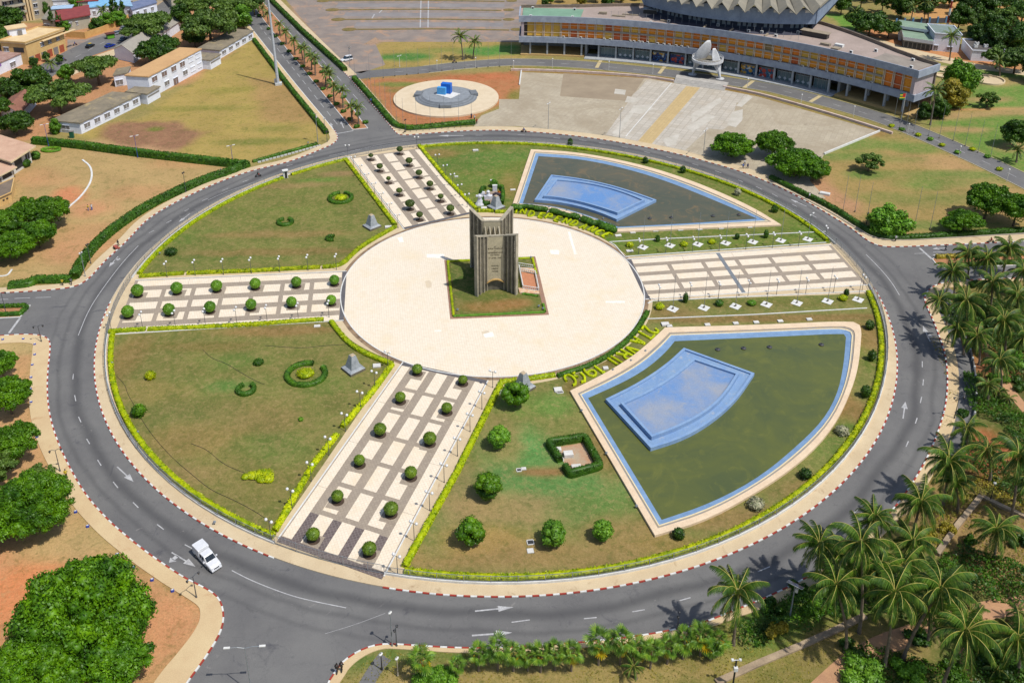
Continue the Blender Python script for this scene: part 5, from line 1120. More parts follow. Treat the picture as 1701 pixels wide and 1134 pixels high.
def memorial():
 c=W(797,341);t=thing('draped_statue','white zigzag draped statue beside the lime hedge corner','statue',(*c,H1));Mw=mat('white_marble',S(240,240,244),S(206,210,222),1.4,.6,.2,6.)
 mb=MB();mb.lathe([(1.15,0),(1.1,.2),(.75,.8),(.5,1.6),(.42,2.0)],9,(0,0,0),1.2,.8);mb.build('robe',Mw,t)
 mb=MB();mb.lathe([(.42,0),(.6,.4),(.62,.8),(.35,1.1)],9,(0,0,1.95));mb.box((.65,0,2.9),(.8,.35,.9),.3,.5);mb.box((.95,0,3.5),(.75,.4,.7),.2,.3);mb.build('drapery',Mw,t)
 mb=MB();mb.lathe([(.2,0),(.34,.2),(.3,.5),(.1,.62)],9,(-.75,0,2.3));mb.build('raised_bundle',Mw,t)
 e=WL([(800,318),(803,338)]);hedge('memorial_hedge',WL([(814,341),(802,341),(800,333),(801,316),(808,315)]),.8,1.0,L_hedge,'dark hedge left of the memorial garden')
 hedge('memorial_hedge',WL([(820,313),(834,314),(836,325),(834,341)]),.8,1.1,L_hedge,'dark hedge right of the memorial garden')
 mb=MB();mb.prism(WL([(804,320),(833,318),(832,338),(806,338)]),0,H1+.05);tag(mb.build('memorial_slab',mat('memorial_slab',S(170,152,134),None,.8)),kind='structure')
 c=W(811,331);t=thing('white_fountain','pale stone fountain block inside the memorial garden','fountain',(*c,H1));mb=MB();mb.box((0,0,.5),(2.2,1.2,1.0));mb.build('base',Mw,t);mb=MB();mb.lathe([(.7,0),(.4,.6),(.5,1.2),(.15,1.5)],8,(0,0,1.0));mb.build('bowl',Mw,t)
 c=W(826,327);t=thing('dark_sculpture','dark reclining sculpture inside the memorial garden','sculpture',(*c,H1));mb=MB();mb.tube([(-1.3,0,.5),(-.4,.1,.8),(.6,0,.6),(1.2,-.1,.7)],[.25,.45,.42,.2],8);mb.build('body',plain('bronze_dark',S(72,60,66),.4),t)
 c=W(822,318);t=thing('white_stele','white boxy stele at the back of the memorial garden','stele',(*c,H1));mb=MB();mb.box((0,0,.8),(1.2,.6,1.6));mb.build('block',Mw,t);mb=MB();mb.box((0,0,1.7),(1.3,.7,.16));mb.build('cap',M_white,t)
 mound((829,323),.45,.9,leafmat('orange_flowers',S(232,150,50),S(210,120,40)),'small orange flowering bush in the memorial garden',n=150);mound((821,311),1.1,2.2,L_bright,'leafy plant behind the memorial garden','shrub',300,size=.25)
memorial()
c=W(475,297);t=thing('white_kiosk','narrow white kiosk with dark doorway set in the northwestern hedge','kiosk',(*c,H1),.35)
mb=MB();mb.box((-.0,.25,1.2),(1.3,.8,2.4));mb.build('booth',M_white,t);mb=MB();mb.box((.1,-.17,1.05),(.62,.08,1.9));mb.build('door',M_dark,t);mb=MB();mb.box((0,.1,2.47),(1.6,1.3,.12));mb.build('roof',M_white,t)
# lamps
M_globe=plain('lamp_globe',S(246,246,246),.25);M_pole=plain('lamp_pole',S(84,88,94),.5)
def lamp_master():
 t=thing('garden_lamp','garden lamp','lamp',(0,0,0));mb=MB();mb.tube([(0,0,0),(0,0,.3),(0,0,3.35)],[.11,.055,.04],6);mb.build('post',M_pole,t)
 mb=MB();mb.tube([(-.5,0,3.2),(0,0,3.3),(.5,0,3.2)],.03,5);mb.build('crossarm',M_pole,t)
 g=MB();g.lathe([(.06,0),(.2,.1),(.24,.24),(.18,.4),(.05,.47)],10);gm_=g.mesh('globe',M_globe,True)
 link('globe',gm_,t,(-.5,0,3.22));link('globe',gm_,t,(.5,0,3.22));return t
lampm=lamp_master();lk=[False];KIDS[lampm.name]=list(lampm.children)
def lamp(px,label,rz,group='double-globe garden lamps along the avenues',s=1.0):
 c=W(*px)
 if not lk[0]:
  lk[0]=True;lampm.location=(*c,H1);lampm.rotation_euler=(0,0,rz);lampm['label']=label;lampm['group']=group;lampm.scale=(s,)*3
 else:dup(lampm,(*c,H1),rz,label,group,s)
for nm,rz,lst in(('on the north side of the western avenue',1.5,[(559,448.6),(511.8,450),(465,452.5),(417.8,454.6),(371.5,457),(324.6,458.5),(278,461)]),('on the south side of the western avenue',1.5,[(546.8,528),(495.8,532),(444,535.4),(393.7,538.7),(341.5,541.3),(291.8,544.4),(237.5,546.5),(185,547.7)]),
 ('on the left side of the southern avenue',-.5,[(645,612),(623,645.8),(599.3,680),(574,717),(546.8,757),(517.3,800),(485.2,844.7),(450.3,896.4)]),('on the right side of the southern avenue',-.5,[(818.4,644.5),(800.5,680.2),(780.9,717.7),(760,758.3),(738,802),(713.9,848.6),(688.3,899.5),(660.6,954.6)]),
 ('on the left side of the northern avenue',.3,[(661.4,379.5),(648.2,360.6),(634.7,343),(622.5,326.2),(610.6,310.2),(599.3,296),(588,281.7)]),('on the right side of the northern avenue',.3,[(776,345),(764,329),(752,311),(740,296),(727,278)]),
 ('on the north side of the eastern avenue',1.6,[(1060.6,422.7),(1105.6,421.4),(1149.8,419.6),(1194.3,417.5),(1238.5,415),(1282.8,412.4),(1325.9,411),(1370,401)]),('on the south side of the eastern avenue',1.6,[(1093.7,501),(1145.4,497.7),(1193,496.4),(1242,493.8),(1289.3,491.5),(1337.8,489.4),(1384.4,486),(1431.6,484.2)]),
 ('near the head of the northern avenue',0,[(578,262),(692.5,248)])):
 for i,p in enumerate(lst):lamp(p,'double-globe lamp %s, %s from the plaza'%(nm,ORD[i]),rz+random.uniform(-.08,.08),s=1.1)
# flagpoles on pads
pad=MB();pad.box((0,0,.05),(2.0,2.0,.1));padm=pad.mesh('pad',M_white);fpm=MB();fpm.tube([(0,0,0),(0,0,8.6)],[.06,.035],6);fpme=fpm.mesh('pole',M_steel);bas=MB();bas.box((0,0,.2),(.45,.2,.4));bme=bas.mesh('pole_foot',M_conc2)
def flagpole(px,label,padded=True,h=1.0,group='flagpoles on white diamond pads',z=H1):
 c=W(*px);t=thing('flagpole',label,'flagpole',(*c,z),0,group);link('pole',fpme,t,(0,0,.05),0,(1,1,h));link('pole_foot',bme,t,(0,0,.08 if padded else 0),.6)
 if padded:link('pad',padm,t,(0,0,0),math.radians(50))
for nm,lst in(('north',[(1067.8,411.9),(1112.8,409),(1159,407),(1205.4,405),(1250.4,403),(1296.8,400.8),(1341.7,398.7)]),('south',[(1117.5,514.5),(1169.2,512.5),(1221.5,510),(1273,507),(1323.5,504.5),(1374.6,501.7),(1425.2,499)])):
 for i,p in enumerate(lst):flagpole(p,'bare flagpole on white pad %s of the eastern avenue, %s from the plaza'%(nm,ORD[i]))
for px,l in(([(337,582),(352,597),(375,604),(400,620),(425,634),(440,640)],'dark hose crossing the upper part of the southwest lawn'),([(194,626),(208,640),(212,655),(222,672),(240,706),(262,735),(290,765),(320,790),(350,815),(385,830),(420,848),(450,868)],'long dark hose snaking over the southwest lawn'),([(318,738),(345,748),(370,772),(410,788)],'dark hose leading to the lime teardrop bed'),([(440,575),(500,580),(540,575),(580,573)],'dark hose near the hedge corner by the plaza')):
 P=smooth(WL(px),2);mb=MB();mb.tube([(p[0]-P[0][0],p[1]-P[0][1],.04)for p in P],.035,5);tag(mb.build('garden_hose',M_black,None,(*P[0],H1+.03)),l,'hose')
# hedges and walls outside the ring
hedge('tall_hedge',smooth(WL([(56,238),(129,245),(180,252),(233,259),(310,268),(383,276),(408,279)]),2),1.9,2.0,L_hedge,'long dark clipped hedge between villa garden and school field',z=0,dens=16,size=.24)
hedge('tall_hedge',smooth(WL([(412,275),(384,288),(340,302),(284.5,326),(233,353),(186,386),(152.6,417),(136,440),(124,464)]),2),2.0,1.7,L_hedge,'long dark clipped hedge following the pavement northwest of the ring',z=0,dens=16,size=.24)
hedge('tall_hedge',WL([(120,467),(57,468),(50,474),(15,478)]),2.0,1.3,L_hedge,'stepped dark hedge beside the western road',z=0,dens=16,size=.22)
hedge('avenue_hedge',WL([(422,68),(482,148),(543,223)]),1.3,1.2,L_hedge,'dark hedge along the field side of the palm avenue',z=0,dens=16,size=.22)
hedge('avenue_hedge',WL([(420,-26),(448,0),(500,52),(574,119)]),1.6,1.5,L_hedge,'dark hedge between palm avenue and parking field',z=0,dens=16,size=.22)
hedge('disc_hedge',smooth(WL([(588,132),(622,170),(652,207),(665,214),(690,216),(740,210),(789,206)]),2),1.6,1.3,L_hedge,'dark hedge round the corner of the red earth with the round disc',z=0,dens=16,size=.22)
hedge('low_hedge',smooth(WL([(420,270),(470,256),(527,240)]),1),.8,.7,L_hedge,'low hedge at the tip of the school field',z=0,dens=16,size=.2)
hedge('low_hedge',smooth(WL([(1280,297),(1330,322),(1380,346),(1430,378),(1452,392),(1480,397.5),(1520,397),(1600,391),(1720,384)]),2),1.3,1.1,L_hedge,'low dark hedge along the pavement northeast of the ring',z=0,dens=16,size=.22)
M_blk=mat('white_blocks',S(226,228,226),S(190,194,192),2.)
mb=MB()
for p in resample(WL([(431,270),(480,257),(530,243)]),1.2):mb.box((p[0],p[1],.2),(.9,.4,.4),.4)
tag(mb.build('block_row',M_blk),'row of small white blocks beside the low hedge tip','edging')
mb=MB();ribbon(mb,smooth(WL([(1276,303),(1330,328),(1380,354),(1425,382),(1450,396),(1490,401.5),(1600,395),(1720,388)]),1),.22,0,.35);tag(mb.build('low_white_wall',mat('dusty_wall',S(196,186,170),None,1.)),'low white wall in front of the northeastern hedge','low wall')
def railing(line,label,h=.9,m=M_pole):
 pts=resample(line,2.0);c=pts[0];t=thing('low_railing',label,'railing',c);pm=MB();pm.box((0,0,h/2),(.12,.12,h));pme=pm.mesh('post',m);r=MB()
 for a,b in zip(pts,pts[1:]):
  link('post',pme,t,(a[0]-c[0],a[1]-c[1],H1*.7));r.box(((a[0]+b[0])/2-c[0],(a[1]+b[1])/2-c[1],h*.85),(math.dist(a,b),.06,.06),math.atan2(b[1]-a[1],b[0]-a[0]))
 r.build('rail',m,t)
railing(WL([(582,138),(615,172),(658,216),(680,220),(790,211)]),'low dark railing along the hedge by the round disc')
ew=offset([p for p in K3 if 500<proj(*p,0)[1]<740 and proj(*p,0)[0]>1500],4.8);c=ew[0]
t=thing('boundary_wall','dark low boundary wall with pale posts beside the coconut grove','wall',c)
mb=MB();ribbon(mb,[(p[0]-c[0],p[1]-c[1])for p in resample(ew,1.5)],.25,0,.85);mb.build('wall_body',mat('grey_wall',S(118,116,112),S(92,92,92),.7),t)
pm=MB();pm.box((0,0,.5),(.3,.3,1.0));pme=pm.mesh('pier',M_blk)
for p in resample(ew,3.0):link('pier',pme,t,(p[0]-c[0],p[1]-c[1],0))
for px,l,w__,h_ in(([(1190,1134),(1260,1102),(1330,1073),(1390,1046),(1437,1023)],'long low concrete kerb wall crossing the grove lawn',.9,.3),([(1556,922),(1590,874),(1629,826)],'low concrete wall rising through the scrub at the right',.8,.55),([(1631,827),(1665,843),(1720,868)],'low concrete wall running off the right edge',.7,.5)):
 mb=MB();P=WL(px);ribbon(mb,[(p[0]-P[0][0],p[1]-P[0][1])for p in P],w__,0,h_);tag(mb.build('low_concrete_wall',mat('old_concrete',S(190,168,138),S(150,132,110),.5,.9,.2,5.),None,(*P[0],0)),l,'low wall')
M_path=mat('garden_path',S(206,160,118),S(186,142,108),.4,.9,.15,5.)
for nm,px,w__ in(('garden_path',[(1350,1160),(1377,1134),(1420,1095),(1470,1068),(1520,1052),(1580,1030),(1642,1012),(1720,1000)],3.0),('grove_path',[(1626,540),(1632,562),(1645,592),(1656,613),(1677,648),(1720,700)],1.8),('garden_path',[(1600,1160),(1607,1100),(1600,1075)],1.6),('villa_kerb',[(137,266),(150,276),(153.5,290),(150,305),(140,320),(128,333),(112,346)],.5),('villa_kerb',[(-10,459),(12,459),(20,448)],.4),('lower_left_road',[(575,1200),(600,1150),(625,1108),(640,1090)],2.0)):
 mb=MB();ribbon(mb,smooth(WL(px),2),w__,.024 if 'kerb'not in nm else 0,None if 'kerb'not in nm else .18);tag(mb.build(nm,M_path if 'path'in nm else M_white if 'kerb'in nm else M_asph),kind='structure')
# round disc with steps and blue blocks
dc=W(741,164);dr=17.9
mb=MB();mb.lathe([(dr,0),(dr,.55)],72,(*dc,0));tag(mb.build('round_terrace',mat('terrace_concrete',S(234,216,186),S(224,204,172),.3,.85,.1,6.)),kind='structure')
t=thing('stepped_podium','grey round stepped podium on the beige disc','podium',(*dc,.55));M_gs=mat('grey_steps',S(156,162,168),S(138,144,150),.6,.8,.1,6.)
for k in range(6):
 mb=MB();mb.lathe([(10.6-k*.5,0),(10.6-k*.5,.17*(k+1))],64);mb.build('step',M_gs if k%2 else mat('grey_steps_b',S(140,146,152),S(124,130,136),.6),t)
for a in(-90,12,168):
 a=math.radians(a);mb=MB();mb.box((math.cos(a)*9.6,math.sin(a)*9.6,.52),(2.4,3.8,1.04),a);mb.build('step_cheek',mat('grey_cheek',S(130,136,142),None,.8),t)
bc=(dc[0]-.2,dc[1]+.2,1.6)
t=thing('blue_block_sculpture','two bright blue blocks standing on a white square plinth','sculpture',bc)
mb=MB();mb.box((0.8,-.4,.05),(6.6,5.4,.14),math.radians(-38));mb.build('plinth',M_white,t)
mb=MB();mb.box((-1.2,-.2,1.35),(3.0,1.4,2.4),math.radians(-18));mb.build('pale_block',mat('sky_blue_paint',S(86,172,240),S(96,184,244),.8,.5),t)
mb=MB();mb.box((.4,.9,1.9),(3.4,2.0,3.4),math.radians(-18));mb.build('deep_block',mat('deep_blue_paint',S(34,120,224),S(28,104,208),.8,.5),t)
# palace
PC=(1.6,5.2)
def PP(r,deg,c=PC):a=math.radians(deg);return(c[0]+r*math.cos(a),c[1]+r*math.sin(a))
pal_t=thing('congress_palace','long curved palace with orange window panels and grey folded-roof hall','palace',PP(164.5,60));PO=pal_t.location.copy()
def arcbox(mb,r0,r1,a0,a1,z0,z1,step=1.5,c=PC,z0b=None):
 n=max(1,int(abs(a1-a0)/step));A=np.linspace(a0,a1,n+1)
 for i in range(n):
  q=[PP(r0,A[i],c),PP(r1,A[i],c),PP(r1,A[i+1],c),PP(r0,A[i+1],c)];mb.prism([(p[0]-PO[0],p[1]-PO[1])for p in q],z0,z1,True)
def pb(name,m,args,par=None,**k):
 mb=MB();arcbox(mb,*args,**k);return mb.build(name,m,par or pal_t)
M_fas=mat('streaked_fascia',S(176,186,200),S(152,160,178),.5,.85,.1,4.,dirt=(S(128,132,142),1.3,.6))
M_deck=mat('roof_deck',S(186,168,158),S(168,152,142),.12,.9,.2,4.,dirt=(S(146,132,122),.3,.6))
M_colm=mat('grey_column',S(188,192,194),S(166,170,174),.8,.8,.1,5.)
AL,AR=85.1,34.7;ZF0,ZF1,ZT0,ZT1=5.3,7.6,13.3,15.7
for i in range(10):
 a0,a1=AR+(AL-AR)*i/10,AR+(AL-AR)*(i+1)/10;pb('lower_fascia',M_fas,(163.3,163.65,a0+.01,a1-.01,ZF0,ZF1));pb('upper_fascia',M_fas,(163.2,163.55,a0+.01,a1-.01,ZT0,ZT1))
pb('balcony_slab',M_white,(163.65,165.2,AR+.1,AL-.1,ZF1-.5,ZF1-.2));pb('soffit',M_colm,(163.65,176,AR+.1,AL-.1,ZF0+.2,ZF0+.5))
def back_r(a):return float(np.interp(a,[34.7,36,40,50,60,70,78,85.1],[174.5,174.5,178,192,196,188,180,177.5]))
mb=MB();A=np.linspace(AR,AL,50)
for a,b in zip(A,A[1:]):
 q=[PP(163.55,a),PP(back_r(a),a),PP(back_r(b),b),PP(163.55,b)];mb.prism([(p[0]-PO[0],p[1]-PO[1])for p in q],ZT0+.3,ZT1-.75)
mb.build('roof',M_deck,pal_t)
mb=MB()
for a,b in zip(A,A[1:]):
 q=[PP(back_r(a)-.5,a),PP(back_r(a),a),PP(back_r(b),b),PP(back_r(b)-.5,b)];mb.prism([(p[0]-PO[0],p[1]-PO[1])for p in q],0,ZT1+.4)
mb.build('back_wall',mat('brown_parapet',S(150,134,118),S(124,112,100),.8),pal_t)
pb('green_roof',mat('green_roofing',S(138,176,150),S(124,160,136),.2,.8),(164.2,176.6,77.2,84.8,ZT1-.75,ZT1-.55))
pb('grey_roof',mat('ribbed_roofing',S(166,156,144),S(150,140,130),.3,.8),(164.2,173.6,35.2,40.5,ZT1-.75,ZT1-.55))
for a,nm in((AR+.35,'right'),(AL-.35,'left')):
 pb('end_wall',mat('pink_marble_wall',S(206,190,190),S(188,172,176),.8,.8,.1,6.),(163.5,174.3 if nm=='right'else 176,a-.18,a+.18,ZF1-.3,ZT0+.3))
 s=-1 if nm=='right'else 1
 for z0,z1,e in((ZF0,ZF1,0),(ZT0,ZT1,.12)):pb('end_fascia',M_fas,(163.1-e,174.8 if nm=='right'else 177,a+s*.34,a+s*(.48+e*.3),z0,z1))
pb('glazing_wall',plain('dark_glazing',S(60,52,46)),(164.9,165.3,AR+.3,AL-.3,ZF1-.3,ZT0+.4))
oranges=[mat('orange_blind_%d'%i,c,c2,1.2,.7,.05,4.)for i,(c,c2)in enumerate(((S(255,176,60),S(250,150,44)),(S(250,200,90),S(236,180,70)),(S(255,150,54),S(244,132,44)),(S(222,112,56),S(200,96,48)),(S(236,190,84),S(222,176,76)),(S(170,146,100),S(150,130,90))))]
M_mul=mat('pale_mullion',S(248,226,200),S(230,208,184),1.0,.7);bay=2.277;mulA=MB();rails=MB()
for i in range(22):
 for j in range(2):
  a0=35.2+(i+j/2)*bay;a1=a0+bay/2
  if a1>AL:break
  left=a0>72
  for lvl,(z0,z1)in enumerate(((ZF1,10.2),(10.7,ZT0))if 38.8<a0<79.6 else((ZF1,ZT0),)):
   pr_=[.42,.1,.3,.04,.12,.02]if a0<66 else([.25,.25,.3,.1,.1,0]if lvl else[.3,.1,.1,.5,0,0])if a0<79.6 else[.1,.4,0,0,.5,0]
   m=oranges[int(rng.choice(6,p=pr_))]
   mb=MB();arcbox(mb,164.55,164.8,a0+.03,a1-.03,z0+.05,z1-.05);mb.build('orange_panel',m,pal_t)
  for e in(0.0,.17):arcbox(mulA,164.1,164.5,a0-.035+e,a0+.035+e,ZF1-.1,ZT0+.1)
 if True:
  for z in(9.0,9.45 if i%2 else 9.4,12.0):pass
for z in(9.1,12.1):pb('rail',M_mul,(164.02,164.1,AR+.5,AL-.4,z,z+.14))
mulA.build('mullions',M_mul,pal_t)
pb('mid_spandrel',mat('mid_spandrel',S(178,170,158),S(160,152,142),.8),(163.98,164.54,38.9,79.6,10.15,10.75))
cm=MB();cm.box((0,0,2.7),(.75,.6,5.4));cme=cm.mesh('column',M_colm)
for i in range(22):
 a=35.9+i*bay;
 if a<AL:p=PP(164.5,a);link('column',cme,pal_t,(p[0]-PO[0],p[1]-PO[1],0),math.radians(a))
for i in range(4):
 a=36.5+i*bay
 p=PP(170,a);link('column',cme,pal_t,(p[0]-PO[0],p[1]-PO[1],0),math.radians(a),(1,1,1))
pb('podium',mat('yellow_podium',S(206,176,118),S(190,158,104),.4),(163.2,176,34.2,44,0,.7));pb('podium',mat('yellow_podium',(0,0,0)),(163.6,176,76.5,85,0,.5));pb('terrace',M_colm,(161.4,168,44.1,76.4,0,.3))
pb('inner_wall',mat('grey_inner_wall',S(150,152,154),S(128,130,134),.5),(175,175.4,AR+.4,AL-.4,0,ZF0+.2))
pb('ground_wall',mat('loggia_end',S(160,164,168),None,.7),(166,175,43.9,44.2,0,ZF0+.2));pb('ground_wall',mat('loggia_end',S(160,164,168),None,.7),(166,175,76.2,76.5,0,ZF0+.2))
M_gl=plain('shopfront_glass',S(112,134,138),.2);M_shut=plain('dark_transom',S(64,60,58),.5)
mur=[]
def mural(k):
 m,t,b=_new('mural_%d'%k);pos=_geo(t);n=_noise(t,.7,2,.5,pos,3.0+k);n2=_noise(t,.5,1,.4,pos,1.0);v=t.nodes.new('ShaderNodeTexVoronoi');v.inputs['Scale'].default_value=.55;t.links.new(pos,v.inputs[0])
 c=_mix(t,_ramp(t,n.outputs[0],.44,.5),S(22,52,116)if k<2 else S(30,96,150),S(10,24,60));c=_mix(t,_ramp(t,n.outputs[0],.56,.6),c,S(90,190,214)if k>1 else S(52,120,190))
 c=_mix(t,_ramp(t,v.outputs['Distance'],.5,.38),c,S(206,70,50)if k%2 else S(222,168,60));c=_mix(t,_ramp(t,n2.outputs[0],.62,.66),c,S(214,222,220));t.links.new(c,b.inputs['Base Color']);return m
M_dia=mat('white_diamond',S(230,232,234),None,1.)
bays=[35.9+i*bay for i in range(22)]
for i in range(4,18):
 a0,a1=bays[i]+.15,bays[i+1]-.15
 if a1>76.3:break
 pb('transom_panel',M_shut,(166.4,166.6,a0,a1,3.7,5.4));pb('window_rail',M_colm,(166.2,166.4,a0,a1,3.5,3.7))
 if i in(7,8,12,13):mb=MB();arcbox(mb,166.0,166.2,a0,a1,.3,3.5);mb.build('mural',mural({7:3,8:2,12:1,13:0}[i]),pal_t)
 else:
  pb('shopfront',M_gl,(166.4,166.6,a0,a1,.3,3.5));mm_=MB()
  for k in range(5):a=a0+(a1-a0)*k/4;arcbox(mm_,166.25,166.4,a-.015,a+.015,.3,5.4)
  mm_.build('glazing_bars',M_colm,pal_t)
  for k in range(3 if i not in(4,16)else 0):
   a=a0+(a1-a0)*(k+.5)/3;p=PP(166.15,a);d=MB();r=.62;aa=math.radians(a+90);d.add([(p[0]-PO[0]+math.cos(aa)*x,p[1]-PO[1]+math.sin(aa)*x,1.25+z)for x,z in((-r,0),(0,-r),(r,0),(0,r))],[(0,1,2,3)]);d.build('white_diamond',M_dia,pal_t)
def on_roof(name,r,a,parts,label,cat,grp=None,z=ZT1-.75,rz=None):
 p=PP(r,a);t=thing(name,label,cat,(*p,z),math.radians(a)if rz is None else rz,grp)
 for nm,c,d,m in parts:mb=MB();mb.box(c,d);mb.build(nm,m,t)
acs=[('casing',(0,0,.5),(.6,1.0,1.0),M_white),('fan_grille',(-.32,0,.55),(.05,.6,.6),M_black)]
for i,(r,a)in enumerate(((175.5,83.6),(175,78.3),(163.8,83.7),(163.8,78.2),(172.5,37.2),(173,41.5),(165.5,36),(165.8,43.2),(176,51),(178,52.2),(163.8,68),(168,56),(169,54.5),(167.5,52.6),(170,60),(168,66))):
 on_roof('air_conditioner',r,a,acs,'white box air conditioner on the palace roof, number %s from the left side'%ORD[i],'air conditioner','air conditioners on the palace roof')
for i,a in enumerate((79.3,77.0,73.9,73.1,70.5,70.0,69.3,68.9,68.2,66.9,66.1,65.4,64.5,63.8,63.0,56.5,51.3,48.4,46.8,45.4,42.7,39.9)):
 p=PP(163.6,a);t=thing('air_conditioner','small air conditioner on the balcony ledge, %s from the left end'%ORD[i],'air conditioner',(*p,ZF1-.2),math.radians(a),'air conditioners on the palace ledge');mb=MB();mb.box((0,0,.35),(.45,.9,.7));mb.build('casing',M_box,t);mb=MB();mb.box((-.24,.1,.35),(.04,.5,.5));mb.build('fan_grille',M_black,t)
M_rw=mat('roof_timber',S(176,162,140),S(150,138,120),1.)
on_roof('roof_shed',176,49.0,[('walls',(0,0,.9),(2.4,9,1.8),M_shut),('roof',(0,0,1.9),(3.2,10,.14),M_rw)],'long low shed with tan roof on the right part of the palace roof','shed')
on_roof('roof_shed',178,68.5,[('walls',(0,0,.8),(2.6,8,1.6),M_shut),('roof',(0,0,1.7),(3.4,8.6,.14),M_colm)],'dark shed with grey roof beside the drum, left part of the palace roof','shed')
for i,(r,a,s)in enumerate(((170,72.5,(1.0,5,.5)),(173,71.2,(.6,6,.4)),(172,74.6,(1.2,3,.9)),(168,66.5,(.5,3.4,.7)),(166.5,61.3,(3.6,.5,.6)),(166.8,58,(3.6,.5,.6)),(167,53.7,(3.6,.5,.6)),(168.5,46.7,(1.4,3.2,.8)),(167,45.2,(2.5,2.5,.5)))):
 on_roof('roof_beam',r,a,[('beam',(0,0,s[2]/2),s,M_rw),('beam_foot',(0,0,.05),(s[0]+.2,s[1]*.3,.1),M_shut)],'pale beam or duct lying on the palace roof, %s from the left'%ORD[i],'roof duct','ducts on the palace roof')
on_roof('roof_tarpaulin',170,45.3,[('sheet',(0,0,.5),(1.6,2.8,.9),M_white)],'white tarpaulin heap on the right part of the palace roof','tarpaulin')
DC=(115.4,204.8);DR=61.9
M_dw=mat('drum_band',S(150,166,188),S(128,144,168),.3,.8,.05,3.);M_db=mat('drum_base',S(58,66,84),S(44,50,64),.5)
hall=pal_t
def dring(name,m,r0,r1,a0,a1,z0,z1,step=3):mb=MB();arcbox(mb,r0,r1,a0,a1,z0,z1,step,DC);return mb.build(name,m,hall)
DA0,DA1=212.6,272.6
dring('drum_base',M_db,46,DR-2.2,DA0+1,DA1-1.5,14.6,18.4)
for k in range(5):dring('drum_band',M_dw,DR-1.5,DR,DA0+k*12+.02,DA0+(k+1)*12-.02,18,23.5)
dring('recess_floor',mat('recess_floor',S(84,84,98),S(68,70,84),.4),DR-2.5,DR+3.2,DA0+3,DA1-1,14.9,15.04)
dring('drum_soffit',M_db,40,DR-.3,DA0,DA1,18.1,18.3)
cR_=PP(DR,DA1,DC);cB=W(1397,-14,20);cL_=PP(DR,DA0,DC);cB2=(cL_[0]+2,cL_[1]+40)
for a_,b_ in((cR_,cB),(cL_,cB2)):
 mb=MB();wall_quad(mb,(a_[0]-PO[0],a_[1]-PO[1]),(b_[0]-PO[0],b_[1]-PO[1]),.8,18,23.5);mb.build('side_band',M_dw,hall)
 c_=lerp_loop([a_],[DC],.05)[0];d_=lerp_loop([b_],[DC],.05)[0];mb=MB();wall_quad(mb,(c_[0]-PO[0],c_[1]-PO[1]),(d_[0]-PO[0],d_[1]-PO[1]),.8,14.6,18.1);mb.build('side_base',M_db,hall)
wn=MB();wn.box((0,0,0),(.12,1.1,1.7));wme=wn.mesh('window',plain('drum_window',S(126,140,150),.3));wn=MB();wn.box((0,0,0),(.12,2.6,.9));wme2=wn.mesh('window',M_white)
for a in np.arange(215,271,1.75):
 if(a//1.75)%5==0:continue
 p=PP(DR-2.1,a,DC);link('window',wme,hall,(p[0]-PO[0],p[1]-PO[1],16.9),math.radians(a))
for a in np.arange(215.1,272,5.0):
 for e in(-.0,):p=PP(DR+.03,a,DC);link('window',wme2,hall,(p[0]-PO[0],p[1]-PO[1],22.6),math.radians(a))
M_fold=mat('folded_roof',S(158,152,136),S(140,136,124),.25,.85,.05,4.)
for k in range(12):
 a=212.6+k*5.0;P0=PP(DR+4.2,a+2.5,DC);Pa=PP(DR+2.2,a,DC);Pb=PP(DR+2.2,a+5.0,DC);I0=PP(30,a+2.5,DC);Ia=PP(30,a,DC);Ib=PP(30,a+5,DC)
 mb=MB();v=lambda p,z:(p[0]-PO[0],p[1]-PO[1],z)
 mb.add([v(Pa,25.2),v(P0,22.8),v(I0,29.0),v(Ia,31)],[(0,3,2,1),(0,1,2,3)][:1]);mb.add([v(P0,22.8),v(Pb,25.2),v(Ib,31),v(I0,29.0)],[(0,3,2,1)])
 mb.add([v(Pa,24.9),v(P0,22.5),v(I0,28.7),v(Ia,30.7)],[(0,1,2,3)]);mb.add([v(P0,22.5),v(Pb,24.9),v(Ib,30.7),v(I0,28.7)],[(0,1,2,3)])
 mb.add([v(Pa,24.9),v(P0,22.5),v(P0,22.8),v(Pa,25.2)],[(0,1,2,3)]);mb.add([v(P0,22.5),v(Pb,24.9),v(Pb,25.2),v(P0,22.8)],[(0,1,2,3)])
 mb.build('roof_fold',M_fold,hall)
mb=MB();e0,e1,e2=PP(DR+2.2,DA1,DC),(cB[0]+3,cB[1]-1),PP(30,DA1,DC);v=lambda p,z:(p[0]-PO[0],p[1]-PO[1],z);q=[v(e0,25.1),v(e1,25.6),v((e1[0]-6,e1[1]+30),29),v(e2,31)]
mb.add(q,[(0,1,2,3),(3,2,1,0)]);mb.add([v(e0,24.2),v(e1,24.7),v(e1,25.6),v(e0,25.1)],[(0,1,2,3)]);mb.build('roof_fold',M_fold,hall)
rl=MB()
for a in np.arange(50,74,.9):p=PP(168.6,a);rl.box((p[0]-PO[0],p[1]-PO[1],ZT1+.4),(.08,.08,2.4))
rl.build('roof_stanchions',M_steel,pal_t)
fl,fr=W(1150,124),W(1196,131);cm_=((fl[0]+fr[0])/2,(fl[1]+fr[1])/2)
cp=thing('shell_canopy','white sculptural canopy of two tall shells joined by a ring on slender legs','canopy sculpture',cm_);M_sh=mat('white_shell',S(232,234,236),S(206,208,212),.6,.6,.05,4.)
ux=(fr[0]-fl[0],fr[1]-fl[1]);Lx=math.hypot(*ux);ux=(ux[0]/Lx,ux[1]/Lx);vx=(-ux[1],ux[0]);zr=6.6
loc=lambda a,b,z:(ux[0]*a+vx[0]*b,ux[1]*a+vx[1]*b,z)
mb=MB();n=40
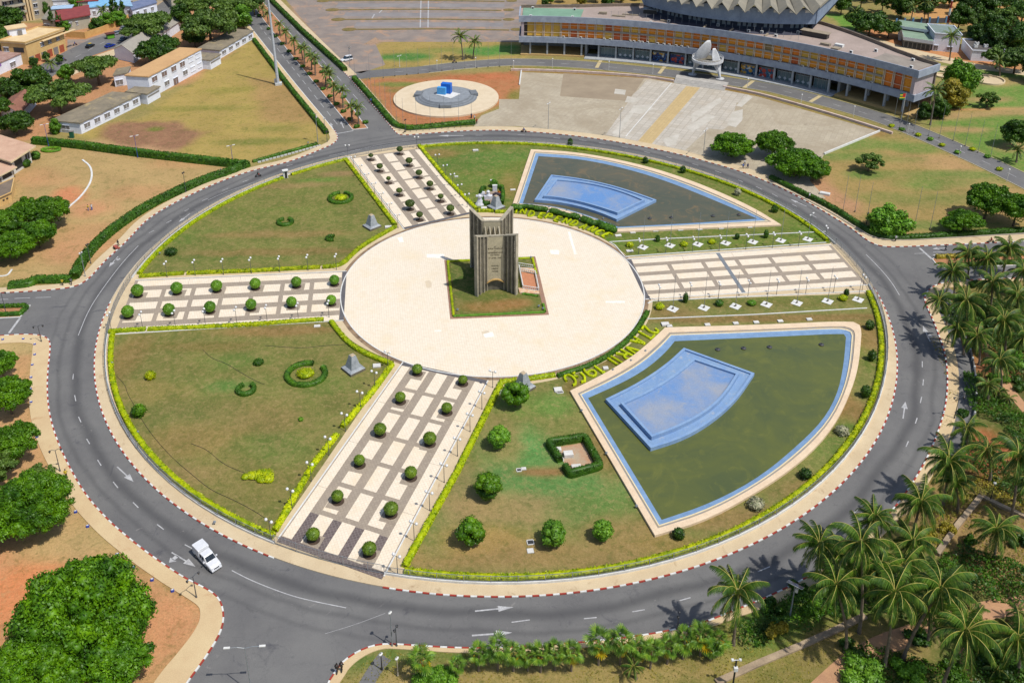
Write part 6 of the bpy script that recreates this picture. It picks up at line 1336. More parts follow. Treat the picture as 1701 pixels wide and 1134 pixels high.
for z0,z1,r0,r1 in((zr-.55,zr+.25,5.0,5.5),):
 for k in range(n):
  t0,t1=2*math.pi*k/n,2*math.pi*(k+1)/n;q=[loc(r*math.cos(t_),r*math.sin(t_),0)[:2]for r,t_ in((r0,t0),(r1,t0),(r1,t1),(r0,t1))];mb.prism(q,z0,z1,True)
mb.build('ring',M_sh,cp)
mb=MB();q=[loc(5.0*math.cos(t_),5.0*math.sin(t_),0)[:2]for t_ in np.linspace(0,2*math.pi,33)[:-1]];mb.prism(q,zr-.5,zr-.25);mb.build('ring_floor',M_conc2,cp)
rr_=MB()
for z in(zr+.6,zr+1.0):rr_.tube([loc(5.4*math.cos(t_),5.4*math.sin(t_),z)for t_ in np.linspace(0,2*math.pi,33)],.06,5)
for t_ in np.linspace(0,2*math.pi,25)[:-1]:rr_.box(loc(5.4*math.cos(t_),5.4*math.sin(t_),zr+.6),(.08,.08,.8))
rr_.build('ring_rail',M_sh,cp)
for s,ztip,wd,tip in((-1,13.4,2.5,0.2),(1,10.8,1.2,2.0)):
 v=[];f=[];N=14
 for i in range(N+1):
  t_=i/N;ax=s*(Lx/2)*(1-t_)+tip*s*t_*-(-1 if s>0 else 1)*(1 if s>0 else-1);z=ztip*t_;ww=.3+wd*max(0.0,math.sin(math.pi*min(1.0,max(0.0,(t_-.2)/.82))))**.85
  for j in range(7):u_=(j/6-.5)*2;v.append(loc(ax-s*.5*(1-u_*u_)*ww*.5+u_*ww*.72,u_*ww*.7,z))
 for i in range(N):
  for j in range(6):a=i*7+j;f.append((a,a+1,a+8,a+7))
 mb=MB();mb.add(v,f);o=mb.build('shell',M_sh,cp,smooth=True);md=o.modifiers.new('thickness','SOLIDIFY');md.thickness=.22
for s in(-1,1):
 for b in(-1.4,1.4):mb=MB();mb.tube([loc(s*Lx/2,0,.15),loc(s*(Lx/2-1.2),b*1.5,zr-.4)],[.35,.2],6);mb.build('leg',M_sh,cp)
 mb=MB();mb.lathe([(1.5,0),(1.5,.16)],20,loc(s*Lx/2,0,0));mb.build('foot_disc',M_sh,cp)
wl=MB();wl.tube([(0,0,0),(0,0,3.4)],.07,6);wlm=wl.mesh('post',M_white);wl=MB();wl.lathe([(.1,0),(.26,.16),(.22,.4),(.06,.5)],8);wlg=wl.mesh('globe',M_globe,True)
for i,p in enumerate(((726,117),(790,112),(853,117.5),(917.5,114),(1011,118.5),(1084,124),(1241,148),(1330,153+42-20),(1417,195),(1507,225),(1592,263),(1672,302))):
 c=W(*p);t=thing('white_lamp','white globe lamp post beside the palace road, %s from the left'%ORD[i],'lamp',(*c,.05),0,'white globe lamps by the palace road');link('post',wlm,t);link('globe',wlg,t,(0,0,3.4))
arc1=[(590,133),(614,132),(637,130),(656,127),(676,124.5),(695,123),(714,120.5),(734,118),(753,116),(772,114.5),(792,113.5),(811,112),(830,111),(849,112)]
for i,p in enumerate(arc1):flagpole(p,'tall thin flagpole in the row along the palace road, %s from the left'%ORD[i],False,1.15,'tall flagpoles round the disc',0)
arc2=[(611,153),(617,160),(624,168),(632,176),(641,186),(650,196),(659,206),(670,212),(692,211),(715,209),(738,207),(762,204),(783,196)]
for i,p in enumerate(arc2):flagpole(p,'tall thin flagpole in the curved row near the disc hedge, %s from the left'%ORD[i],False,1.15,'tall flagpoles round the disc',0)
for i,p in enumerate(((1483,210),(1494,213),(1504,219),(1517,222),(1542,226),(1560,230),(1583,234),(1603,243),(1624,254),(1645,262),(1400,352),(1420,352),(1440,364),(1520,372),(1545,380))):flagpole(p,'tall thin pole on the lawn right of the palace, %s from the left'%ORD[i],False,1.2,'tall flagpoles right of the palace',0)
fc_=W(1497,200);t=thing('national_flag','small green, yellow and red flag at the palace corner','flag',(*fc_,0));mb=MB();mb.tube([(0,0,0),(0,0,9.2)],.06,6);mb.build('pole',M_white,t)
for k in range(5):
 mb=MB();z=9.1-k*.42;mb.box((-.9,0,z-.2),(1.8,.04,.41));mb.build('stripe',plain('flag_green',(.0,.16,.06))if k%2==0 else plain('flag_yellow',(.75,.55,.03)),t)
mb=MB();mb.box((-.45,0,8.4),(.9,.08,1.2));mb.build('canton',plain('flag_red',(.55,.02,.02)),t)
def street_lamp(px,top_y,label,color=M_pole,arms=2,arm=1.0,head='lantern',z=0.1,rz=0.0,group=None):
 c=W(*px);h=max(3.0,hgt(px[0],px[1],top_y));t=thing('street_lamp',label,'street lamp',(*c,z),rz,group)
 mb=MB();mb.tube([(0,0,0),(0,0,.5),(0,0,h)],[.16,.09,.05],7);mb.build('post',color,t)
 for k in range(arms):
  s=1 if k==0 else-1;mb=MB();mb.tube([(0,0,h-.1),(s*arm*.5,0,h+.12),(s*arm,0,h+.1)],.045,5);mb.build('arm',color,t)
  mb=MB()
  if head=='lantern':mb.lathe([(.08,-.35),(.22,0),(.05,.12)],6,(s*arm,0,h-.05));mb.build('lantern',M_black if color is M_pole else M_white,t)
  else:mb.box((s*(arm+.35),0,h+.14),(.8,.28,.12));mb.build('lamp_head',M_white,t)
M_bl=plain('blue_paint',S(50,74,170),.5)
for px,ty,l,m,hd,ar,rz in(((100,783),748,'dark double lantern lamp on the lower left pavement, near two walkers',M_pole,'lantern',.9,.3),((69,568),542,'dark double lantern lamp at the corner of the western road',M_pole,'lantern',.9,.3),((326.5,992.5),957.8,'dark double lantern lamp on the pavement below the pickup',M_pole,'lantern',1.0,.9),
 ((659,1073),1043,'dark lantern lamp at the bottom kerb beside a grey pole',M_pole,'lantern',.4,1.2),((1125,1046),1024,'dark lantern lamp at the bottom kerb right of the fan palms',M_pole,'lantern',.4,1.2),((1585,695),660,'dark double lantern lamp beside the eastern boundary wall',M_pole,'lantern',.9,0.1),
 ((229,262),227,'blue post with two white lamp heads, middle of the garden hedge',M_bl,'head',.5,.5),((81,243),208,'blue post with two white lamp heads near the villa',M_bl,'head',.5,.5),((387,272),243,'blue post with two white lamp heads near the road end of the hedge',M_bl,'head',.5,.5),
 ((418,1150),1076,'large steel double-arm street lamp at the bottom left corner of the road',M_steel,'head',1.9,0.05),((142,460),420,'grey pole leaning beside the western hedge',M_steel,'lantern',.3,1.),((151,438),406,'thin dark pole behind the western hedge',M_pole,'lantern',.3,1.),
 ((309,320),287,'thin pole behind the northwestern hedge',M_pole,'lantern',.3,1.),((10,520),487,'dark double lantern lamp in the western median',M_pole,'lantern',.8,.3),((543.7,236.5),219,'dark lamp at the mouth of the palm avenue',M_pole,'lantern',.3,1.),((539.5,211.5),198,'thin lamp on the avenue pavement',M_steel,'lantern',.3,1.),
 ((1029,229),182,'grey lamp post on the pavement before the parade ground',M_steel,'head',.5,1.),((910.5,215),173,'thin lamp post at the left of the parade ground edge',M_steel,'head',.3,1.),((1168,260),217,'grey lamp post beside the parade ground trees',M_steel,'head',.7,1.),((674,220),199,'thin dark lamp beside the disc hedge',M_pole,'lantern',.3,1.),
 ((1346,376),357,'thin double lamp behind the eastern hedge of the ring',M_steel,'head',.4,.8),((664,112),94,'thin white lamp left of the two palms',M_white,'head',.3,.8),((1439,372),366,'short dark lamp in the northeastern hedge',M_pole,'lantern',.3,.8),
 ((651.5,1073),1017,'tall thin grey pole at the bottom kerb',M_steel,'lantern',.1,1.),((1644.6,832),802,'black lamp post beside the low wall at the right',M_black,'lantern',.1,1.),((634.5,1112),1090,'short black post by the bottom path, left',M_black,'lantern',.1,1.),((661,1122),1093,'pale post beside the short black post at the bottom',M_conc,'lantern',.1,1.)):
 street_lamp(px,ty,l,m,2,ar,hd,rz=rz)
def solar(px,top_y,label,s=1.0):
 c=W(*px);h=hgt(px[0],px[1],top_y);t=thing('solar_lamp',label,'solar lamp',c,.9);mb=MB();mb.tube([(0,0,0),(0,0,h)],[.12,.07],7);mb.build('post',M_steel,t)
 mb=MB();mb.box((0,0,h+.2),(1.1*s,2.1*s,.06),0,.5);mb.build('solar_panel',plain('solar_cells',S(58,74,110),.2),t);mb=MB();mb.box((0,0,h+.15),(1.18*s,2.18*s,.05),0,.5);mb.build('panel_frame',M_white,t);mb=MB();mb.box((.0,-.3,h-.7),(.35,.35,.6));mb.build('battery_box',M_box,t)
solar((1311,1030),972,'solar panel lamp on a grey post among the coconut palms');solar((581.5,113),78,'solar panel lamp behind the white off-road car');solar((528,237),190,'solar lamp on a pole at the tip of the school field',.6)
c=W(1217,1140);t=thing('camera_post','black post with white box and small cameras at the bottom edge','post',c);mb=MB();mb.tube([(0,0,0),(0,0,5)],.13,8);mb.build('post',M_black,t);mb=MB();mb.box((0,-.2,3.6),(.5,.4,.6));mb.build('box',M_white,t)
mb=MB();mb.tube([(-.5,0,5.0),(.5,0,5.0)],.05,5);mb.box((-.5,0,5.05),(.3,.3,.2));mb.box((.5,0,5.05),(.3,.3,.2));mb.build('camera_arm',M_white,t)
c=W(462,141);t=thing('light_mast','very tall grey tapering light mast on a concrete block','mast',c);mb=MB();mb.tube([(0,0,.6),(-.3,0,18),(-.6,0,36)],[.55,.42,.3],10);mb.build('mast',mat('pale_steel',S(206,212,218),S(186,192,200),2.),t)
mb=MB();mb.box((.2,0,.4),(2.4,2.0,.8),.2);mb.build('base_block',M_blk,t);mb=MB();mb.box((-.9,0,1.4),(.6,.6,1.6));mb.build('switch_box',M_steel,t)
# buildings of the school, villa and town
def quadbox(mb,A,B,C,z0,z1,O):
 """A,B front corners, C back corner beyond A"""
 D=(B[0]+C[0]-A[0],B[1]+C[1]-A[1]);mb.prism([(p[0]-O[0],p[1]-O[1])for p in(A,B,D,C)],z0,z1)
def lerp2(a,b,t):return(a[0]+(b[0]-a[0])*t,a[1]+(b[1]-a[1])*t)
def unit(a,b):L=math.dist(a,b)or 1;return((b[0]-a[0])/L,(b[1]-a[1])/L)
M_wht=mat('whitewash',S(240,244,252,.8),S(226,230,242,.8),.5,.8,.1,5.,dirt=(S(190,192,200),.7,.62))
M_rfd=mat('mossy_flat_roof',S(158,146,124),S(128,120,104),.25,.95,.3,3.,dirt=(S(196,176,128),.22,.56));M_rtan=mat('tan_flat_roof',S(218,176,124),S(206,164,116),.15,.9,.1,4.,dirt=(S(150,136,112),.3,.62))
M_shade=mat('window_shutter',S(150,144,138),S(128,124,122),1.5,.8);M_grl=mat('grille_brown',S(118,96,90),S(150,130,120),3.0,.8)
def house(name,label,cat,A,B,C,h,wall,roof,over=.35,wins=(),thick=.35,para=0.0,group=None,fascia=None):
 """wins: (t0, t1, z0, z1, material, frame, face) placed along face 'f' (A->B), 'l' (C->A) or 'r' (B->D)"""
 t=thing(name,label,cat,A,0,group);O=A;D=(B[0]+C[0]-A[0],B[1]+C[1]-A[1])
 mb=MB();quadbox(mb,A,B,C,0,h,O);mb.build('wall',wall,t)
 u=unit(A,B);v=unit(A,C);e=over;P=[(A[0]-u[0]*e-v[0]*e,A[1]-u[1]*e-v[1]*e),(B[0]+u[0]*e-v[0]*e,B[1]+u[1]*e-v[1]*e),(D[0]+u[0]*e+v[0]*e,D[1]+u[1]*e+v[1]*e),(C[0]-u[0]*e+v[0]*e,C[1]-u[1]*e+v[1]*e)]
 mb=MB();mb.prism([(p[0]-O[0],p[1]-O[1])for p in P],h+.002,h+thick);r=mb.build('roof',fascia or roof,t)
 P2=[(p[0]*.985+(A[0]+D[0])/2*.015,p[1]*.985+(A[1]+D[1])/2*.015)for p in P]
 mb=MB();mb.prism([(p[0]-O[0],p[1]-O[1])for p in P2],h+thick-.05,h+thick+.04);mb.build('roof_surface',roof,r)
 if para:
  for a,b in zip(P,P[1:]+P[:1]):mb=MB();ribbon(mb,[(a[0]-O[0],a[1]-O[1]),(b[0]-O[0],b[1]-O[1])],.25,h+thick,h+thick+para);mb.build('parapet',fascia or wall,t)
 for w__ in wins:
  t0,t1,z0,z1,m,fr,face=w__;a,b={'f':(A,B),'l':(C,A),'r':(B,D)}[face];p,q=lerp2(a,b,t0),lerp2(a,b,t1);d=unit(a,b);n=(d[1],-d[0])
  L=math.dist(p,q);c=((p[0]+q[0])/2-O[0]+n[0]*.04,(p[1]+q[1])/2-O[1]+n[1]*.04,(z0+z1)/2);rz=math.atan2(d[1],d[0])
  mb=MB();mb.box((0,0,0),(L,.14,z1-z0));wo_=mb.build('window'if z0>.3 else 'door',m,t,c,rz)
  if fr:
   mb=MB();mb.box((0,-.1,(z1-z0)/2+.1),(L+.3,.3,.16));mb.box((0,-.08,-(z1-z0)/2-.06),(L+.2,.2,.12));mb.box((0,-.09,0),(.08,.06,z1-z0));mb.build('frame',M_wht,wo_)
 return t
def rowwin(n,a,b,wf,z0,z1,m,fr=True,face='f'):return[(a+(b-a)*(i+.5-wf/2)/n,a+(b-a)*(i+.5+wf/2)/n,z0,z1,m,fr,face)for i in range(n)]
s1,s2=W(136,223),W(234,174.6);s3=W(421.6,64.7);sb=W(85.4,199.7,3.9)
v1=(sb[0]-s1[0],sb[1]-s1[1]);along=unit(s1,s3)
house('school_wing','long low white school wing with mossy flat roof, nearest the hedge','school building',s1,s2,sb,3.6,M_wht,M_rfd,.35,rowwin(6,.02,1,.52,1.3,2.8,M_shade)+[(.35,.6,1.2,2.6,M_shade,True,'l')])
e1,e2=W(246,173.8),W(267,161.5);house('school_porch','projecting white block between long wing and two-storey school','school building',e1,e2,(e1[0]-7.5,e1[1]+2.6),3.6,M_wht,M_rfd,.35,[(.05,.95,2.3,2.8,M_shade,False,'f')])
g1,g2=W(267,154.5),W(338,115);gb=W(212,119,8.0);gt=W(247,121,8.0)
dv=(gb[0]-gt[0],gb[1]-gt[1])
gA=(g1[0]-along[0]*5.5,g1[1]-along[1]*5.5)
house('school_main_block','two-storey white school block with tan flat roof','school building',gA,g2,(gA[0]+dv[0]*1.05,gA[1]+dv[1]*1.05),7.6,M_wht,M_rtan,.3,
 [(t_,t_+.085,5.0,6.8,M_grl,True,'f')for t_ in(.06,.235,.41,.575)]+[(t_,t_+.085,5.2,6.8,M_wht,True,'f')for t_ in(.74,.88)]+[(.26,.34,1.4,3.0,M_shade,True,'f'),(.42,.5,.0,2.5,M_grl,True,'f'),(.61,.69,1.6,3.2,M_shade,True,'f'),(.76,.84,1.4,3.0,M_wht,True,'f'),(.9,.97,1.4,3.0,M_wht,True,'f')])
e1,e2=W(350.5,116),W(367.5,106);house('school_porch','projecting white block right of the two-storey school','school building',e1,e2,(e1[0]-9.5,e1[1]+3.0),3.5,M_wht,M_rfd,.35,[(.05,.95,2.2,2.7,M_shade,False,'f')])
e1,e2=W(366,98),W(421.6,64.7);eb=W(330,73,3.6)
house('school_wing','long low white school wing with mossy roof at the palm avenue end','school building',e1,e2,(e1[0]+(W(386.7,47.9,3.6)[0]-e2[0]),e1[1]+(W(386.7,47.9,3.6)[1]-e2[1])),3.2,M_wht,M_rfd,.35,rowwin(5,.02,1,.52,1.1,2.4,M_shade))
e1,e2=W(192,145),W(214,141);house('school_annex','small white annex with latticed front behind the school','school building',e1,e2,(e1[0]-1,e1[1]+7),4.2,M_wht,M_rfd,.3,[(.1,.6,.6,2.4,M_shade,True,'f')])
def gable(name,label,A,B,C,h,hr,wall,roof,over=.5):
 """gable end A-B, ridge running towards C"""
 t=thing(name,label,'building',A);O=A;D=(B[0]+C[0]-A[0],B[1]+C[1]-A[1]);mb=MB();quadbox(mb,A,B,C,0,h,O)
 r=lambda p,z:(p[0]-O[0],p[1]-O[1],z);m0=lerp2(A,B,.5);m1=lerp2(C,D,.5);mb.add([r(A,h),r(B,h),r(m0,hr)],[(0,1,2)]);mb.add([r(C,h),r(D,h),r(m1,hr)],[(0,2,1)]);mb.build('wall',wall,t)
 v=unit(C,A);u=unit(A,B);q=lambda p,a,b:(p[0]+u[0]*a+v[0]*b,p[1]+u[1]*a+v[1]*b);s=(hr-h)/(math.dist(A,B)/2)*over
 for a,b,c,d,sg in((q(A,-over,over),q(m0,0,over),q(m1,0,-over),q(C,-over,-over),0),(q(m0,0,over),q(B,over,over),q(D,over,-over),q(m1,0,-over),1)):
  za,zb=(h-s,hr)if not sg else(hr,h-s);mb=MB()
  mb.add([r(a,za+.1),r(b,zb+.1),r(c,zb+.1),r(d,za+.1)],[(0,1,2,3)]);mb.add([r(a,za),r(b,zb),r(c,zb),r(d,za)],[(0,3,2,1)]);mb.add([r(a,za),r(b,zb),r(b,zb+.1),r(a,za+.1)],[(0,1,2,3)]);mb.build('roof',roof,t)
 return t
M_gsh=mat('grey_sheet_roof',S(176,170,158),S(162,156,146),.3,.7,.1,3.)
e1,e2=W(192,98),W(223,105);far=W(318,38);gable('long_shed','long grey sheet-roofed shed behind the school',e1,e2,(e1[0]+(far[0]-e2[0]),e1[1]+(far[1]-e2[1])),4.2,6.4,M_wht,M_gsh)
M_rbr=mat('brown_tile_roof',S(160,112,94),S(144,100,84),.6,.9,.2,3.);e1,e2=W(7,203),W(42,200)
gable('brown_roof_house','low house with brown gabled roof under the left trees',W(4,196),W(36,203),W(30,168),3.2,4.8,M_wht,M_rbr)
gable('brown_roof_hut','small tan-roofed hut between trees and school road',W(284,44),W(300,49),W(294,34),2.6,3.8,M_wht,mat('tan_sheet',S(176,146,118),None,.6))
M_yel=mat('yellow_render',S(232,196,132),S(220,180,118),.4,.85,.1,4.);M_cr=mat('cream_roof',S(240,214,166),S(226,196,150),.25,.85);M_brk=mat('brick_red_front',S(190,96,66),S(160,84,62),1.2)
A,B=W(49,108),W(111,84);Cc=W(4,72,8.5);Af=W(46,75,8.5);C=(A[0]+(Cc[0]-Af[0])*1.0,A[1]+(Cc[1]-Af[1])*1.0)
yb=house('yellow_commercial_building','two-storey yellow building with broad cream roof and brick-red shopfronts','building',A,B,C,8.2,M_yel,M_cr,.4,[(.02+i*.16,.14+i*.16,.0,2.9,M_brk if i%2 else M_shade,False,'f')for i in range(6)]+[(t_,t_+.09,5.2,6.6,M_shade,True,'f')for t_ in(.36,.56,.78)]+[(.1,.3,4.8,6.4,M_shade,True,'l'),(.5,.9,4.8,6.6,M_dark,False,'l')],.5,.5)
mb=MB();u=unit(A,B);mb.box((u[0]*16+u[1]*.8,u[1]*16-u[0]*.8,7.3),(17,1.2,.25),math.atan2(u[1],u[0]));mb.build('awning',M_cr,yb)
rt=thing('roof_cabin','white stair cabin with grey roof on the cream roof','roof cabin',(A[0]-8,A[1]+12,8.75));mb=MB();mb.box((0,0,1.4),(6.0,5,2.8),.6);mb.build('walls',M_wht,rt);mb=MB();mb.box((0,0,2.9),(7.4,6,.25),.6);mb.build('roof',M_cr,rt);mb=MB();mb.box((2.2,-2.0,1.0),(1.6,.2,1.9),.6);mb.build('door',M_shade,rt)
house('white_shop','white single-storey shop with brownish roof and violet sign, left edge','building',W(-12,130),W(43,105),W(-30,118),4.2,M_wht,mat('rusty_roof',S(168,132,120),S(190,160,150),.4),.3,[(.1,.3,3.0,4.0,plain('violet_sign',S(160,120,200)),False,'f'),(.55,.7,.9,2.6,M_shade,True,'f')])
M_redr=mat('red_sheet_roof',S(160,76,74),S(140,66,66),.5,.7);M_gw=mat('grey_cream_wall',S(200,194,172),S(182,176,158),.5)
A,B=W(100,56),W(151,46);rh=house('red_roof_house','house with dark red sheet roof behind slim cypresses','house',A,B,(A[0]-6,A[1]+15),5.4,M_gw,M_redr,.9,[(.3,.42,2.2,3.8,M_shade,True,'f'),(.55,.62,2.2,3.6,M_shade,True,'f'),(.2,.35,2.2,3.8,M_shade,True,'r')])
A,B=W(74,52),W(100,55);rh=house('grey_roof_house','grey flat-roofed house beside the red-roofed one','house',A,B,(A[0]-4,A[1]+20),5.0,M_gw,mat('grey_flat_roof',S(156,150,136),S(140,134,122),.4),.4,[(.1,.4,1.6,3.2,M_shade,True,'f')])
c=W(113,30);t=thing('roof_skylight','pale blue sheet panel on the roof of the red-roofed house','skylight',(c[0],c[1]-4,5.85));mb=MB();mb.box((0,0,.1),(9,6,.2),.2);mb.build('panel',mat('pale_blue_sheet',S(186,212,238),S(168,198,228),.5,.5),t);mb=MB();mb.box((0,0,0),(9.3,6.3,.1),.2);mb.build('frame',M_shade,t)
for i,(a,b,c_,h,wl_,rf,l)in enumerate((((132,22),(165,20),(136,12),5,M_gw,M_redr,'far maroon-roofed house in the upper left'),((150,30),(190,26),(152,12),4.5,M_wht,mat('bright_blue_roof',S(120,184,230),S(150,206,240),.4,.5),'far house with bright blue sheet roof'),((190,26),(222,28),(186,14),4.5,M_wht,mat('pale_blue_roof',S(170,206,232),S(150,190,222),.4,.5),'far house with pale blue sheet roof'),((222,32),(262,20),(216,22),4,M_wht,mat('slate_blue_roof',S(110,124,158),S(130,140,170),.4,.6),'far shed with slate blue roof by the side road'),
 ((70,20),(118,18),(72,4),5,M_wht,M_wht,'far white terrace building with railings'),((205,14),(270,2),(200,2),4,M_gw,mat('lilac_roof',S(176,166,178),None,.4),'far lilac-grey roofed building at the top edge'),((-60,14),(-8,20),(-50,-4),9,M_gw,M_cr,'far cream block beyond the left edge'),((286,14),(330,-12),(270,-6),4,M_gw,M_gsh,'far grey-roofed shed at the top by the side road'))):
 A,B,C=W(*a),W(*b),W(*c_);house('town_house',l,'house',A,B,C,h,wl_,rf,.4,rowwin(3,.05,.95,.35,1.2,2.8,M_shade),group='far town houses')
A,B=W(8,42),W(70,30);C=(A[0]+2,A[1]+16);t=house('apartment_block','tall beige apartment block with balconies at the upper left corner','apartment block',A,B,C,19,mat('beige_render',S(196,186,164),S(176,166,148),.5),M_cr,.5,[(t_,t_+.1,z,z+1.6,M_dark,True,'f')for z in(2.0,5.2,8.4,11.6,14.8)for t_ in(.06,.24,.46,.84)])
u=unit(A,B);n=(u[1],-u[0]);rz=math.atan2(u[1],u[0])
for z in(4.2,7.4,10.6,13.8):mb=MB();c=lerp2(A,B,.33);mb.box((0,0,0),(9,1.6,.2));mb.box((0,-.75,.5),(9,.12,.9));mb.build('balcony',M_gw,t,(c[0]-A[0]+n[0]*.8,c[1]-A[1]+n[1]*.8,z),rz)
for s_ in(.6,.68,.76):mb=MB();c=lerp2(A,B,s_);mb.box((0,0,9.5),(.8,1.0,19));mb.build('pilaster',M_cr,t,(c[0]-A[0]+n[0]*.5,c[1]-A[1]+n[1]*.5,0),rz)
M_ywall=mat('yellow_wall',S(232,186,118),S(216,166,100),.6);mb=MB();P=WL([(110,62),(142,64),(172,54),(205,40),(214,34)]);o=P[0];ribbon(mb,[(p[0]-o[0],p[1]-o[1])for p in P],.3,0,2.6);tag(mb.build('garden_wall',M_ywall,None,(*o,0)),'yellow-ochre garden wall along the town side road','wall')
sheet_px('side_road',[(30,140),(60,112),(112,84),(150,66),(180,58),(215,42),(250,18),(280,-4),(320,-30),(345,-30),(310,0),(285,22),(262,42),(230,58),(196,78),(150,94),(100,118),(70,140)],M_asph,.02);sheet_px('side_yard',[(112,84),(112,66),(142,66),(172,56),(180,58),(150,66)],M_asph2,.016);
sheet_px('side_pavement',[(100,120),(150,96),(196,80),(232,60),(262,44),(275,50),(240,70),(200,90),(160,108),(110,130)],M_pave,.03)
for i in range(8):
 a=lerp2(W(80,120),W(240,34),i/8);b=lerp2(W(80,120),W(240,34),i/8+.05);mb=MB();ribbon(mb,[a,b],.2,.03);tag(mb.build('lane_dash',M_line),kind='structure')
M_vr=mat('rosy_roof',S(222,184,156),S(206,166,140),.3,.85,.1,4.);M_vf=mat('cream_fascia',S(240,218,178),None,.6);M_vw=mat('villa_white',S(232,230,222),S(216,212,202),.5)
A,B=W(24,290),W(54,270);C=(A[0]-16,A[1]+10);house('villa','villa with wide rosy flat roof and cream eaves at the left edge, upper part','villa',A,B,C,4.6,M_vw,M_vr,1.6,[(.12,.5,.9,4.2,M_dark,False,'f'),(.55,.62,.9,4.2,M_vw,False,'f'),(.7,.9,1.6,4.0,M_dark,True,'f'),(.1,.9,1.2,3.6,M_shade,True,'r')],.45,.0,fascia=M_vf)
A,B=W(-30,326),W(24,297);C=(A[0]-10,A[1]+7);house('villa_porch','lower porch wing of the villa with rosy roof at the left edge','villa',A,B,C,3.2,M_vw,M_vr,1.1,[(.45,.62,.5,2.4,M_shade,True,'f'),(.68,.95,1.4,2.8,M_dark,False,'f'),(.1,.8,1.2,2.8,M_dark,False,'r')],.35,fascia=M_vf)
A,B=W(-40,362),W(21,334);house('low_store','low grey-roofed store with yellow wall below the villa','shed',A,B,(A[0]-3,A[1]+9),2.2,M_yel,mat('dark_flat_roof',S(140,124,108),S(118,106,94),.5),.2,[(.75,.8,1.2,1.6,M_dark,False,'f'),(.85,.9,1.2,1.6,M_dark,False,'f')],para=.25)
c=W(104,222);t=thing('green_door_booth','dark green narrow booth at the corner of the school wing','booth',W(120,229));mb=MB();mb.box((0,0,1.1),(1.2,.9,2.2));mb.build('body',plain('bottle_green',S(30,100,76)),t);mb=MB();mb.box((0,0,2.24),(1.4,1.1,.1));mb.build('lid',M_shade,t)
M_gr=mat('sage_roof',S(150,174,150),S(134,158,136),.3,.8);A,B=W(1500,79),W(1545,86)
house('service_building','low white service building with sage green roof, left part','service building',A,B,(A[0]+3,A[1]+9),3.0,M_shade,M_gr,.5,[(.03+i*.16,.15+i*.16,.3,2.4,M_dark,False,'f')for i in range(6)],1.3,fascia=M_wht)
house('service_building','raised sage green roof block behind the low service building','service building',(A[0]+2,A[1]+9.3),(B[0]+2,B[1]+9.3),(A[0]+5,A[1]+17),5.0,M_wht,M_gr,.4,[(.1,.9,4.2,4.7,M_dark,False,'f')],.9,fascia=M_wht)
A,B=W(1548,84.5),W(1591.5,88);house('service_building','tall white service block with grey-green roof behind the oil palm','service building',A,B,(A[0]+2.5,A[1]+12),6.6,M_wht,mat('grey_green_roof',S(140,156,150),None,.5),.2,[(.05,.2,.2,2.2,M_shade,True,'f'),(.55,.75,.4,2.0,M_shade,True,'f')],.2,.4)
A,B=W(1612,101),W(1668,104);house('plant_room','white plant building with open roof full of machines','plant room',A,B,(A[0]+3,A[1]+14),3.6,M_wht,mat('dark_plant_roof',S(110,104,100),S(90,86,84),.6),.1,[(.3,.34,1.5,2.4,M_shade,False,'f')],.15,.5)
for i in range(5):
 t=thing('cooling_unit','white cooling unit on the plant building roof, %s from the left'%ORD[i],'cooling unit',(A[0]+3+i*1.9,A[1]+4+(i%2)*3,3.8),0,'cooling units');mb=MB();mb.box((0,0,.6),(1.3,1.0,1.1));mb.build('casing',M_white,t);mb=MB();mb.lathe([(.4,0),(.4,.1)],10,(0,0,1.16));mb.build('fan',M_black,t)
c=W(1572,50);t=thing('lattice_mast','red and white banded lattice mast behind the service buildings','mast',c)
for k in range(12):mb=MB();mb.tube([(0,0,k*3),(0,0,k*3+3)],.45-k*.02,6);mb.build('mast_section',M_red if k%2 else M_white,t)
for px,r,l in(((1642,134),5.2,'round sandy basin with raised rim on the lawn, largest'),((1572,117),3.2,'small round basin half behind the bright tree'),((1566,127),2.6,'smallest round basin beside the palace end')):
 c=W(*px);t=thing('round_basin',l,'basin',c);mb=MB();n=36
 for k in range(n):
  t0,t1=2*math.pi*k/n,2*math.pi*(k+1)/n;mb.prism([(q*math.cos(a),q*math.sin(a))for q,a in((r-.4,t0),(r,t0),(r,t1),(r-.4,t1))],0,.6)
 mb.build('rim',M_vf,t);mb=MB();mb.lathe([(r-.38,0),(r-.38,.08)],30);mb.build('basin_bed',M_pave,t)
c1,c2=W(1488,42),W(1625,36);t=thing('metal_fence','dark metal fence with blue posts beyond the service buildings','fence',c1);L=math.dist(c1,c2);u=unit(c1,c2);rz=math.atan2(u[1],u[0])
mb=MB();mb.box((L/2*u[0],L/2*u[1],1.2),(L,.12,2.0),rz);mb.build('mesh_panel',mat('fence_mesh',S(112,106,112),S(92,90,96),.8),t)
pm=MB();pm.box((0,0,1.4),(.7,.4,2.8));pme=pm.mesh('post',plain('faded_blue',S(100,150,196)))
for k in range(11):link('post',pme,t,(u[0]*L*k/10,u[1]*L*k/10,0),rz)
sheet_px('back_path',[(1400,45),(1500,78),(1620,106),(1720,120),(1720,128),(1600,112),(1490,86),(1400,56)],M_pave,.014)
hw=WL([(1352,25),(1420,62),(1480,84),(1560,102)]);mb=MB();ribbon(mb,[(p[0]-hw[0][0],p[1]-hw[0][1])for p in hw],.5,0,2.0);
